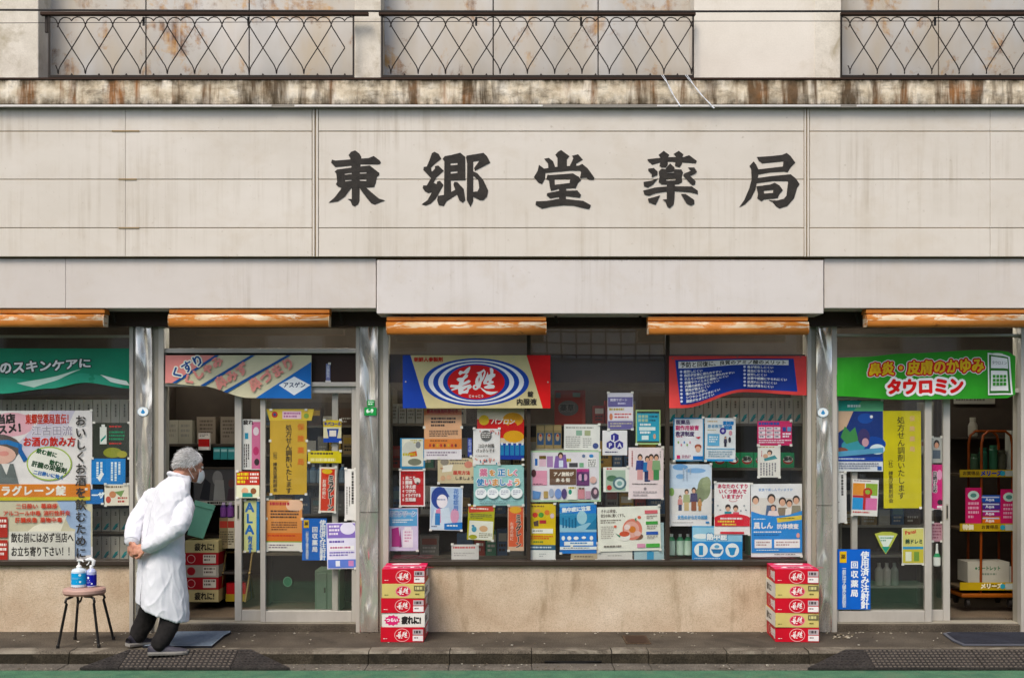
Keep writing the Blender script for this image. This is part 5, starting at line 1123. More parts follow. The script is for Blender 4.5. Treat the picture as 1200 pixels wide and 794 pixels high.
def slash_row(label, group, p0, n, w, y0, y1, Y, col='#b7b4a8', zero=0):
    def d(P):
        P.fine(p0 + w*0.42, y0 + (y1-y0)*0.12, p0 + w*0.62, y0 + (y1-y0)*0.5, 1, '#6f6d66', True, 0.9)
        a, b = y0 + (y1-y0)*0.62, y0 + (y1-y0)*0.92
        P.p([(p0 + w*0.12, b), (p0 + w*0.50, a + 1.5), (p0 + w*0.85, a), (p0 + w*0.55, b - 2.2), (p0 + w*0.2, b + 0.4)], '#2f9a98')
        P.p([(p0 + w*0.2, b), (p0 + w*0.7, a + 3), (p0 + w*0.8, a + 3.6), (p0 + w*0.4, b + 0.6)], '#1e7a86')
    first = goods('medicine_box', ORD[0] + ' ' + label, p0, p0 + w - 0.7, y0, y1, Y, 0.12, col, d, 'box', group)
    for i in range(1, n): clone(first, (w*i*S(Y), random.uniform(0, 0.006), 0), label=ORD[i] + ' ' + label, group=group)
# leftmost window
shelf_unit('pale shelving behind the leftmost window, lined with white boxes', -120, 156, 0.30, 0.34, [512, 560, 622.5, 655.5], 462)
slash_row('teal slashed white box from the left on the top shelf, leftmost window', 'slashed boxes, top row of the leftmost window', -18.5, 16, 10.6, 468, 511.6, 0.315)
slash_row('teal slashed white box from the left on the middle shelf, leftmost window', 'slashed boxes, middle row of the leftmost window', 108.7, 4, 10.6, 596, 622, 0.315)
slash_row('teal slashed white box from the left on the lowest shelf, leftmost window', 'slashed boxes, bottom row of the leftmost window', 108.7, 4, 10.6, 628, 655, 0.315)
# middle window
shelf_unit('long shelving unit behind the posters of the middle window', 457, 944, 0.36, 0.42, [496, 548, 602, 651], 455)
slash_row('teal slashed white box from the left under the sagging blue banner', 'slashed boxes behind the middle window', 783, 15, 10.5, 466, 495.6, 0.375)
for i in range(4): goods('medicine_box', ORD[i] + ' pale grey carton from the left below the ringed sign', 457 + i*10, 466 + i*10, 473, 495.5, 0.38, 0.1, '#a9a89f', lambda P, i=i: P.fine(458.5 + i*10, 476, 464.5 + i*10, 492, 4, '#77756e'), group='grey cartons by the left frame of the middle window')
for i in range(3):
    def d(P, i=i): P.r(629.4 + i*10, 507, 637.2 + i*10, 521, '#3d5c80'); P.e(633.3 + i*10, 512, 2.2, 4.5, '#b9a58c'); P.e(633.5 + i*10, 510, 1.2, 1.6, '#c4573f'); P.r(628.9 + i*10, 499, 637.8 + i*10, 504, '#b8a277')
    goods('medicine_box', ORD[i] + ' of three tan and blue boxes beside the white newsletter', 628.6 + i*10, 638 + i*10, 497.5, 525, 0.16, 0.05, '#a08f68', d, group='three tan and blue boxes')
goods('display_stand', 'pale card stand under the three tan and blue boxes', 628, 662, 525.3, 534, 0.155, 0.08, '#a9a596', cat='stand')
for i in range(6):
    def d(P, i=i): P.e(843.5 + i*16, 539, 6, 4.6, '#b5463f', 16); P.e(843.5 + i*16, 537.6, 5.6, 3.6, '#d3dcd2', 16); P.t(838.5 + i*16, 534.6, 5, '湿布', '#2a2b2a', b=0.4)
    goods('green_pack', ORD[i] + ' flat green plaster pack from the left on the middle window shelf', 835.5 + i*16, 850.8 + i*16, 530, 547.6, 0.38, 0.08, '#2f9a68', d, cat='pack', group='green packs in a row')
def d(P): P.e(666, 478, 12, 9, '#5d5953'); P.t(656, 473, 9, '薬草', '#3a3733', b=0.3, sx=0.95, out='#79736a'); P.r(651, 460, 657, 466, '#4a4a48'); P.r(671, 460, 680, 465, '#68746a')
goods('product_sign', 'dull red hanging sign seen deep behind the middle window', 650, 686, 457, 498, 0.30, 0.02, '#8a3d33', d, cat='sign')
rnd = random.Random(21)
PAL = [('dull grey', '#7d7a72'), ('dark brown', '#4d3d30'), ('faded green', '#4d7a62'), ('dusty blue', '#4f6780'), ('tan', '#96825f'), ('dull red', '#8c4238'), ('off white', '#a8a59b'), ('ochre', '#9c803c')]
def stock_row(where, p0, p1, base, Y, hmin, hmax, wmin=11, wmax=24, skip=(), mute=1.0, depth=0.14):
    x = p0; cnt = {}
    while x < p1 - wmin:
        w = min(rnd.uniform(wmin, wmax), p1 - x); h = rnd.uniform(hmin, hmax); cn, col = rnd.choice(PAL)
        if rnd.random() < 0.14 or any(a < x + w/2 < b for a, b in skip): x += w; continue
        k = cnt.get(cn, 0); cnt[cn] = k + 1
        def d(P, x=x, w=w, h=h, col=col):
            if rnd.random() < 0.6: P.r(x + w*0.12, base - h*0.85, x + w*0.86, base - h*0.55, rnd.choice(('#b9b4a6', '#a98f4c', '#6f8a86', '#8c5a50')))
            P.fine(x + w*0.15, base - h*0.45, x + w*0.8, base - h*0.1, 2, rnd.choice(('#36322c', '#b3afa4')))
        goods('stock_carton', ORD[min(k, 15)] + ' ' + cn + ' carton from the left ' + where, x, x + w - 1, base - h, base - 0.2, Y + rnd.uniform(0, 0.03), depth, col, d, group='cartons ' + where)
        x += w + rnd.uniform(0.2, 2)
stock_row('on the top shelf behind the middle window', 500, 780, 496, 0.39, 16, 30, skip=((612, 700),))
stock_row('on the second shelf behind the middle window', 457, 830, 548, 0.39, 18, 38)
stock_row('on the third shelf behind the middle window', 457, 942, 602, 0.39, 18, 40)
stock_row('on the lowest shelf behind the middle window', 457, 942, 651, 0.39, 16, 38)
for i, px in enumerate((787, 797, 806)):
    mb = MB(); mb.lathe([(0.02, 0), (0.03, 0.01), (0.03, 0.12), (0.012, 0.15), (0.012, 0.17)], W(px, 651, 0.20), ['#3f8a62', '#b9cfc0', '#3f8a62', '#d5d8d2'], n=12)
    mb.build('green_bottle', label=ORD[i] + ' green and white bottle from the left in the corner of the middle window', cat='bottle', group='green bottles in the window corner')
# left doorway: shelves, goods, carton stack, bin and folding chair
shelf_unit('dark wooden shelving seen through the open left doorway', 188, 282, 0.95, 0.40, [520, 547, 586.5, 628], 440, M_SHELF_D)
def d(P): P.fine(196, 497, 206, 514, 3, '#8d897f')
goods('medicine_box', 'pale box at the left end of the doorway top shelf', 192, 208.5, 492, 519.6, 0.97, 0.15, '#a39f92', d)
goods('medicine_box', 'pale box second from the left on the doorway top shelf', 209, 225, 492, 519.6, 0.97, 0.15, '#9c988a', lambda P: P.fine(212, 497, 222, 514, 3, '#84807a'))
goods('medicine_box', 'tall grey brown box behind the red topped box in the left doorway', 230.5, 252.5, 488, 519.6, 1.05, 0.15, '#8b8073', lambda P: P.fine(234, 492, 249, 514, 5, '#5f564d'))
goods('medicine_box', 'tall grey brown box at the right end of the doorway top shelf', 258.5, 276, 488, 519.6, 1.0, 0.15, '#877d71', lambda P: P.fine(261, 492, 274, 514, 5, '#5f564d'))
goods('medicine_box', 'red and white upright box in the left doorway', 232.5, 245.5, 507, 527, 0.90, 0.04, '#cfc9c2', lambda P: (P.r(232.5, 514, 245.5, 523, '#b0302c'), P.fine(234, 508.5, 244, 512, 2, '#7c7872')))
for k in range(3): goods('tissue_pack', ORD[k] + ' teal pack from the left on the doorway second shelf', 250 + k*8.6, 258 + k*8.6, 524, 538, 0.955, 0.12, '#4f9a9c', lambda P, k=k: P.r(250.6 + k*8.6, 526, 257.4 + k*8.6, 529, '#a9cfcf'), cat='pack', group='teal packs in the left doorway')
def d(P): P.p([(234, 584), (240, 560), (247, 566), (245, 586)], '#2b2b30'); P.e(255, 560, 6, 9, '#8d8b89'); P.p([(250, 586), (252, 562), (262, 562), (264, 586)], '#9c9a97'); P.e(271, 566, 3.4, 5, '#6a4a4a'); P.p([(266, 586), (268, 572), (275, 572), (276, 586)], '#4d3c44'); P.e(240, 556, 2.6, 3, '#54504f')
goods('framed_picture', 'dark picture board standing on the doorway shelf beside the head', 227, 277, 548, 586.3, 0.955, 0.02, '#514f50', d, cat='picture')
def d(P): P.fine(243, 587.6, 276, 590, 1, '#2d2924', fill=0.9)
goods('price_strip', 'white price strip on the shelf edge below the dark picture board', 228, 278, 586.6, 591, 0.942, 0.006, '#b7b3a8', d, cat='strip')
for i, px in enumerate((262, 270)):
    mb = MB(); mb.lathe([(0.022, 0), (0.028, 0.01), (0.028, 0.085), (0.014, 0.105), (0.014, 0.125)], W(px, 606, 0.86), ['#5a3f78', '#8a5a9c', '#5a3f78', '#c9b7cf'], n=12)
    mb.build('purple_bottle', label=('left', 'right')[i] + ' one of two purple bottles inside the left doorway', cat='bottle', group='purple bottles')
    mb = MB(); mb.pbox(px - 5, px + 5, 606.2, 642, 0.84 + 0.002*i, 0.10, ('#8a7d60', '#c4bda6')[i]); P = Print(mb, flat_fn(0.84 + 0.002*i)); P.r(px - 4.5, 610, px + 4.5, 618, '#b04a40'); P.fine(px - 4, 622, px + 4, 639, 6, '#5d5546')
    mb.build('stock_carton', label=('left', 'right')[i] + ' upright carton under the purple bottles in the left doorway', cat='box')
def carton_front(P, x0, y0, w, h, kind, lite=1):
    X = lambda u: x0 + u*w; Yy = lambda v: y0 + v*h; s_ = w/50.0
    if kind == 'white':
        n = 22; P.p([(X(.24) + (9.5 if k % 2 else 7.8)*s_*math.cos(2*math.pi*k/n), Yy(.52) - (6.6 if k % 2 else 5.4)*s_*math.sin(2*math.pi*k/n)) for k in range(n)], '#d1487c')
        P.t(X(.10), Yy(.36), 4.6*s_, 'つらい', '#ecdfe4', b=0.3*s_); P.t(X(.46), Yy(.22), 9.6*s_, '疲れに!', '#24201f', b=0.6*s_, sx=0.72)
    else:
        if kind == 'red': P.e(X(.5), Yy(.52), 9*s_, 7.8*s_, '#e2b7b6', 24); P.e(X(.5), Yy(.52), 8.3*s_, 7.1*s_, '#c2303f', 24)
        else: P.e(X(.5), Yy(.52), 9*s_, 6.4*s_, '#dd7f97', 24); P.e(X(.5), Yy(.52), 7.8*s_, 5.5*s_, '#c22a45', 24)
        logo(P, X(.5) - 8.2*s_, Yy(.47) - 5.4*s_, 0.0146*s_, '#ecdcd8', '#c22a40'); P.fine(X(.42), Yy(.68), X(.58), Yy(.80), 1, '#e8d4d0')
        P.r(X(.75), Yy(.12), X(.99), Yy(.48), '#b9aeb0' if kind == 'red' else '#6f6a50'); P.fine(X(.78), Yy(.2), X(.97), Yy(.44), 1, '#4a4346' if kind == 'red' else '#cfc894', fill=0.8); P.fine(X(.06), Yy(.74), X(.24), Yy(.82), 1, '#e6cfcd' if kind == 'red' else '#6a6436')
        if kind == 'red': P.r(X(.75), Yy(.54), X(.99), Yy(.92), '#dcd6d4'); P.fine(X(.78), Yy(.66), X(.96), Yy(.8), 1, '#6a5a5c')
        else: P.fine(X(.78), Yy(.66), X(.96), Yy(.8), 1, '#6f693c')
CART = {'red': '#c31f40', 'yellow': '#cdbf82', 'white': '#d3d0c9'}
for i, kd in enumerate(('white', 'red', 'grey', 'red', 'white')):
    y0 = 633 + i*14.4; mb = MB(); Yq = 0.72
    mb.pbox(217, 256, y0, y0 + 14.1, Yq, 0.26, {'white': '#b9ae86', 'red': '#a02c34', 'grey': '#a59f94'}[kd]); P = Print(mb, flat_fn(Yq))
    if kd == 'white': P.t(228, y0 + 2.6, 9.4, '疲れに!', '#27221d', b=0.5, sx=0.76)
    else: P.e(224, y0 + 7, 5, 5, '#cfa9a4' if kd == 'red' else '#a04a4c', 16); P.e(224, y0 + 7, 4.2, 4.2, '#9c2a33', 16); P.r(238, y0 + 2, 253, y0 + 12, '#c5bfb4'); P.fine(239, y0 + 3, 252, y0 + 11, 2, '#6a5f58')
    mb.build('drink_carton', label=ORD[i] + ' carton from the top of the stack inside the left doorway', cat='carton', group='cartons stacked inside the left doorway')
# teal bin, tilted
mb = MB(); top = [(-0.085, -0.07), (0.085, -0.07), (0.085, 0.07), (-0.085, 0.07)]
v = [(x*0.78, y*0.78, 0) for x, y in top] + [(x, y, 0.29) for x, y in top] + [(x*0.92, y*0.90, 0.288) for x, y in top] + [(x*0.72, y*0.7, 0.012) for x, y in top]
f = [(3, 2, 1, 0)] + [(i, (i+1) % 4, 4 + (i+1) % 4, 4 + i) for i in range(4)] + [(4+i, 4+(i+1) % 4, 8+(i+1) % 4, 8+i) for i in range(4)] + [(8+i, 8+(i+1) % 4, 12+(i+1) % 4, 12+i) for i in range(4)] + [(12, 13, 14, 15)]
mb.add(v, f, ink('#7fb5a2', 0.35)); mb.box(-0.09, 0.09, -0.074, 0.074, 0.245, 0.252, ink('#6aa08c', 0.4))
o = mb.build('plastic_bin', origin=(0, 0, 0), label='teal plastic bin tilted on top of the carton stack in the left doorway', cat='bin', bevel=0.006)
o.location = W(229, 632.5, 0.80) + Vector((0.0, 0, 0.028)); o.rotation_euler = (R(-4), R(16), R(12))
# folding chair
FC = empty('folding_chair', W(268, 706, 0.80), 'tan framed folding chair standing beside the carton stack', 'chair'); M_TAN = ink('#8f7d55', 0.4, 0.3)
for dx, nm in ((0, 'frame'), (0.22, 'frame')):
    mb = MB(); b0 = W(256, 705, 0.80) + Vector((dx, 0, 0)); mb.tube([b0, b0 + Vector((0.02, 0.06, 0.2)), b0 + Vector((0.03, 0.12, 0.38)), b0 + Vector((0.045, 0.13, 0.405))], 0.009, M_TAN, n=8); mb.tube([b0 + Vector((0.01, 0.26, 0)), b0 + Vector((0.02, 0.12, 0.2)), b0 + Vector((0.03, 0.02, 0.24))], 0.009, M_TAN, n=8); mb.build(nm, FC)
mb = MB(); c0 = W(256, 705, 0.80); mb.tube([c0 + Vector((0.03, 0.12, 0.40)), c0 + Vector((0.25, 0.12, 0.40))], 0.009, M_TAN, n=8); mb.build('back_bar', FC)
mb = MB(); mb.box(c0.x + 0.02, c0.x + 0.23, 0.82, 1.02, c0.z + 0.22, c0.z + 0.245, '#2b2724'); mb.build('seat', FC, bevel=0.008)
mb = MB(); mb.box(c0.x + 0.05, c0.x + 0.22, 0.84, 1.0, c0.z + 0.0, c0.z + 0.06, '#9c8a3c'); mb.box(c0.x + 0.055, c0.x + 0.215, 0.845, 0.995, c0.z + 0.06, c0.z + 0.15, '#a5282e')
mb.build('storage_box', label='small red and ochre box on the floor under the folding chair', cat='box')
# behind the left sliding doors
shelf_unit('shelving with bottles and packs behind the left sliding doors', 306, 418, 0.85, 0.36, [498, 532, 566, 602, 648], 470)
stock_row('on the upper shelf behind the left sliding doors', 310, 414, 498, 0.88, 10, 22)
stock_row('on the second shelf behind the left sliding doors', 310, 414, 532, 0.88, 14, 28)
stock_row('on the third shelf behind the left sliding doors', 310, 414, 602, 0.88, 12, 28)
for i in range(7):
    mb = MB(); mb.lathe([(0.022, 0), (0.03, 0.01), (0.03, 0.11), (0.013, 0.14), (0.013, 0.16)], W(350 + i*8.6, 566, 0.90), ['#51708c', '#8fa6b4', '#51708c', '#c9ccc9'], n=10)
    mb.build('lotion_bottle', label=ORD[i] + ' pale blue bottle from the left behind the left sliding doors', cat='bottle', group='pale blue bottles behind the left doors')
CB = empty('low_cabinet', W(383, 716, 0.62), 'pale green low cabinet behind the left sliding door glass', 'cabinet')
mb = MB(); mb.pbox(369, 398, 668, 716, 0.62, 0.3, '#9db59c'); mb.build('body', CB, bevel=0.004)
for a in (371, 384):
    mb = MB(); mb.pbox(a, a + 11.5, 671, 713, 0.612, 0.008, '#a9bfa8'); dr = mb.build('door', CB, bevel=0.003); mb = MB(); mb.pbox(a + 8.5, a + 10, 688, 694, 0.600, 0.012, '#6d6a60'); mb.build('handle', dr)
# behind the right sliding doors
shelf_unit('pale shelving behind the right sliding doors', 984, 1094, 0.75, 0.36, [530, 576, 615, 650, 686], 470, ink('#8f8b80', 0.5))
stock_row('on the upper shelf behind the right sliding doors', 988, 1090, 530, 0.78, 14, 30)
stock_row('on the second shelf behind the right sliding doors', 988, 1090, 615, 0.78, 10, 24)
for i, (px, c) in enumerate(((1030, '#a9aa9c'), (1039, '#b9b9ac'), (1048, '#8f9a8c'))):
    mb = MB(); mb.lathe([(0.025, 0), (0.034, 0.01), (0.034, 0.13), (0.015, 0.16), (0.015, 0.19)], W(px, 686, 0.80), c, n=12)
    mb.build('pale_bottle', label=ORD[i] + ' pale bottle from the left low behind the right sliding doors', cat='bottle', group='pale bottles behind the right doors')
mb = MB(); mb.lathe([(0.02, 0), (0.028, 0.008), (0.028, 0.07), (0.014, 0.10), (0.009, 0.13), (0.009, 0.17), (0.004, 0.175)], W(1098, 663, 0.145), ['#d6d9d4', '#d6d9d4', '#3d9a6a', '#d6d9d4', '#d6d9d4', '#d6d9d4'], n=14, sy=0.35)
mb.build('bottle_cutout', label='green and white bottle shaped display on the inner right door', cat='display')
# trolley in the right doorway
YT = 0.60
T = empty('display_trolley', W(1162, 712, YT), 'three tier trolley with orange tube frame and yellow shelf fronts in the right doorway', 'trolley')
M_OR = ink('#8a4a26', 0.4, 0.2)
def xz(px, py, dy=0.0): return W(px, py, YT) + Vector((0, dy, 0))
for dy in (0.03, 0.30):
    mb = MB(); mb.tube([xz(1151, 696, dy), xz(1152, 520, dy), xz(1154, 510, dy), xz(1160, 505, dy), xz(1180, 505, dy), xz(1186, 510, dy), xz(1188, 520, dy), xz(1188.5, 696, dy)], 0.011, M_OR, n=8); mb.build('tube_frame', T)
for (a, b) in ((550, 558.5), (613, 622), (682, 691)):
    mb = MB(); mb.box(WX(1126, YT), WX(1194, YT), YT + 0.004, YT + 0.33, WZ(b - 1, YT), WZ(b - 3, YT), '#5d5040'); mb.build('tray', T)
    mb = MB(); mb.pbox(1125, 1194.5, a, b, YT - 0.006, 0.008, '#b39a3a'); P = Print(mb, flat_fn(YT - 0.006)); P.t(1128 if a < 600 else 1150, a + 1.6, 5, 'お買得品', '#54441c', b=0.2); P.t(1149 if a != 613 else 1128, a + 0.9, 6.4, 'メリーズ' if a != 613 else '特価', '#2f4a9c' if a < 600 else '#d6d0b8', b=0.5); P.r(1178, a + 1, 1193, b - 1, '#b3b8b0'); P.e(1175, (a+b)/2, 3, 3, '#4aa0b4'); mb.build('shelf_front', T)
mb = MB(); mb.box(WX(1127, YT), WX(1193, YT), YT, YT + 0.34, WZ(700, YT), WZ(695, YT), ink('#8f5526', 0.45)); mb.build('base', T, bevel=0.01)
for px, dy in ((1136, 0.05), (1186, 0.05), (1136, 0.29), (1186, 0.29)):
    mb = MB(); c = xz(px, 707, dy); mb.tube([c + Vector((-0.012, 0, 0)), c + Vector((0.012, 0, 0))], 0.033, '#2b2826', n=14); mb.build('wheel', T)
for i, c in enumerate(('#3760ac', '#57408c', '#a8387c', '#cf7a34')):
    goods('toothpaste_box', ('blue', 'purple', 'magenta', 'orange')[i] + ' toothpaste box in the flat pile on the middle trolley tier', 1140, 1172.5, 580 + i*8.2, 588 + i*8.2, YT + 0.02 + 0.003*i, 0.05, c, lambda P, i=i: (P.r(1141, 581.4 + i*8.2, 1171, 583 + i*8.2, '#b9c0d2'), P.t(1155, 582.4 + i*8.2, 4.6, 'Aqua', '#d9dde6', b=0.2)), group='flat pile of toothpaste boxes')
def pinkcard(x0, y0, x1, y1, lb):
    def d(P): P.e((x0+x1)/2, y0 + 9, (x1-x0)*0.36, 5.4, '#b9cfc6', 14); P.fine(x0 + 3, y0 + 17, x1 - 3, y1 - 4, 4, '#dba9bd'); P.e((x0+x1)/2, y0 + 9, (x1-x0)*0.2, 2.6, '#5f8f86', 10)
    goods('display_card', lb, x0, x1, y0, y1, YT + 0.012, 0.006, '#bf3a6c', d, cat='card')
pinkcard(1131.5, 571, 1150, 612.8, 'pink display card left of the toothpaste pile'); pinkcard(1172.8, 573, 1192, 612.8, 'pink display card right of the toothpaste pile')
goods('stock_carton', 'pale grey carton with green lettering on the lowest trolley tier', 1134, 1183, 658, 682, YT + 0.03, 0.22, '#a9a69a', lambda P: (P.t(1146, 662.5, 5.4, 'カートレット', '#3c6a4c', b=0.3, sx=0.82), P.fine(1148, 671, 1172, 675, 1, '#6f7a6c'), P.e(1144, 665.5, 1.4, 1.4, '#3c6a4c')))
goods('stock_carton', 'small white carton at the right of the lowest trolley tier', 1184.3, 1194, 665, 682, YT + 0.03, 0.12, '#b3b2a9', lambda P: P.fine(1186, 668, 1192, 680, 4, '#7d8a94'))
goods('stock_carton', 'tall pale carton at the right of the top trolley tier', 1185, 1195, 504, 550, YT + 0.03, 0.12, '#a3a297', lambda P: P.fine(1187, 510, 1193, 545, 8, '#7d7d76'))
for i, (px, c, h) in enumerate(((1142, '#3c4f3c', 0.09), (1152, '#2f5a48', 0.14), (1164, '#39634a', 0.16), (1174, '#4a4a3c', 0.12))):
    mb = MB(); mb.lathe([(0.03, 0), (0.034, 0.01), (0.034, h), (0.026, h + 0.015), (0.03, h + 0.018), (0.03, h + 0.04)], W(px, 550, YT + 0.12), ink(c, 0.25), n=14)
    mb.build('jar', label=ORD[i] + ' dark jar from the left on the top trolley tier', cat='jar', group='dark jars on the trolley')
mb = MB(); mb.lathe([(0.03, 0), (0.04, 0.012), (0.04, 0.10), (0.024, 0.135), (0.026, 0.14), (0.026, 0.17)], W(1140, 512, 1.3), '#a9a598', n=14); mb.build('white_jar', label='pale jar on the ledge deep inside the right doorway', cat='jar')
mb = MB(); mb.box(WX(1112, 1.2), WX(1200, 1.2), 1.2, 1.45, WZ(514, 1.2), WZ(512, 1.2), M_SHELF_D); mb.box(WX(1112, 1.2), WX(1200, 1.2), 1.45, 1.5, 0.056, 2.2, M_SHELF_D); mb.build('wall_shelf', label='dark ledge and board deep inside the right doorway', cat='shelf')
def d(P): P.fine(1120, 467, 1164, 471, 1, '#6d6a62')
goods('calendar_strip', 'pale calendar strip deep inside the right doorway', 1118, 1166, 464, 473, 1.4, 0.01, '#a9a69b', d, cat='calendar')
# fluorescent lamps: one shows through the middle window, the rest are added unseen fill
tl = NT('lit_tube'); tl.b.inputs['Emission Color'].default_value = (1, 0.95, 0.86, 1); tl.b.inputs['Emission Strength'].default_value = 26.0
def lamp(label, a, b):
    LB = empty('seen_or_added_lamp', (a + b)/2, label, 'lamp'); d = (b - a).normalized()
    mb = MB(); mb.tube([a, b], 0.016, tl.m, n=8); mb.build('tube', LB)
    mb = MB(); mb.tube([a + Vector((0, 0, 0.03)), b + Vector((0, 0, 0.03))], 0.014, '#c9c6bf', n=6); mb.build('housing', LB)
    for e in (a - d*0.012, b): mb = MB(); mb.tube([e, e + d*0.012], 0.02, '#b9b6af', n=8); mb.build('end_cap', LB)
lamp('short lit fluorescent tube on the shop ceiling behind the middle window', W(669, 378.5, 0.70), W(675, 372.5, 0.95))
for k, (x0, lb) in enumerate(((-3.6, 'added unseen fill tube over the leftmost window display'), (-2.3, 'added unseen fill tube inside above the left doorway'), (-0.75, 'added unseen fill tube over the left half of the middle window display'), (1.0, 'added unseen fill tube over the right half of the middle window display'), (2.75, 'added unseen fill tube inside above the right doorway'))):
    lamp(lb, Vector((x0, 0.26, 2.50)), Vector((x0 + 1.1, 0.26, 2.50)))  # hidden behind the header, added to light the display fronts
for k, (x0, lb) in enumerate(((-2.6, 'added unseen fill tube deep inside on the left'), (2.4, 'added unseen fill tube deep inside on the right'))):
    lamp(lb, Vector((x0, 1.9, 2.55)), Vector((x0 + 1.2, 1.9, 2.55)))  # out of view, added to brighten the back of the shop
# ------------------------------------------------------------------ cartons stacked on the pavement
def carton_stack(px0, px1, Yf, ytop, kinds, side, rots, where):
    w = (px1 - px0) * S(Yf); h = 0.1035; d = 0.40; xc = WX((px0+px1)/2, Yf)
    for i, kd in enumerate(kinds):
        z0 = 0.002 + (len(kinds) - 1 - i) * (h + 0.0012); mb = MB(); c = CART[kd]
        mb.box(-w/2, w/2, 0, d, 0, h, c)
        fn = lambda px, py, hh: Vector(((px - 25)/50*w, -hh, (17 - py)/17*h))
        carton_front(Print(mb, fn), 0, 0, 50, 17, kd)
        sg = 1 if side == 'right' else -1       # printed flank that the street sees
        fs = lambda px, py, hh: Vector((sg*(w/2 + hh), (px/50*d) if sg > 0 else (1 - px/50)*d, (17 - py)/17*h))
        P = Print(mb, fs)
        if kd == 'red': P.e(16, 8.5, 5, 6, '#e0bfb0', 16); P.e(16, 8.5, 4, 5, '#c8742e' if False else '#b7203c', 16); P.t(24, 4, 9, '若甦', '#e6d3cc', b=0.6); P.r(42, 3, 49, 14, '#d9d2cf')
        elif kd == 'yellow': P.r(0, 0, 50, 17, '#d2cfc6'); P.t(6, 4, 9, '疲れに!', '#2a2624', b=0.5, sx=0.8)
        else: P.t(6, 4, 9, '疲れに!', '#2a2624', b=0.5, sx=0.8)
        if i == 0:
            ft = lambda px, py, hh: Vector(((px - 25)/50*w, (1 - py/50)*d, h + hh)); P = Print(mb, ft)
            P.r(0, 0, 50, 50, '#cf3a62'); P.r(0, 22, 50, 27, '#d8889c'); P.p([(8, 40), (14, 30), (44, 30), (46, 40)], '#dcd3d2'); P.t(16, 31, 8, '若甦 疲れに', '#a3233f', b=0.5); P.p([(6, 8), (14, 4), (42, 4), (40, 14), (10, 16)], '#d9cfce')
        names = {'red': 'red', 'yellow': 'yellow', 'white': 'white'}
        o = mb.build('drink_carton', origin=(0, 0, 0), label=('top', 'second', 'third', 'fourth', 'bottom')[i] + ' carton, ' + names[kd] + ', of the stack ' + where, cat='carton', group='cartons stacked ' + where, bevel=0.002)
        o.location = (xc + random.uniform(-0.006, 0.006), Yf + random.uniform(-0.004, 0.004), z0); o.rotation_euler = (0, 0, R(rots[i]))
carton_stack(446.8, 497, -0.435, 667, ('red', 'yellow', 'red', 'white', 'red'), 'right', (0.8, -1.0, 0.6, -0.3, -0.8), 'left of the middle window')
carton_stack(909, 959.5, -0.44, 670, ('red', 'yellow', 'red', 'yellow', 'red'), 'left', (-3.8, -2.4, -3.6, -2.2, -3.4), 'right of the middle window')

# ------------------------------------------------------------------ stool and bottles
ST = empty('round_stool', W(99, 755, -0.5), 'round pink topped stool with four thin black legs under the leftmost window', 'stool')
zs = WZ(691, -0.5); sc = Vector((WX(99, -0.5), -0.5, zs)); M_PINK = ink('#b89a90', 0.5); M_LEG = ink('#201d1c', 0.4)
mb = MB(); mb.lathe([(0.10, -0.030), (0.138, -0.028), (0.147, -0.014), (0.147, 0.006), (0.140, 0.016), (0.11, 0.022), (0.02, 0.024)], sc, [ink('#a88577', 0.5), ink('#a88577', 0.5), M_PINK, M_PINK, M_PINK, M_PINK, M_PINK], n=32); mb.build('seat', ST)
for fx, fy, ex, ey in ((67.8, -0.68, -0.10, -0.07), (115.8, -0.66, 0.035, -0.11), (88, -0.33, -0.035, 0.10), (133, -0.33, 0.11, 0.07)):
    foot = Vector((WX(fx, fy), fy, 0.006)); tp = sc + Vector((ex*0.7, ey*0.7, -0.032)); d = Vector((foot.x - sc.x, foot.y - sc.y, 0)).normalized()
    kn = sc + Vector((0, 0, -0.034)) + d*0.135
    mid = foot.lerp(kn, 0.86)
    mb = MB(); mb.tube([tp, sc + d*0.10 + Vector((0, 0, -0.036)), kn + d*0.012 + Vector((0, 0, -0.012)), kn + d*0.022 + Vector((0, 0, -0.035)), mid, foot], 0.0095, M_LEG, n=8); lg = mb.build('leg', ST)
    mb = MB(); mb.lathe([(0.012, 0), (0.013, 0.02), (0.0105, 0.024)], foot - Vector((0, 0, 0.005)), M_BLACK, n=10); mb.build('rubber_foot', lg)
mb = MB(); a = sc + Vector((-0.0, -0.05, -0.04)); mb.tube([a, a + Vector((-0.01, 0.0, -0.03)), a + Vector((-0.03, -0.01, -0.055)), a + Vector((-0.025, -0.01, -0.08))], [0.006, 0.008, 0.007, 0.003], '#4a3f38', n=6); mb.build('torn_strip', ST)
zt = zs + 0.0245
BT = empty('sanitizer_bottle', (WX(92.6, -0.52), -0.52, zt), 'wide clear pump bottle with sky blue label on the stool', 'bottle'); c = BT.location.copy()
mb = MB(); mb.lathe([(0.048, 0), (0.053, 0.006), (0.053, 0.115), (0.045, 0.128), (0.018, 0.136)], c, ink('#c3cdd6', 0.2), n=24); mb.build('body', BT)
mb = MB(); mb.lathe([(0.0535, 0.022), (0.0540, 0.022), (0.0540, 0.103), (0.0535, 0.103)], c, ink('#3f9fd0', 0.35), n=24); lb_ = mb.build('label_band', BT)
mb = MB(); Pq = Print(mb, lambda px, py, h: c + Vector((math.sin(px/50)*(0.0545 + h), -math.cos(px/50)*(0.0545 + h), 0.103 - py/1000))); Pq.r(-48, 58, 2, 63, '#dfe8ee'); Pq.e(22, 12, 9, 9, '#cfe2ea'); Pq.e(24, 60, 7, 7, '#cfe2ea'); Pq.fine(-40, 30, 30, 44, 2, '#8cc4de'); mb.build('lettering', lb_)
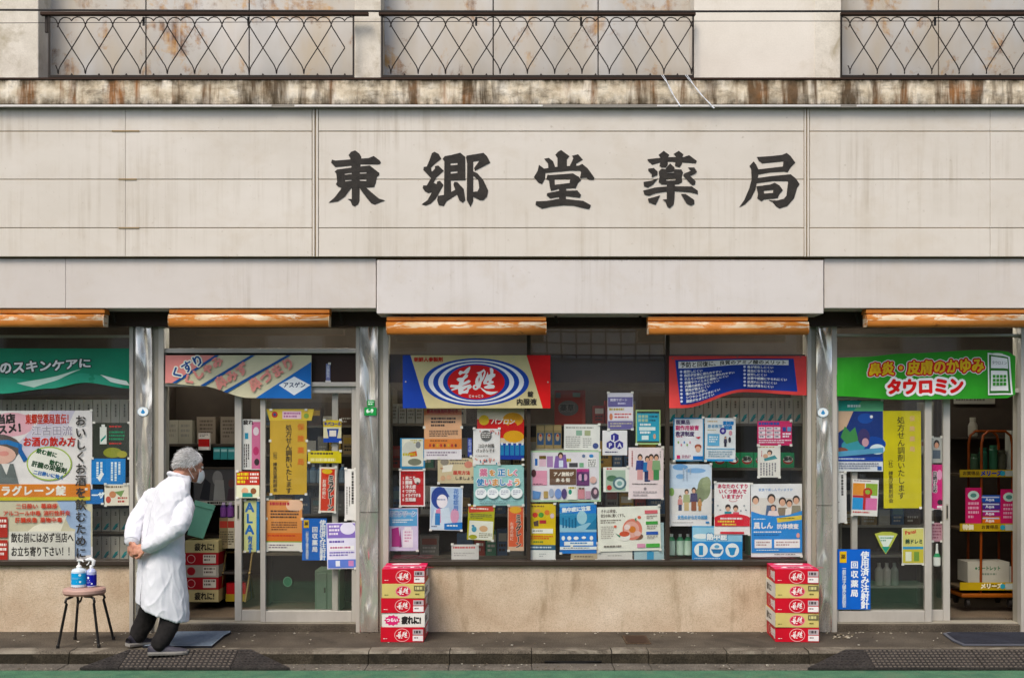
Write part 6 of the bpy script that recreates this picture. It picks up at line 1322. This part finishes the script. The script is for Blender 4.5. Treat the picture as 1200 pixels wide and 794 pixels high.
mb = MB(); mb.lathe([(0.018, 0.136), (0.019, 0.150), (0.012, 0.156), (0.007, 0.16), (0.007, 0.185), (0.015, 0.187), (0.015, 0.197)], c, '#d9d9d8', n=14); mb.tube([c + Vector((0, 0, 0.191)), c + Vector((0.03, -0.02, 0.193)), c + Vector((0.042, -0.028, 0.183))], 0.006, '#d9d9d8', n=7); mb.build('pump', BT)
SP = empty('spray_bottle', (WX(107.2, -0.50), -0.50, zt), 'slim trigger spray bottle with dark blue label on the stool', 'bottle'); c2 = SP.location.copy()
mb = MB(); mb.lathe([(0.031, 0), (0.035, 0.006), (0.035, 0.108), (0.026, 0.124), (0.013, 0.130)], c2, ink('#b9bfdd', 0.2), n=20); mb.build('body', SP)
mb = MB(); mb.lathe([(0.0355, 0.012), (0.0360, 0.012), (0.0360, 0.088), (0.0355, 0.088)], c2, ink('#2b2f9c', 0.35), n=20); lb_ = mb.build('label_band', SP)
mb = MB(); Pq = Print(mb, lambda px, py, h: c2 + Vector((math.sin(px/36)*(0.0365 + h), -math.cos(px/36)*(0.0365 + h), 0.088 - py/1000))); Pq.e(-12, 20, 8, 9, '#d6dcee'); Pq.r(-26, 36, 0, 42, '#cfd5ea'); Pq.e(14, 62, 6, 6, '#d6dcee'); Pq.fine(-26, 48, 8, 66, 2, '#8f96cf'); mb.build('lettering', lb_)
mb = MB(); mb.lathe([(0.013, 0.130), (0.014, 0.150), (0.011, 0.153)], c2, '#dcdcdc', n=12); mb.tube([c2 + Vector((0.012, 0, 0.152)), c2 + Vector((0.016, 0, 0.185)), c2 + Vector((-0.005, 0, 0.198)), c2 + Vector((-0.04, -0.005, 0.192))], [0.012, 0.015, 0.014, 0.008], '#dcdcdc', n=8); mb.tube([c2 + Vector((-0.012, 0, 0.185)), c2 + Vector((-0.022, -0.002, 0.165)), c2 + Vector((-0.034, -0.003, 0.155))], 0.004, '#dcdcdc', n=6); mb.build('trigger_head', SP)

# ------------------------------------------------------------------ kerb ramps
M_RUB = m_concrete('black_ramp_rubber', '#2f2b29', '#423d3a', 12, 0.4, 0.75)
M_STUD = ink('#6e665e', 0.6)
def ramp(p_in0, p_in1, p_out0, p_out1, seams, label):
    """wedge against the kerb: p_in at its top edge, p_out at its toe"""
    Yt, Yb, zt, zb = KERB_Y + 0.03, GREEN_Y - 0.005, 0.010, ROAD_Z + 0.004
    rt = empty('kerb_ramp', W((p_in0+p_in1)/2, 784, Yb), label, 'ramp', 'kerb ramps in front of the doors'); rt['_o'] = tuple(rt.location)
    xs_t = [WX(p, Yt) for p in [p_in0] + seams + [p_in1]]; xs_b = [WX(p_out0, Yb)] + [WX(p, Yt) for p in seams] + [WX(p_out1, Yb)]
    for i in range(len(xs_t) - 1):
        a, b, c_, d_ = xs_t[i] + 0.002, xs_t[i+1] - 0.002, xs_b[i+1] - 0.002, xs_b[i] + 0.002
        mb = MB(); end = (i == 0 and abs(xs_t[0] - xs_b[0]) > 0.05) or (i == len(xs_t) - 2 and abs(xs_t[-1] - xs_b[-1]) > 0.05)
        v = [(a, Yt, zt), (b, Yt, zt), (c_, Yb, zb + 0.010), (d_, Yb, zb + 0.010), (a, Yt, zt - 0.008), (b, Yt, zt - 0.008), (c_, Yb, zb - 0.004), (d_, Yb, zb - 0.004)]
        mb.add(v, [(3, 2, 1, 0), (4, 5, 6, 7), (2, 3, 7, 6), (0, 1, 5, 4), (1, 2, 6, 5), (3, 0, 4, 7)], M_RUB); sec = mb.build('ramp_section', rt)
        mb = MB(); nr = 7
        for r_ in range(nr):
            t = (r_ + 0.6)/nr; xa, xb = a + (d_ - a)*t, b + (c_ - b)*t; yy = Yt + (Yb - Yt)*t; zz = zt + (zb + 0.010 - zt)*t
            n = max(2, int((xb - xa)/0.030))
            for k in range(n):
                xx = xa + (k + 0.5)*(xb - xa)/n
                mb.box(xx - 0.008, xx + 0.008, yy - 0.007, yy + 0.007, zz - 0.004, zz + (0.004 if not end else 0.0025), M_STUD if not end else M_RUB)
        o = mb.build('studs', sec); o['kind'] = 'stuff'
    return rt
ramp(151, 295, 93, 340, [137 + 16, 186, 229, 281 - 1], 'black studded kerb ramp in front of the left doorway')
ramp(990, 1420, 946, 1420, [1012, 1137, 1187, 1260, 1340], 'black studded kerb ramp in front of the right doorway')
# ------------------------------------------------------------------ door mats
def mat(name, label, outline, m, edge, thick=0.012, lift=0.0, border=None):
    mb = MB(); n = len(outline); z = 0.004
    top = [Vector((x, y, z + thick + (lift if k in (0,) else 0))) for k, (x, y) in enumerate(outline)]
    mb.add([Vector((p.x, p.y, z)) for p in top] + top, [tuple(range(n, 2*n))] + [(i, (i+1) % n, n + (i+1) % n, n + i) for i in range(n)], edge)
    c = sum(top, Vector())/n
    mb.add([c + (p - c)*0.93 + Vector((0, 0, 0.0025)) for p in top], [tuple(range(n))], m)
    if border: mb.add([c + (p - c)*0.975 + Vector((0, 0, 0.0015)) for p in top], [tuple(range(n))], border)
    return mb.build(name, label=label, cat='mat')
def m_mat(name, a, b):
    t = NT(name); f = t.noise(t.world(), 40, 4, 0.7); t.color(t.ramp(t.math('ADD', t.math('MULTIPLY', f, 0.5), t.math('MULTIPLY', t.noise(t.world(), 5, 3), 0.5)), [(0.35, a), (0.65, b)])); t.set(0.95, 0, 0.1); t.bump(f, 0.5, 0.004); return t.m
def G(px, py, z=0.01):
    """where a line of sight through a pixel meets the pavement"""
    s_ = (CAM_Z - z) / (py - HY); return ((px - CX)*s_, s_*FPX - CAM_D)
mat('door_mat', 'blue grey door mat with pale edges lying askew at the left doorway', [G(167, 757.5), G(248, 757.5), G(263, 745), G(270, 741.5), G(271, 739.5), G(186, 740.5)], m_mat('blue_grey_pile', '#5c6877', '#77838f'), '#22242a', 0.012, 0.0, '#8b97a3')
mat('door_mat', 'dark navy door mat at the right doorway', [G(1128, 755), G(1260, 755), G(1260, 740.5), G(1112, 740.5), G(1105, 742), G(1116, 750)], m_mat('navy_pile', '#25262d', '#34363f'), '#5d5f66', 0.010)
# litter beside the right column
mb = MB(); rnd = random.Random(5)
for k in range(26):
    px, py = rnd.uniform(976, 1000), rnd.uniform(741.5, 747); x, y = G(px, py); r = rnd.uniform(0.006, 0.016)
    mb.ball((x, y, 0.004 + r*0.3), (r, r*0.8, r*0.5), rnd.choice(('#8f8778', '#5a5247', '#a9a293', '#6b6253')), 6, 4)
mb.build('gravel_litter', kind='stuff', label='loose bits of gravel by the right column', cat='gravel')

mb = MB(); rnd = random.Random(8)
for k in range(420):
    inroad = rnd.random() < 0.45
    y = rnd.uniform(GREEN_Y + 0.01, KERB_Y - 0.03) if inroad else rnd.choice((rnd.uniform(-0.09, -0.01), rnd.uniform(KERB_Y + 0.16, -0.05)))
    x = rnd.uniform(-4.3, 4.3); z = ROAD_Z + 0.002 if inroad else 0.001; r = rnd.uniform(0.003, 0.008)
    if -3.0 < x < -1.5 and inroad: continue
    if inroad and x > 1.9: continue
    mb.ball((x, y, z + r*0.3), (r*rnd.uniform(0.8, 1.8), r, r*0.5), rnd.choice(('#8f8778', '#5a5247', '#a9a293', '#6b6253', '#c2bcae')), 5, 3)
mb.build('street_grit', kind='stuff', label='scattered grit along the kerb and pavement', cat='grit')
# ------------------------------------------------------------------ person in the white coat
def remeshed(mb, voxel, smooth=4, disp=None):
    """union of overlapping solids grown into one continuous skin"""
    me = bpy.data.meshes.new('tmp'); me.from_pydata([tuple(p) for p in mb.v], [], mb.f)
    o = bpy.data.objects.new('tmp', me); COL.objects.link(o)
    b = bmesh.new(); b.from_mesh(me); bmesh.ops.remove_doubles(b, verts=b.verts, dist=1e-5); bmesh.ops.recalc_face_normals(b, faces=b.faces); b.to_mesh(me); b.free()
    rm = o.modifiers.new('r', 'REMESH'); rm.mode = 'VOXEL'; rm.voxel_size = voxel
    sm = o.modifiers.new('s', 'SMOOTH'); sm.iterations = smooth; sm.factor = 0.5
    bpy.context.view_layer.update()
    ev = o.evaluated_get(bpy.context.evaluated_depsgraph_get()); out = bpy.data.meshes.new_from_object(ev)
    bpy.data.objects.remove(o); bpy.data.meshes.remove(me)
    if disp:
        ns = [v.normal.copy() for v in out.vertices]
        for v, n in zip(out.vertices, ns): v.co += n * disp(v.co)
    for p in out.polygons: p.use_smooth = True
    return out
def link(name, me, m, parent, **kw):
    me.materials.clear(); me.materials.append(as_mat(m)); me.name = name
    off = Vector(parent['_o'])
    for v in me.vertices: v.co -= off
    o = bpy.data.objects.new(name, me); COL.objects.link(o); o.parent = parent; o['_o'] = tuple(off); return tag(o, **kw)
def limb(mb, pts, rs, n=12):
    mb.tube(pts, rs, M_BLACK, n=n)
    for p, r in ((pts[0], rs[0]), (pts[-1], rs[-1])): mb.ball(p, r*0.98, M_BLACK, 10, 7)
def smooth_path(pts, rs, k=4):
    P, Q = [], []
    for i in range(len(pts) - 1):
        a = pts[max(i-1, 0)]; b = pts[i]; c = pts[i+1]; d = pts[min(i+2, len(pts)-1)]
        for j in range(k):
            t = j/k; P.append(0.5*((2*b) + (c - a)*t + (2*a - 5*b + 4*c - d)*t*t + (3*b - a - 3*c + d)*t**3)); Q.append(rs[i] + (rs[i+1] - rs[i])*t)
    return P + [pts[-1]], Q + [rs[-1]]
PERSON = empty('person', (WX(190, -0.7), -0.70, 0.0), 'grey haired person in a long white coat stooping with hands clasped behind', 'person')
Fd = Vector((0.75, 0.66, 0)); Rt = Vector((0.66, -0.75, 0))           # facing, and to the right of the body
hip = W(191, 676, -0.69); neck = W(211, 558, -0.585)
shR, shL = W(216, 586, -0.70), W(176, 581, -0.50)
elR, elL = W(207, 619, -0.865), W(159, 613, -0.60)
wrR, wrL = W(171, 642, -0.865), W(154, 635, -0.76)
hpR, hpL = W(199, 688, -0.735), W(183, 684, -0.645)
knR, knL = W(199, 727, -0.80), W(172, 722, -0.615)
anR = Vector((WX(187, -0.86), -0.865, 0.055)); anL = Vector((WX(161, -0.63), -0.64, 0.075))
hd = W(221.5, 545.5, -0.56); hf = Vector((0.80, 0.56, -0.22)).normalized(); hr = hf.cross(Vector((0, 0, 1))).normalized(); hu = hr.cross(hf).normalized()
HR = Matrix((hr, hf, hu)).transposed()
# --- the body itself: head, neck, trunk, arms, hands and legs as one skin
mb = MB()
mb.ball(hd + hu*0.012, (0.073, 0.090, 0.092), M_BLACK, 20, 14, HR)
mb.ball(hd + hf*0.030 - hu*0.045, (0.056, 0.060, 0.062), M_BLACK, 16, 12, HR)
mb.ball(hd + hf*0.064 - hu*0.088, (0.022, 0.020, 0.018), M_BLACK, 10, 8, HR)
mb.tube([hd + hf*0.080 + hu*0.018, hd + hf*0.094 - hu*0.012, hd + hf*0.108 - hu*0.034], [0.010, 0.013, 0.017], M_BLACK, n=8)
mb.ball(hd + hf*0.082 + hu*0.026, (0.050, 0.012, 0.010), M_BLACK, 12, 7, HR)
for sg in (-1, 1):
    mb.ball(hd + hr*0.074*sg - hf*0.012 - hu*0.012, (0.010, 0.020, 0.032), M_BLACK, 10, 8, HR)
    mb.ball(hd + hr*0.045*sg + hf*0.062 - hu*0.022, (0.022, 0.020, 0.020), M_BLACK, 10, 8, HR)
limb(mb, [hd - hu*0.05 - hf*0.02, neck + Vector((0, 0, 0.015)), neck - Vector((0.01, 0.0, 0.05))], [0.056, 0.055, 0.052])
limb(mb, *smooth_path([neck - Vector((0, 0, 0.03)), W(201, 595, -0.61), W(192, 640, -0.67), hip], [0.055, 0.10, 0.11, 0.12]))
dn = Vector((0, 0, 0.03)); limb(mb, [shL - dn + Rt*0.03, neck - Vector((0.0, 0, 0.09)), shR - dn - Rt*0.03], [0.04, 0.06, 0.04])
def hand(wr, direction, up, curl, sgn):
    """palm and five curled fingers; direction is towards the knuckles, up the back of the hand"""
    d = direction.normalized(); u = (up - d*up.dot(d)).normalized(); s_ = d.cross(u)
    M = Matrix((s_, d, u)).transposed()
    mb.ball(wr + d*0.048, (0.040, 0.052, 0.017), M_BLACK, 12, 8, M)
    for k, (off, L) in enumerate(((-0.030, 0.066), (-0.011, 0.075), (0.009, 0.070), (0.028, 0.055))):
        p = wr + d*0.088 + s_*off*sgn; P = [p - d*0.02]; a = 0.35; cur = p
        for seg in range(3):
            P.append(cur.copy()); a += curl; cur = cur + (d*math.cos(a) - u*math.sin(a))*L*(0.42, 0.33, 0.25)[seg]
        P.append(cur); limb(mb, P, [0.0095, 0.0095, 0.0088, 0.008, 0.0068], 8)
    t0 = wr + d*0.022 - s_*0.032*sgn; limb(mb, [t0, t0 + d*0.025 - s_*0.022*sgn - u*0.006, t0 + d*0.050 - s_*0.024*sgn - u*0.018, t0 + d*0.068 - s_*0.012*sgn - u*0.026], [0.013, 0.0115, 0.010, 0.008], 8)
limb(mb, *smooth_path([shR - Rt*0.03 - dn, elR, wrR], [0.036, 0.034, 0.026])); limb(mb, *smooth_path([shL + Rt*0.03 - dn, elL, wrL], [0.036, 0.034, 0.026]))
hand(wrR, W(152, 645, -0.835) - wrR, Vector((0.1, -0.9, 0.5)), 0.55, 1)
hand(wrL, W(159, 652, -0.80) - wrL, Vector((-0.5, -0.8, 0.15)), 0.6, -1)
for h_, k_, a_ in ((hpR, knR, anR), (hpL, knL, anL)): limb(mb, *smooth_path([h_, k_, a_], [0.078, 0.052, 0.036]))
t = NT('aged_skin'); t.color(t.ramp(t.noise(t.world(), 38, 4), [(0.3, '#a86b54'), (0.7, '#cf9a80')])); t.set(0.5, 0, 0.4); t.b.inputs['Subsurface Weight'].default_value = 0.08; t.b.inputs['Subsurface Radius'].default_value = (0.01, 0.004, 0.002)
body = link('body', remeshed(mb, 0.0045, 2), t.m, PERSON)
for sg in (-1, 1):
    mb = MB(); c = hd + hr*0.030*sg + hf*0.084 + hu*0.006; mb.ball(c, 0.0115, '#d8d2ca', 12, 8); mb.ball(c + hf*0.0065, 0.0068, '#2b1d16', 10, 7); mb.build('eye', body)
# --- white coat
mb = MB(); RN = 26
sta = [  # photo row, centre column, depth, half width across the shoulders, half depth, hem tilt
 (715, 190.5, -0.700, 0.200, 0.166, 0.100), (702, 190.3, -0.700, 0.196, 0.163, 0.078), (684, 189.8, -0.698, 0.188, 0.156, 0.035), (660, 189.5, -0.690, 0.178, 0.146, 0.0), (638, 190.5, -0.675, 0.170, 0.134, 0.0),
 (615, 193, -0.655, 0.168, 0.124, 0.0), (596, 196, -0.635, 0.178, 0.120, 0.0), (584, 198.5, -0.620, 0.184, 0.114, 0.0), (575, 200.5, -0.610, 0.174, 0.104, 0.0), (567, 204, -0.600, 0.140, 0.092, 0.0), (561, 208, -0.591, 0.092, 0.080, 0.0), (557.5, 210.5, -0.586, 0.070, 0.071, 0.0)]
V = []
for (py, px, yy, hw, hdp, tilt) in sta:
    c = W(px, py, yy)
    for k in range(RN):
        a = 2*math.pi*k/RN; ca, sa = math.cos(a), math.sin(a)
        pw = 0.86; x_ = math.copysign(abs(ca)**pw, ca); y_ = math.copysign(abs(sa)**pw, sa)
        V.append(c + Rt*hw*x_ + Fd*hdp*y_ + Vector((0, 0, -tilt*(0.55*ca + 0.45*sa))))
mb.add(V, [(i*RN+k, i*RN+(k+1) % RN, (i+1)*RN+(k+1) % RN, (i+1)*RN+k) for i in range(len(sta)-1) for k in range(RN)] + [tuple(range(RN))[::-1], tuple(range((len(sta)-1)*RN, len(sta)*RN))], M_BLACK)
limb(mb, *smooth_path([shR + Vector((-0.02, 0.02, 0.0)), shR + Vector((0.004, -0.02, -0.06)), elR, wrR + (elR - wrR)*0.12], [0.058, 0.066, 0.060, 0.048]), 16)
limb(mb, *smooth_path([shL + Vector((0.02, -0.02, 0.0)), shL + Vector((-0.02, -0.01, -0.06)), elL, wrL + (elL - wrL)*0.12], [0.055, 0.062, 0.058, 0.047]), 16)
# collar roll
cN = W(209.5, 559, -0.587); mb.tube([cN + Rt*0.070*math.cos(a) + Fd*0.070*math.sin(a) + Vector((0, 0, 0.006 - 0.026*math.sin(a))) for a in [2*math.pi*k/18 for k in range(19)]], 0.014, M_BLACK, n=8)
z_h, z_t = W(191, 716, -0.7).z, W(210, 557, -0.585).z
def folds(p):
    q = (p.z - z_h)/(z_t - z_h); low = max(0.0, 1 - q*1.25)
    a = math.atan2((p - hip).dot(Fd), (p - hip).dot(Rt))
    drape = 0.006*low*math.sin(a*4 + 2.0*mnoise.noise(Vector((a*1.1, p.z*1.5, 3))))
    crease = 0.007*mnoise.noise(Vector((p.x*6 + p.z*2, p.y*6, p.z*3.2)))
    r1 = 1 - abs(mnoise.noise(Vector((p.x*9 - p.z*6, p.y*9, p.z*5 + p.x*4)))) * 2.2
    crease += 0.0050*max(0.0, r1)**3
    r3 = 1 - abs(mnoise.noise(Vector((p.x*15 + p.z*4, p.y*15, p.z*4.5 - p.x*7 + 9)))) * 2.4
    crease += 0.0032*max(0.0, r3)**3
    near = min((p - elR).length, (p - elL).length)
    r2 = 1 - abs(mnoise.noise(Vector((p.x*16 + p.z*14, p.y*12, p.z*20 - p.x*12)))) * 2.0
    crumple = 0.0045*max(0.0, 1 - near/0.20)*max(0.0, r2)
    seam = -0.012*math.exp(-((a + math.pi/2)/0.05)**2)*max(0.0, 1 - q*1.9)           # centre back vent
    return drape + crease + crumple + seam
t = NT('white_coat_cotton'); t.color(t.ramp(t.noise(t.world(), 14, 4), [(0.3, '#d3d3d9'), (0.7, '#dedee3')])); t.set(0.85, 0, 0.2); t.b.inputs['Sheen Weight'].default_value = 0.15; t.bump(t.noise(t.world((1, 1, 1)), 60, 4, 0.6), 0.18, 0.006)
coat = link('coat', remeshed(mb, 0.0062, 3, folds), t.m, PERSON)
# centre back seam ending in the vent, and stitched hem, laid on the cloth
from mathutils.bvhtree import BVHTree
off_ = Vector(PERSON['_o']); bv_ = BVHTree.FromPolygons([tuple(v.co + off_) for v in coat.data.vertices], [tuple(p.vertices) for p in coat.data.polygons])
def on_back(px, py, yy, side=0.0):
    c = W(px, py, yy) + Rt*side; h = bv_.ray_cast(c - Fd*0.8, Fd); return h[0] if h[0] else None
path = [on_back(190 + (650 - py)*-0.10 if py > 650 else 190 + (650 - py)*0.16, py, -0.69 + max(0, 650 - py)*0.0010) for py in range(572, 708, 5)]
path = [q for q in path if q]
mb = MB(); mb.tube([q - Fd*0.0004 for q in path[:-5]], 0.0014, '#b5b5be', n=5); mb.build('back_seam', coat)
mb = MB(); mb.tube([q - Fd*0.0002 for q in path[-6:]], [0.001, 0.002, 0.003, 0.0035, 0.004, 0.004], '#5a5a62', n=5); mb.build('vent', coat)
for wr, el in ((wrR, elR), (wrL, elL)):
    d = (wr - el).normalized(); c = wr + (el - wr)*0.10; mb = MB(); mb.tube([c - d*0.022, c - d*0.018, c + d*0.014, c + d*0.016], [0.045, 0.0495, 0.0495, 0.044], '#d3d4da', n=20); mb.build('cuff', coat)
# --- trousers
mb = MB()
for h_, k_, a_ in ((hpR, knR, anR), (hpL, knL, anL)):
    limb(mb, *smooth_path([h_, k_, a_ + Vector((0, 0, 0.005))], [0.082, 0.070, 0.060]), 14)
mb.ball(hip, (0.12, 0.11, 0.12), M_BLACK)
t = NT('dark_trousers'); t.color(t.ramp(t.noise(t.world(), 25, 4), [(0.3, '#191717'), (0.7, '#262322')])); t.set(0.9, 0, 0.2); t.bump(t.noise(t.world(), 20, 3), 0.3, 0.01)
link('trousers', remeshed(mb, 0.009, 3, lambda p: 0.006*mnoise.noise(Vector((p.x*14, p.y*14, p.z*24)))), t.m, PERSON)
# --- shoes
def shoe(an, direction, zs_, tone, heel_up=0.0):
    d = Vector(direction).normalized(); s_ = Vector((d.y, -d.x, 0)); heel = Vector((an.x, an.y, zs_)) - d*0.075
    prof = [(0.0, 0.026, 0.055), (0.03, 0.034, 0.078), (0.08, 0.036, 0.082), (0.13, 0.040, 0.062), (0.18, 0.045, 0.045), (0.23, 0.041, 0.036), (0.258, 0.026, 0.026), (0.268, 0.010, 0.018)]
    mb = MB(); V = []; n = 12
    for L, w, h in prof:
        lift = heel_up*max(0, 1 - L/0.17)
        for k in range(n):
            a = math.pi*k/(n-1); V.append(heel + d*L + s_*w*math.cos(a) + Vector((0, 0, 0.022 + lift + (h - 0.02)*math.sin(a)**0.8)))
    mb.add(V, [(i*n+k, i*n+k+1, (i+1)*n+k+1, (i+1)*n+k) for i in range(len(prof)-1) for k in range(n-1)] + [tuple(range(n)), tuple(range((len(prof)-1)*n, len(prof)*n))], tone, True)
    sh = mb.build('shoe', PERSON)
    mb = MB(); V = []
    for L, w, h in prof:
        lift = heel_up*max(0, 1 - L/0.17)
        for zz, e in ((0, 0.001), (0.012, 0.005), (0.024, 0.003)): V += [heel + d*L + s_*(w+e) + Vector((0, 0, zz + lift)), heel + d*L - s_*(w+e) + Vector((0, 0, zz + lift))]
    F = []
    for i in range(len(prof)-1):
        a, b = i*6, (i+1)*6
        F += [(a, b, b+2, a+2), (a+2, b+2, b+4, a+4), (a+1, a+3, b+3, b+1), (a+3, a+5, b+5, b+3), (a, a+1, b+1, b), (a+4, b+4, b+5, a+5)]
    F += [(0, 2, 4, 5, 3, 1)]; e = (len(prof)-1)*6; F += [(e, e+1, e+3, e+5, e+4, e+2)]
    mb.add(V, F, '#8d8984'); mb.build('sole', sh)
shoe(anR, (0.95, 0.22, 0), -0.008, '#44424a'); shoe(anL, (0.62, 0.78, 0), 0.006, '#34323a', 0.012)
# --- hair: a scalp cap and many tufts
HT = [ink('#c9c7c5', 0.6), ink('#e2e0de', 0.6), ink('#aeacaa', 0.65), ink('#efeeec', 0.55)]
mb = MB(); rnd = random.Random(11)
C = hd + hu*0.014
def scalp(th, ph, k=1.0): return C + HR @ Vector((math.sin(th)*math.cos(ph)*0.078*k, math.sin(th)*math.sin(ph)*0.095*k, math.cos(th)*0.098*k))
seg, rings = 22, 10; V = []
def limit(ph):
    front = max(0.0, math.sin(ph + 0.0)); return 1.95 - 1.0*front**0.9 - 0.22*abs(math.cos(ph))
for i in range(rings + 1):
    for k in range(seg):
        ph = 2*math.pi*k/seg; V.append(scalp(limit(ph)*i/rings, ph, 1.03 + 0.02*math.sin(ph*7 + i)))
mb.add(V, [(i*seg+k, (i+1)*seg+k, (i+1)*seg+(k+1) % seg, i*seg+(k+1) % seg) for i in range(rings) for k in range(seg)], HT[0], True)
for i in range(3200):
    ph = rnd.uniform(0, 2*math.pi); th = limit(ph)*math.sqrt(rnd.random())*1.02
    p = scalp(th, ph, 1.02); nrm = (p - C).normalized(); down = (Vector((0, 0, -1)) + nrm*nrm.z*0.9)
    comb = (-hf*0.6 + down*0.7 + Vector((rnd.uniform(-1, 1), rnd.uniform(-1, 1), rnd.uniform(-0.6, 0.8)))*0.24).normalized()
    L = rnd.uniform(0.018, 0.038) * (1.25 if th < 0.7 else 1.0); w = rnd.uniform(0.0008, 0.0020)
    q1 = p + nrm*0.0045 + comb*L*0.45; q2 = q1 + comb*L*0.5 + nrm*rnd.uniform(-0.006, 0.007)
    mb.tube([p, q1, q2], [w, w*0.9, 0.0004], rnd.choice(HT), n=3, cap=False)
mb.build('hair', body)
# --- face mask with ear loop
mb = MB(); n, m = 10, 8; V = []
for j in range(m + 1):
    for k in range(n + 1):
        a = R(-58 + 116*k/n); v_ = -0.105 + 0.092*j/m; rr = 0.098 + 0.016*math.cos(a)**4*math.sin(math.pi*j/m)
        V.append(hd + hr*math.sin(a)*rr*0.80 + hf*math.cos(a)*rr*1.12 + hu*v_)
mb.add(V, [(j*(n+1)+k, j*(n+1)+k+1, (j+1)*(n+1)+k+1, (j+1)*(n+1)+k) for j in range(m) for k in range(n)], '#dfe1e4', True)
for sg in (-1, 1): mb.tube([hd + hr*0.078*sg + hf*0.030 - hu*0.030, hd + hr*0.082*sg - hf*0.012 + hu*0.016, hd + hr*0.082*sg - hf*0.026 - hu*0.03, hd + hr*0.075*sg + hf*0.028 - hu*0.085], 0.0018, '#d3d5d8', n=5)
mb.build('face_mask', body)
bpy.data.objects.remove(_fo); bpy.data.curves.remove(_fc)
for o in bpy.data.objects:
    if '_o' in o: del o['_o']
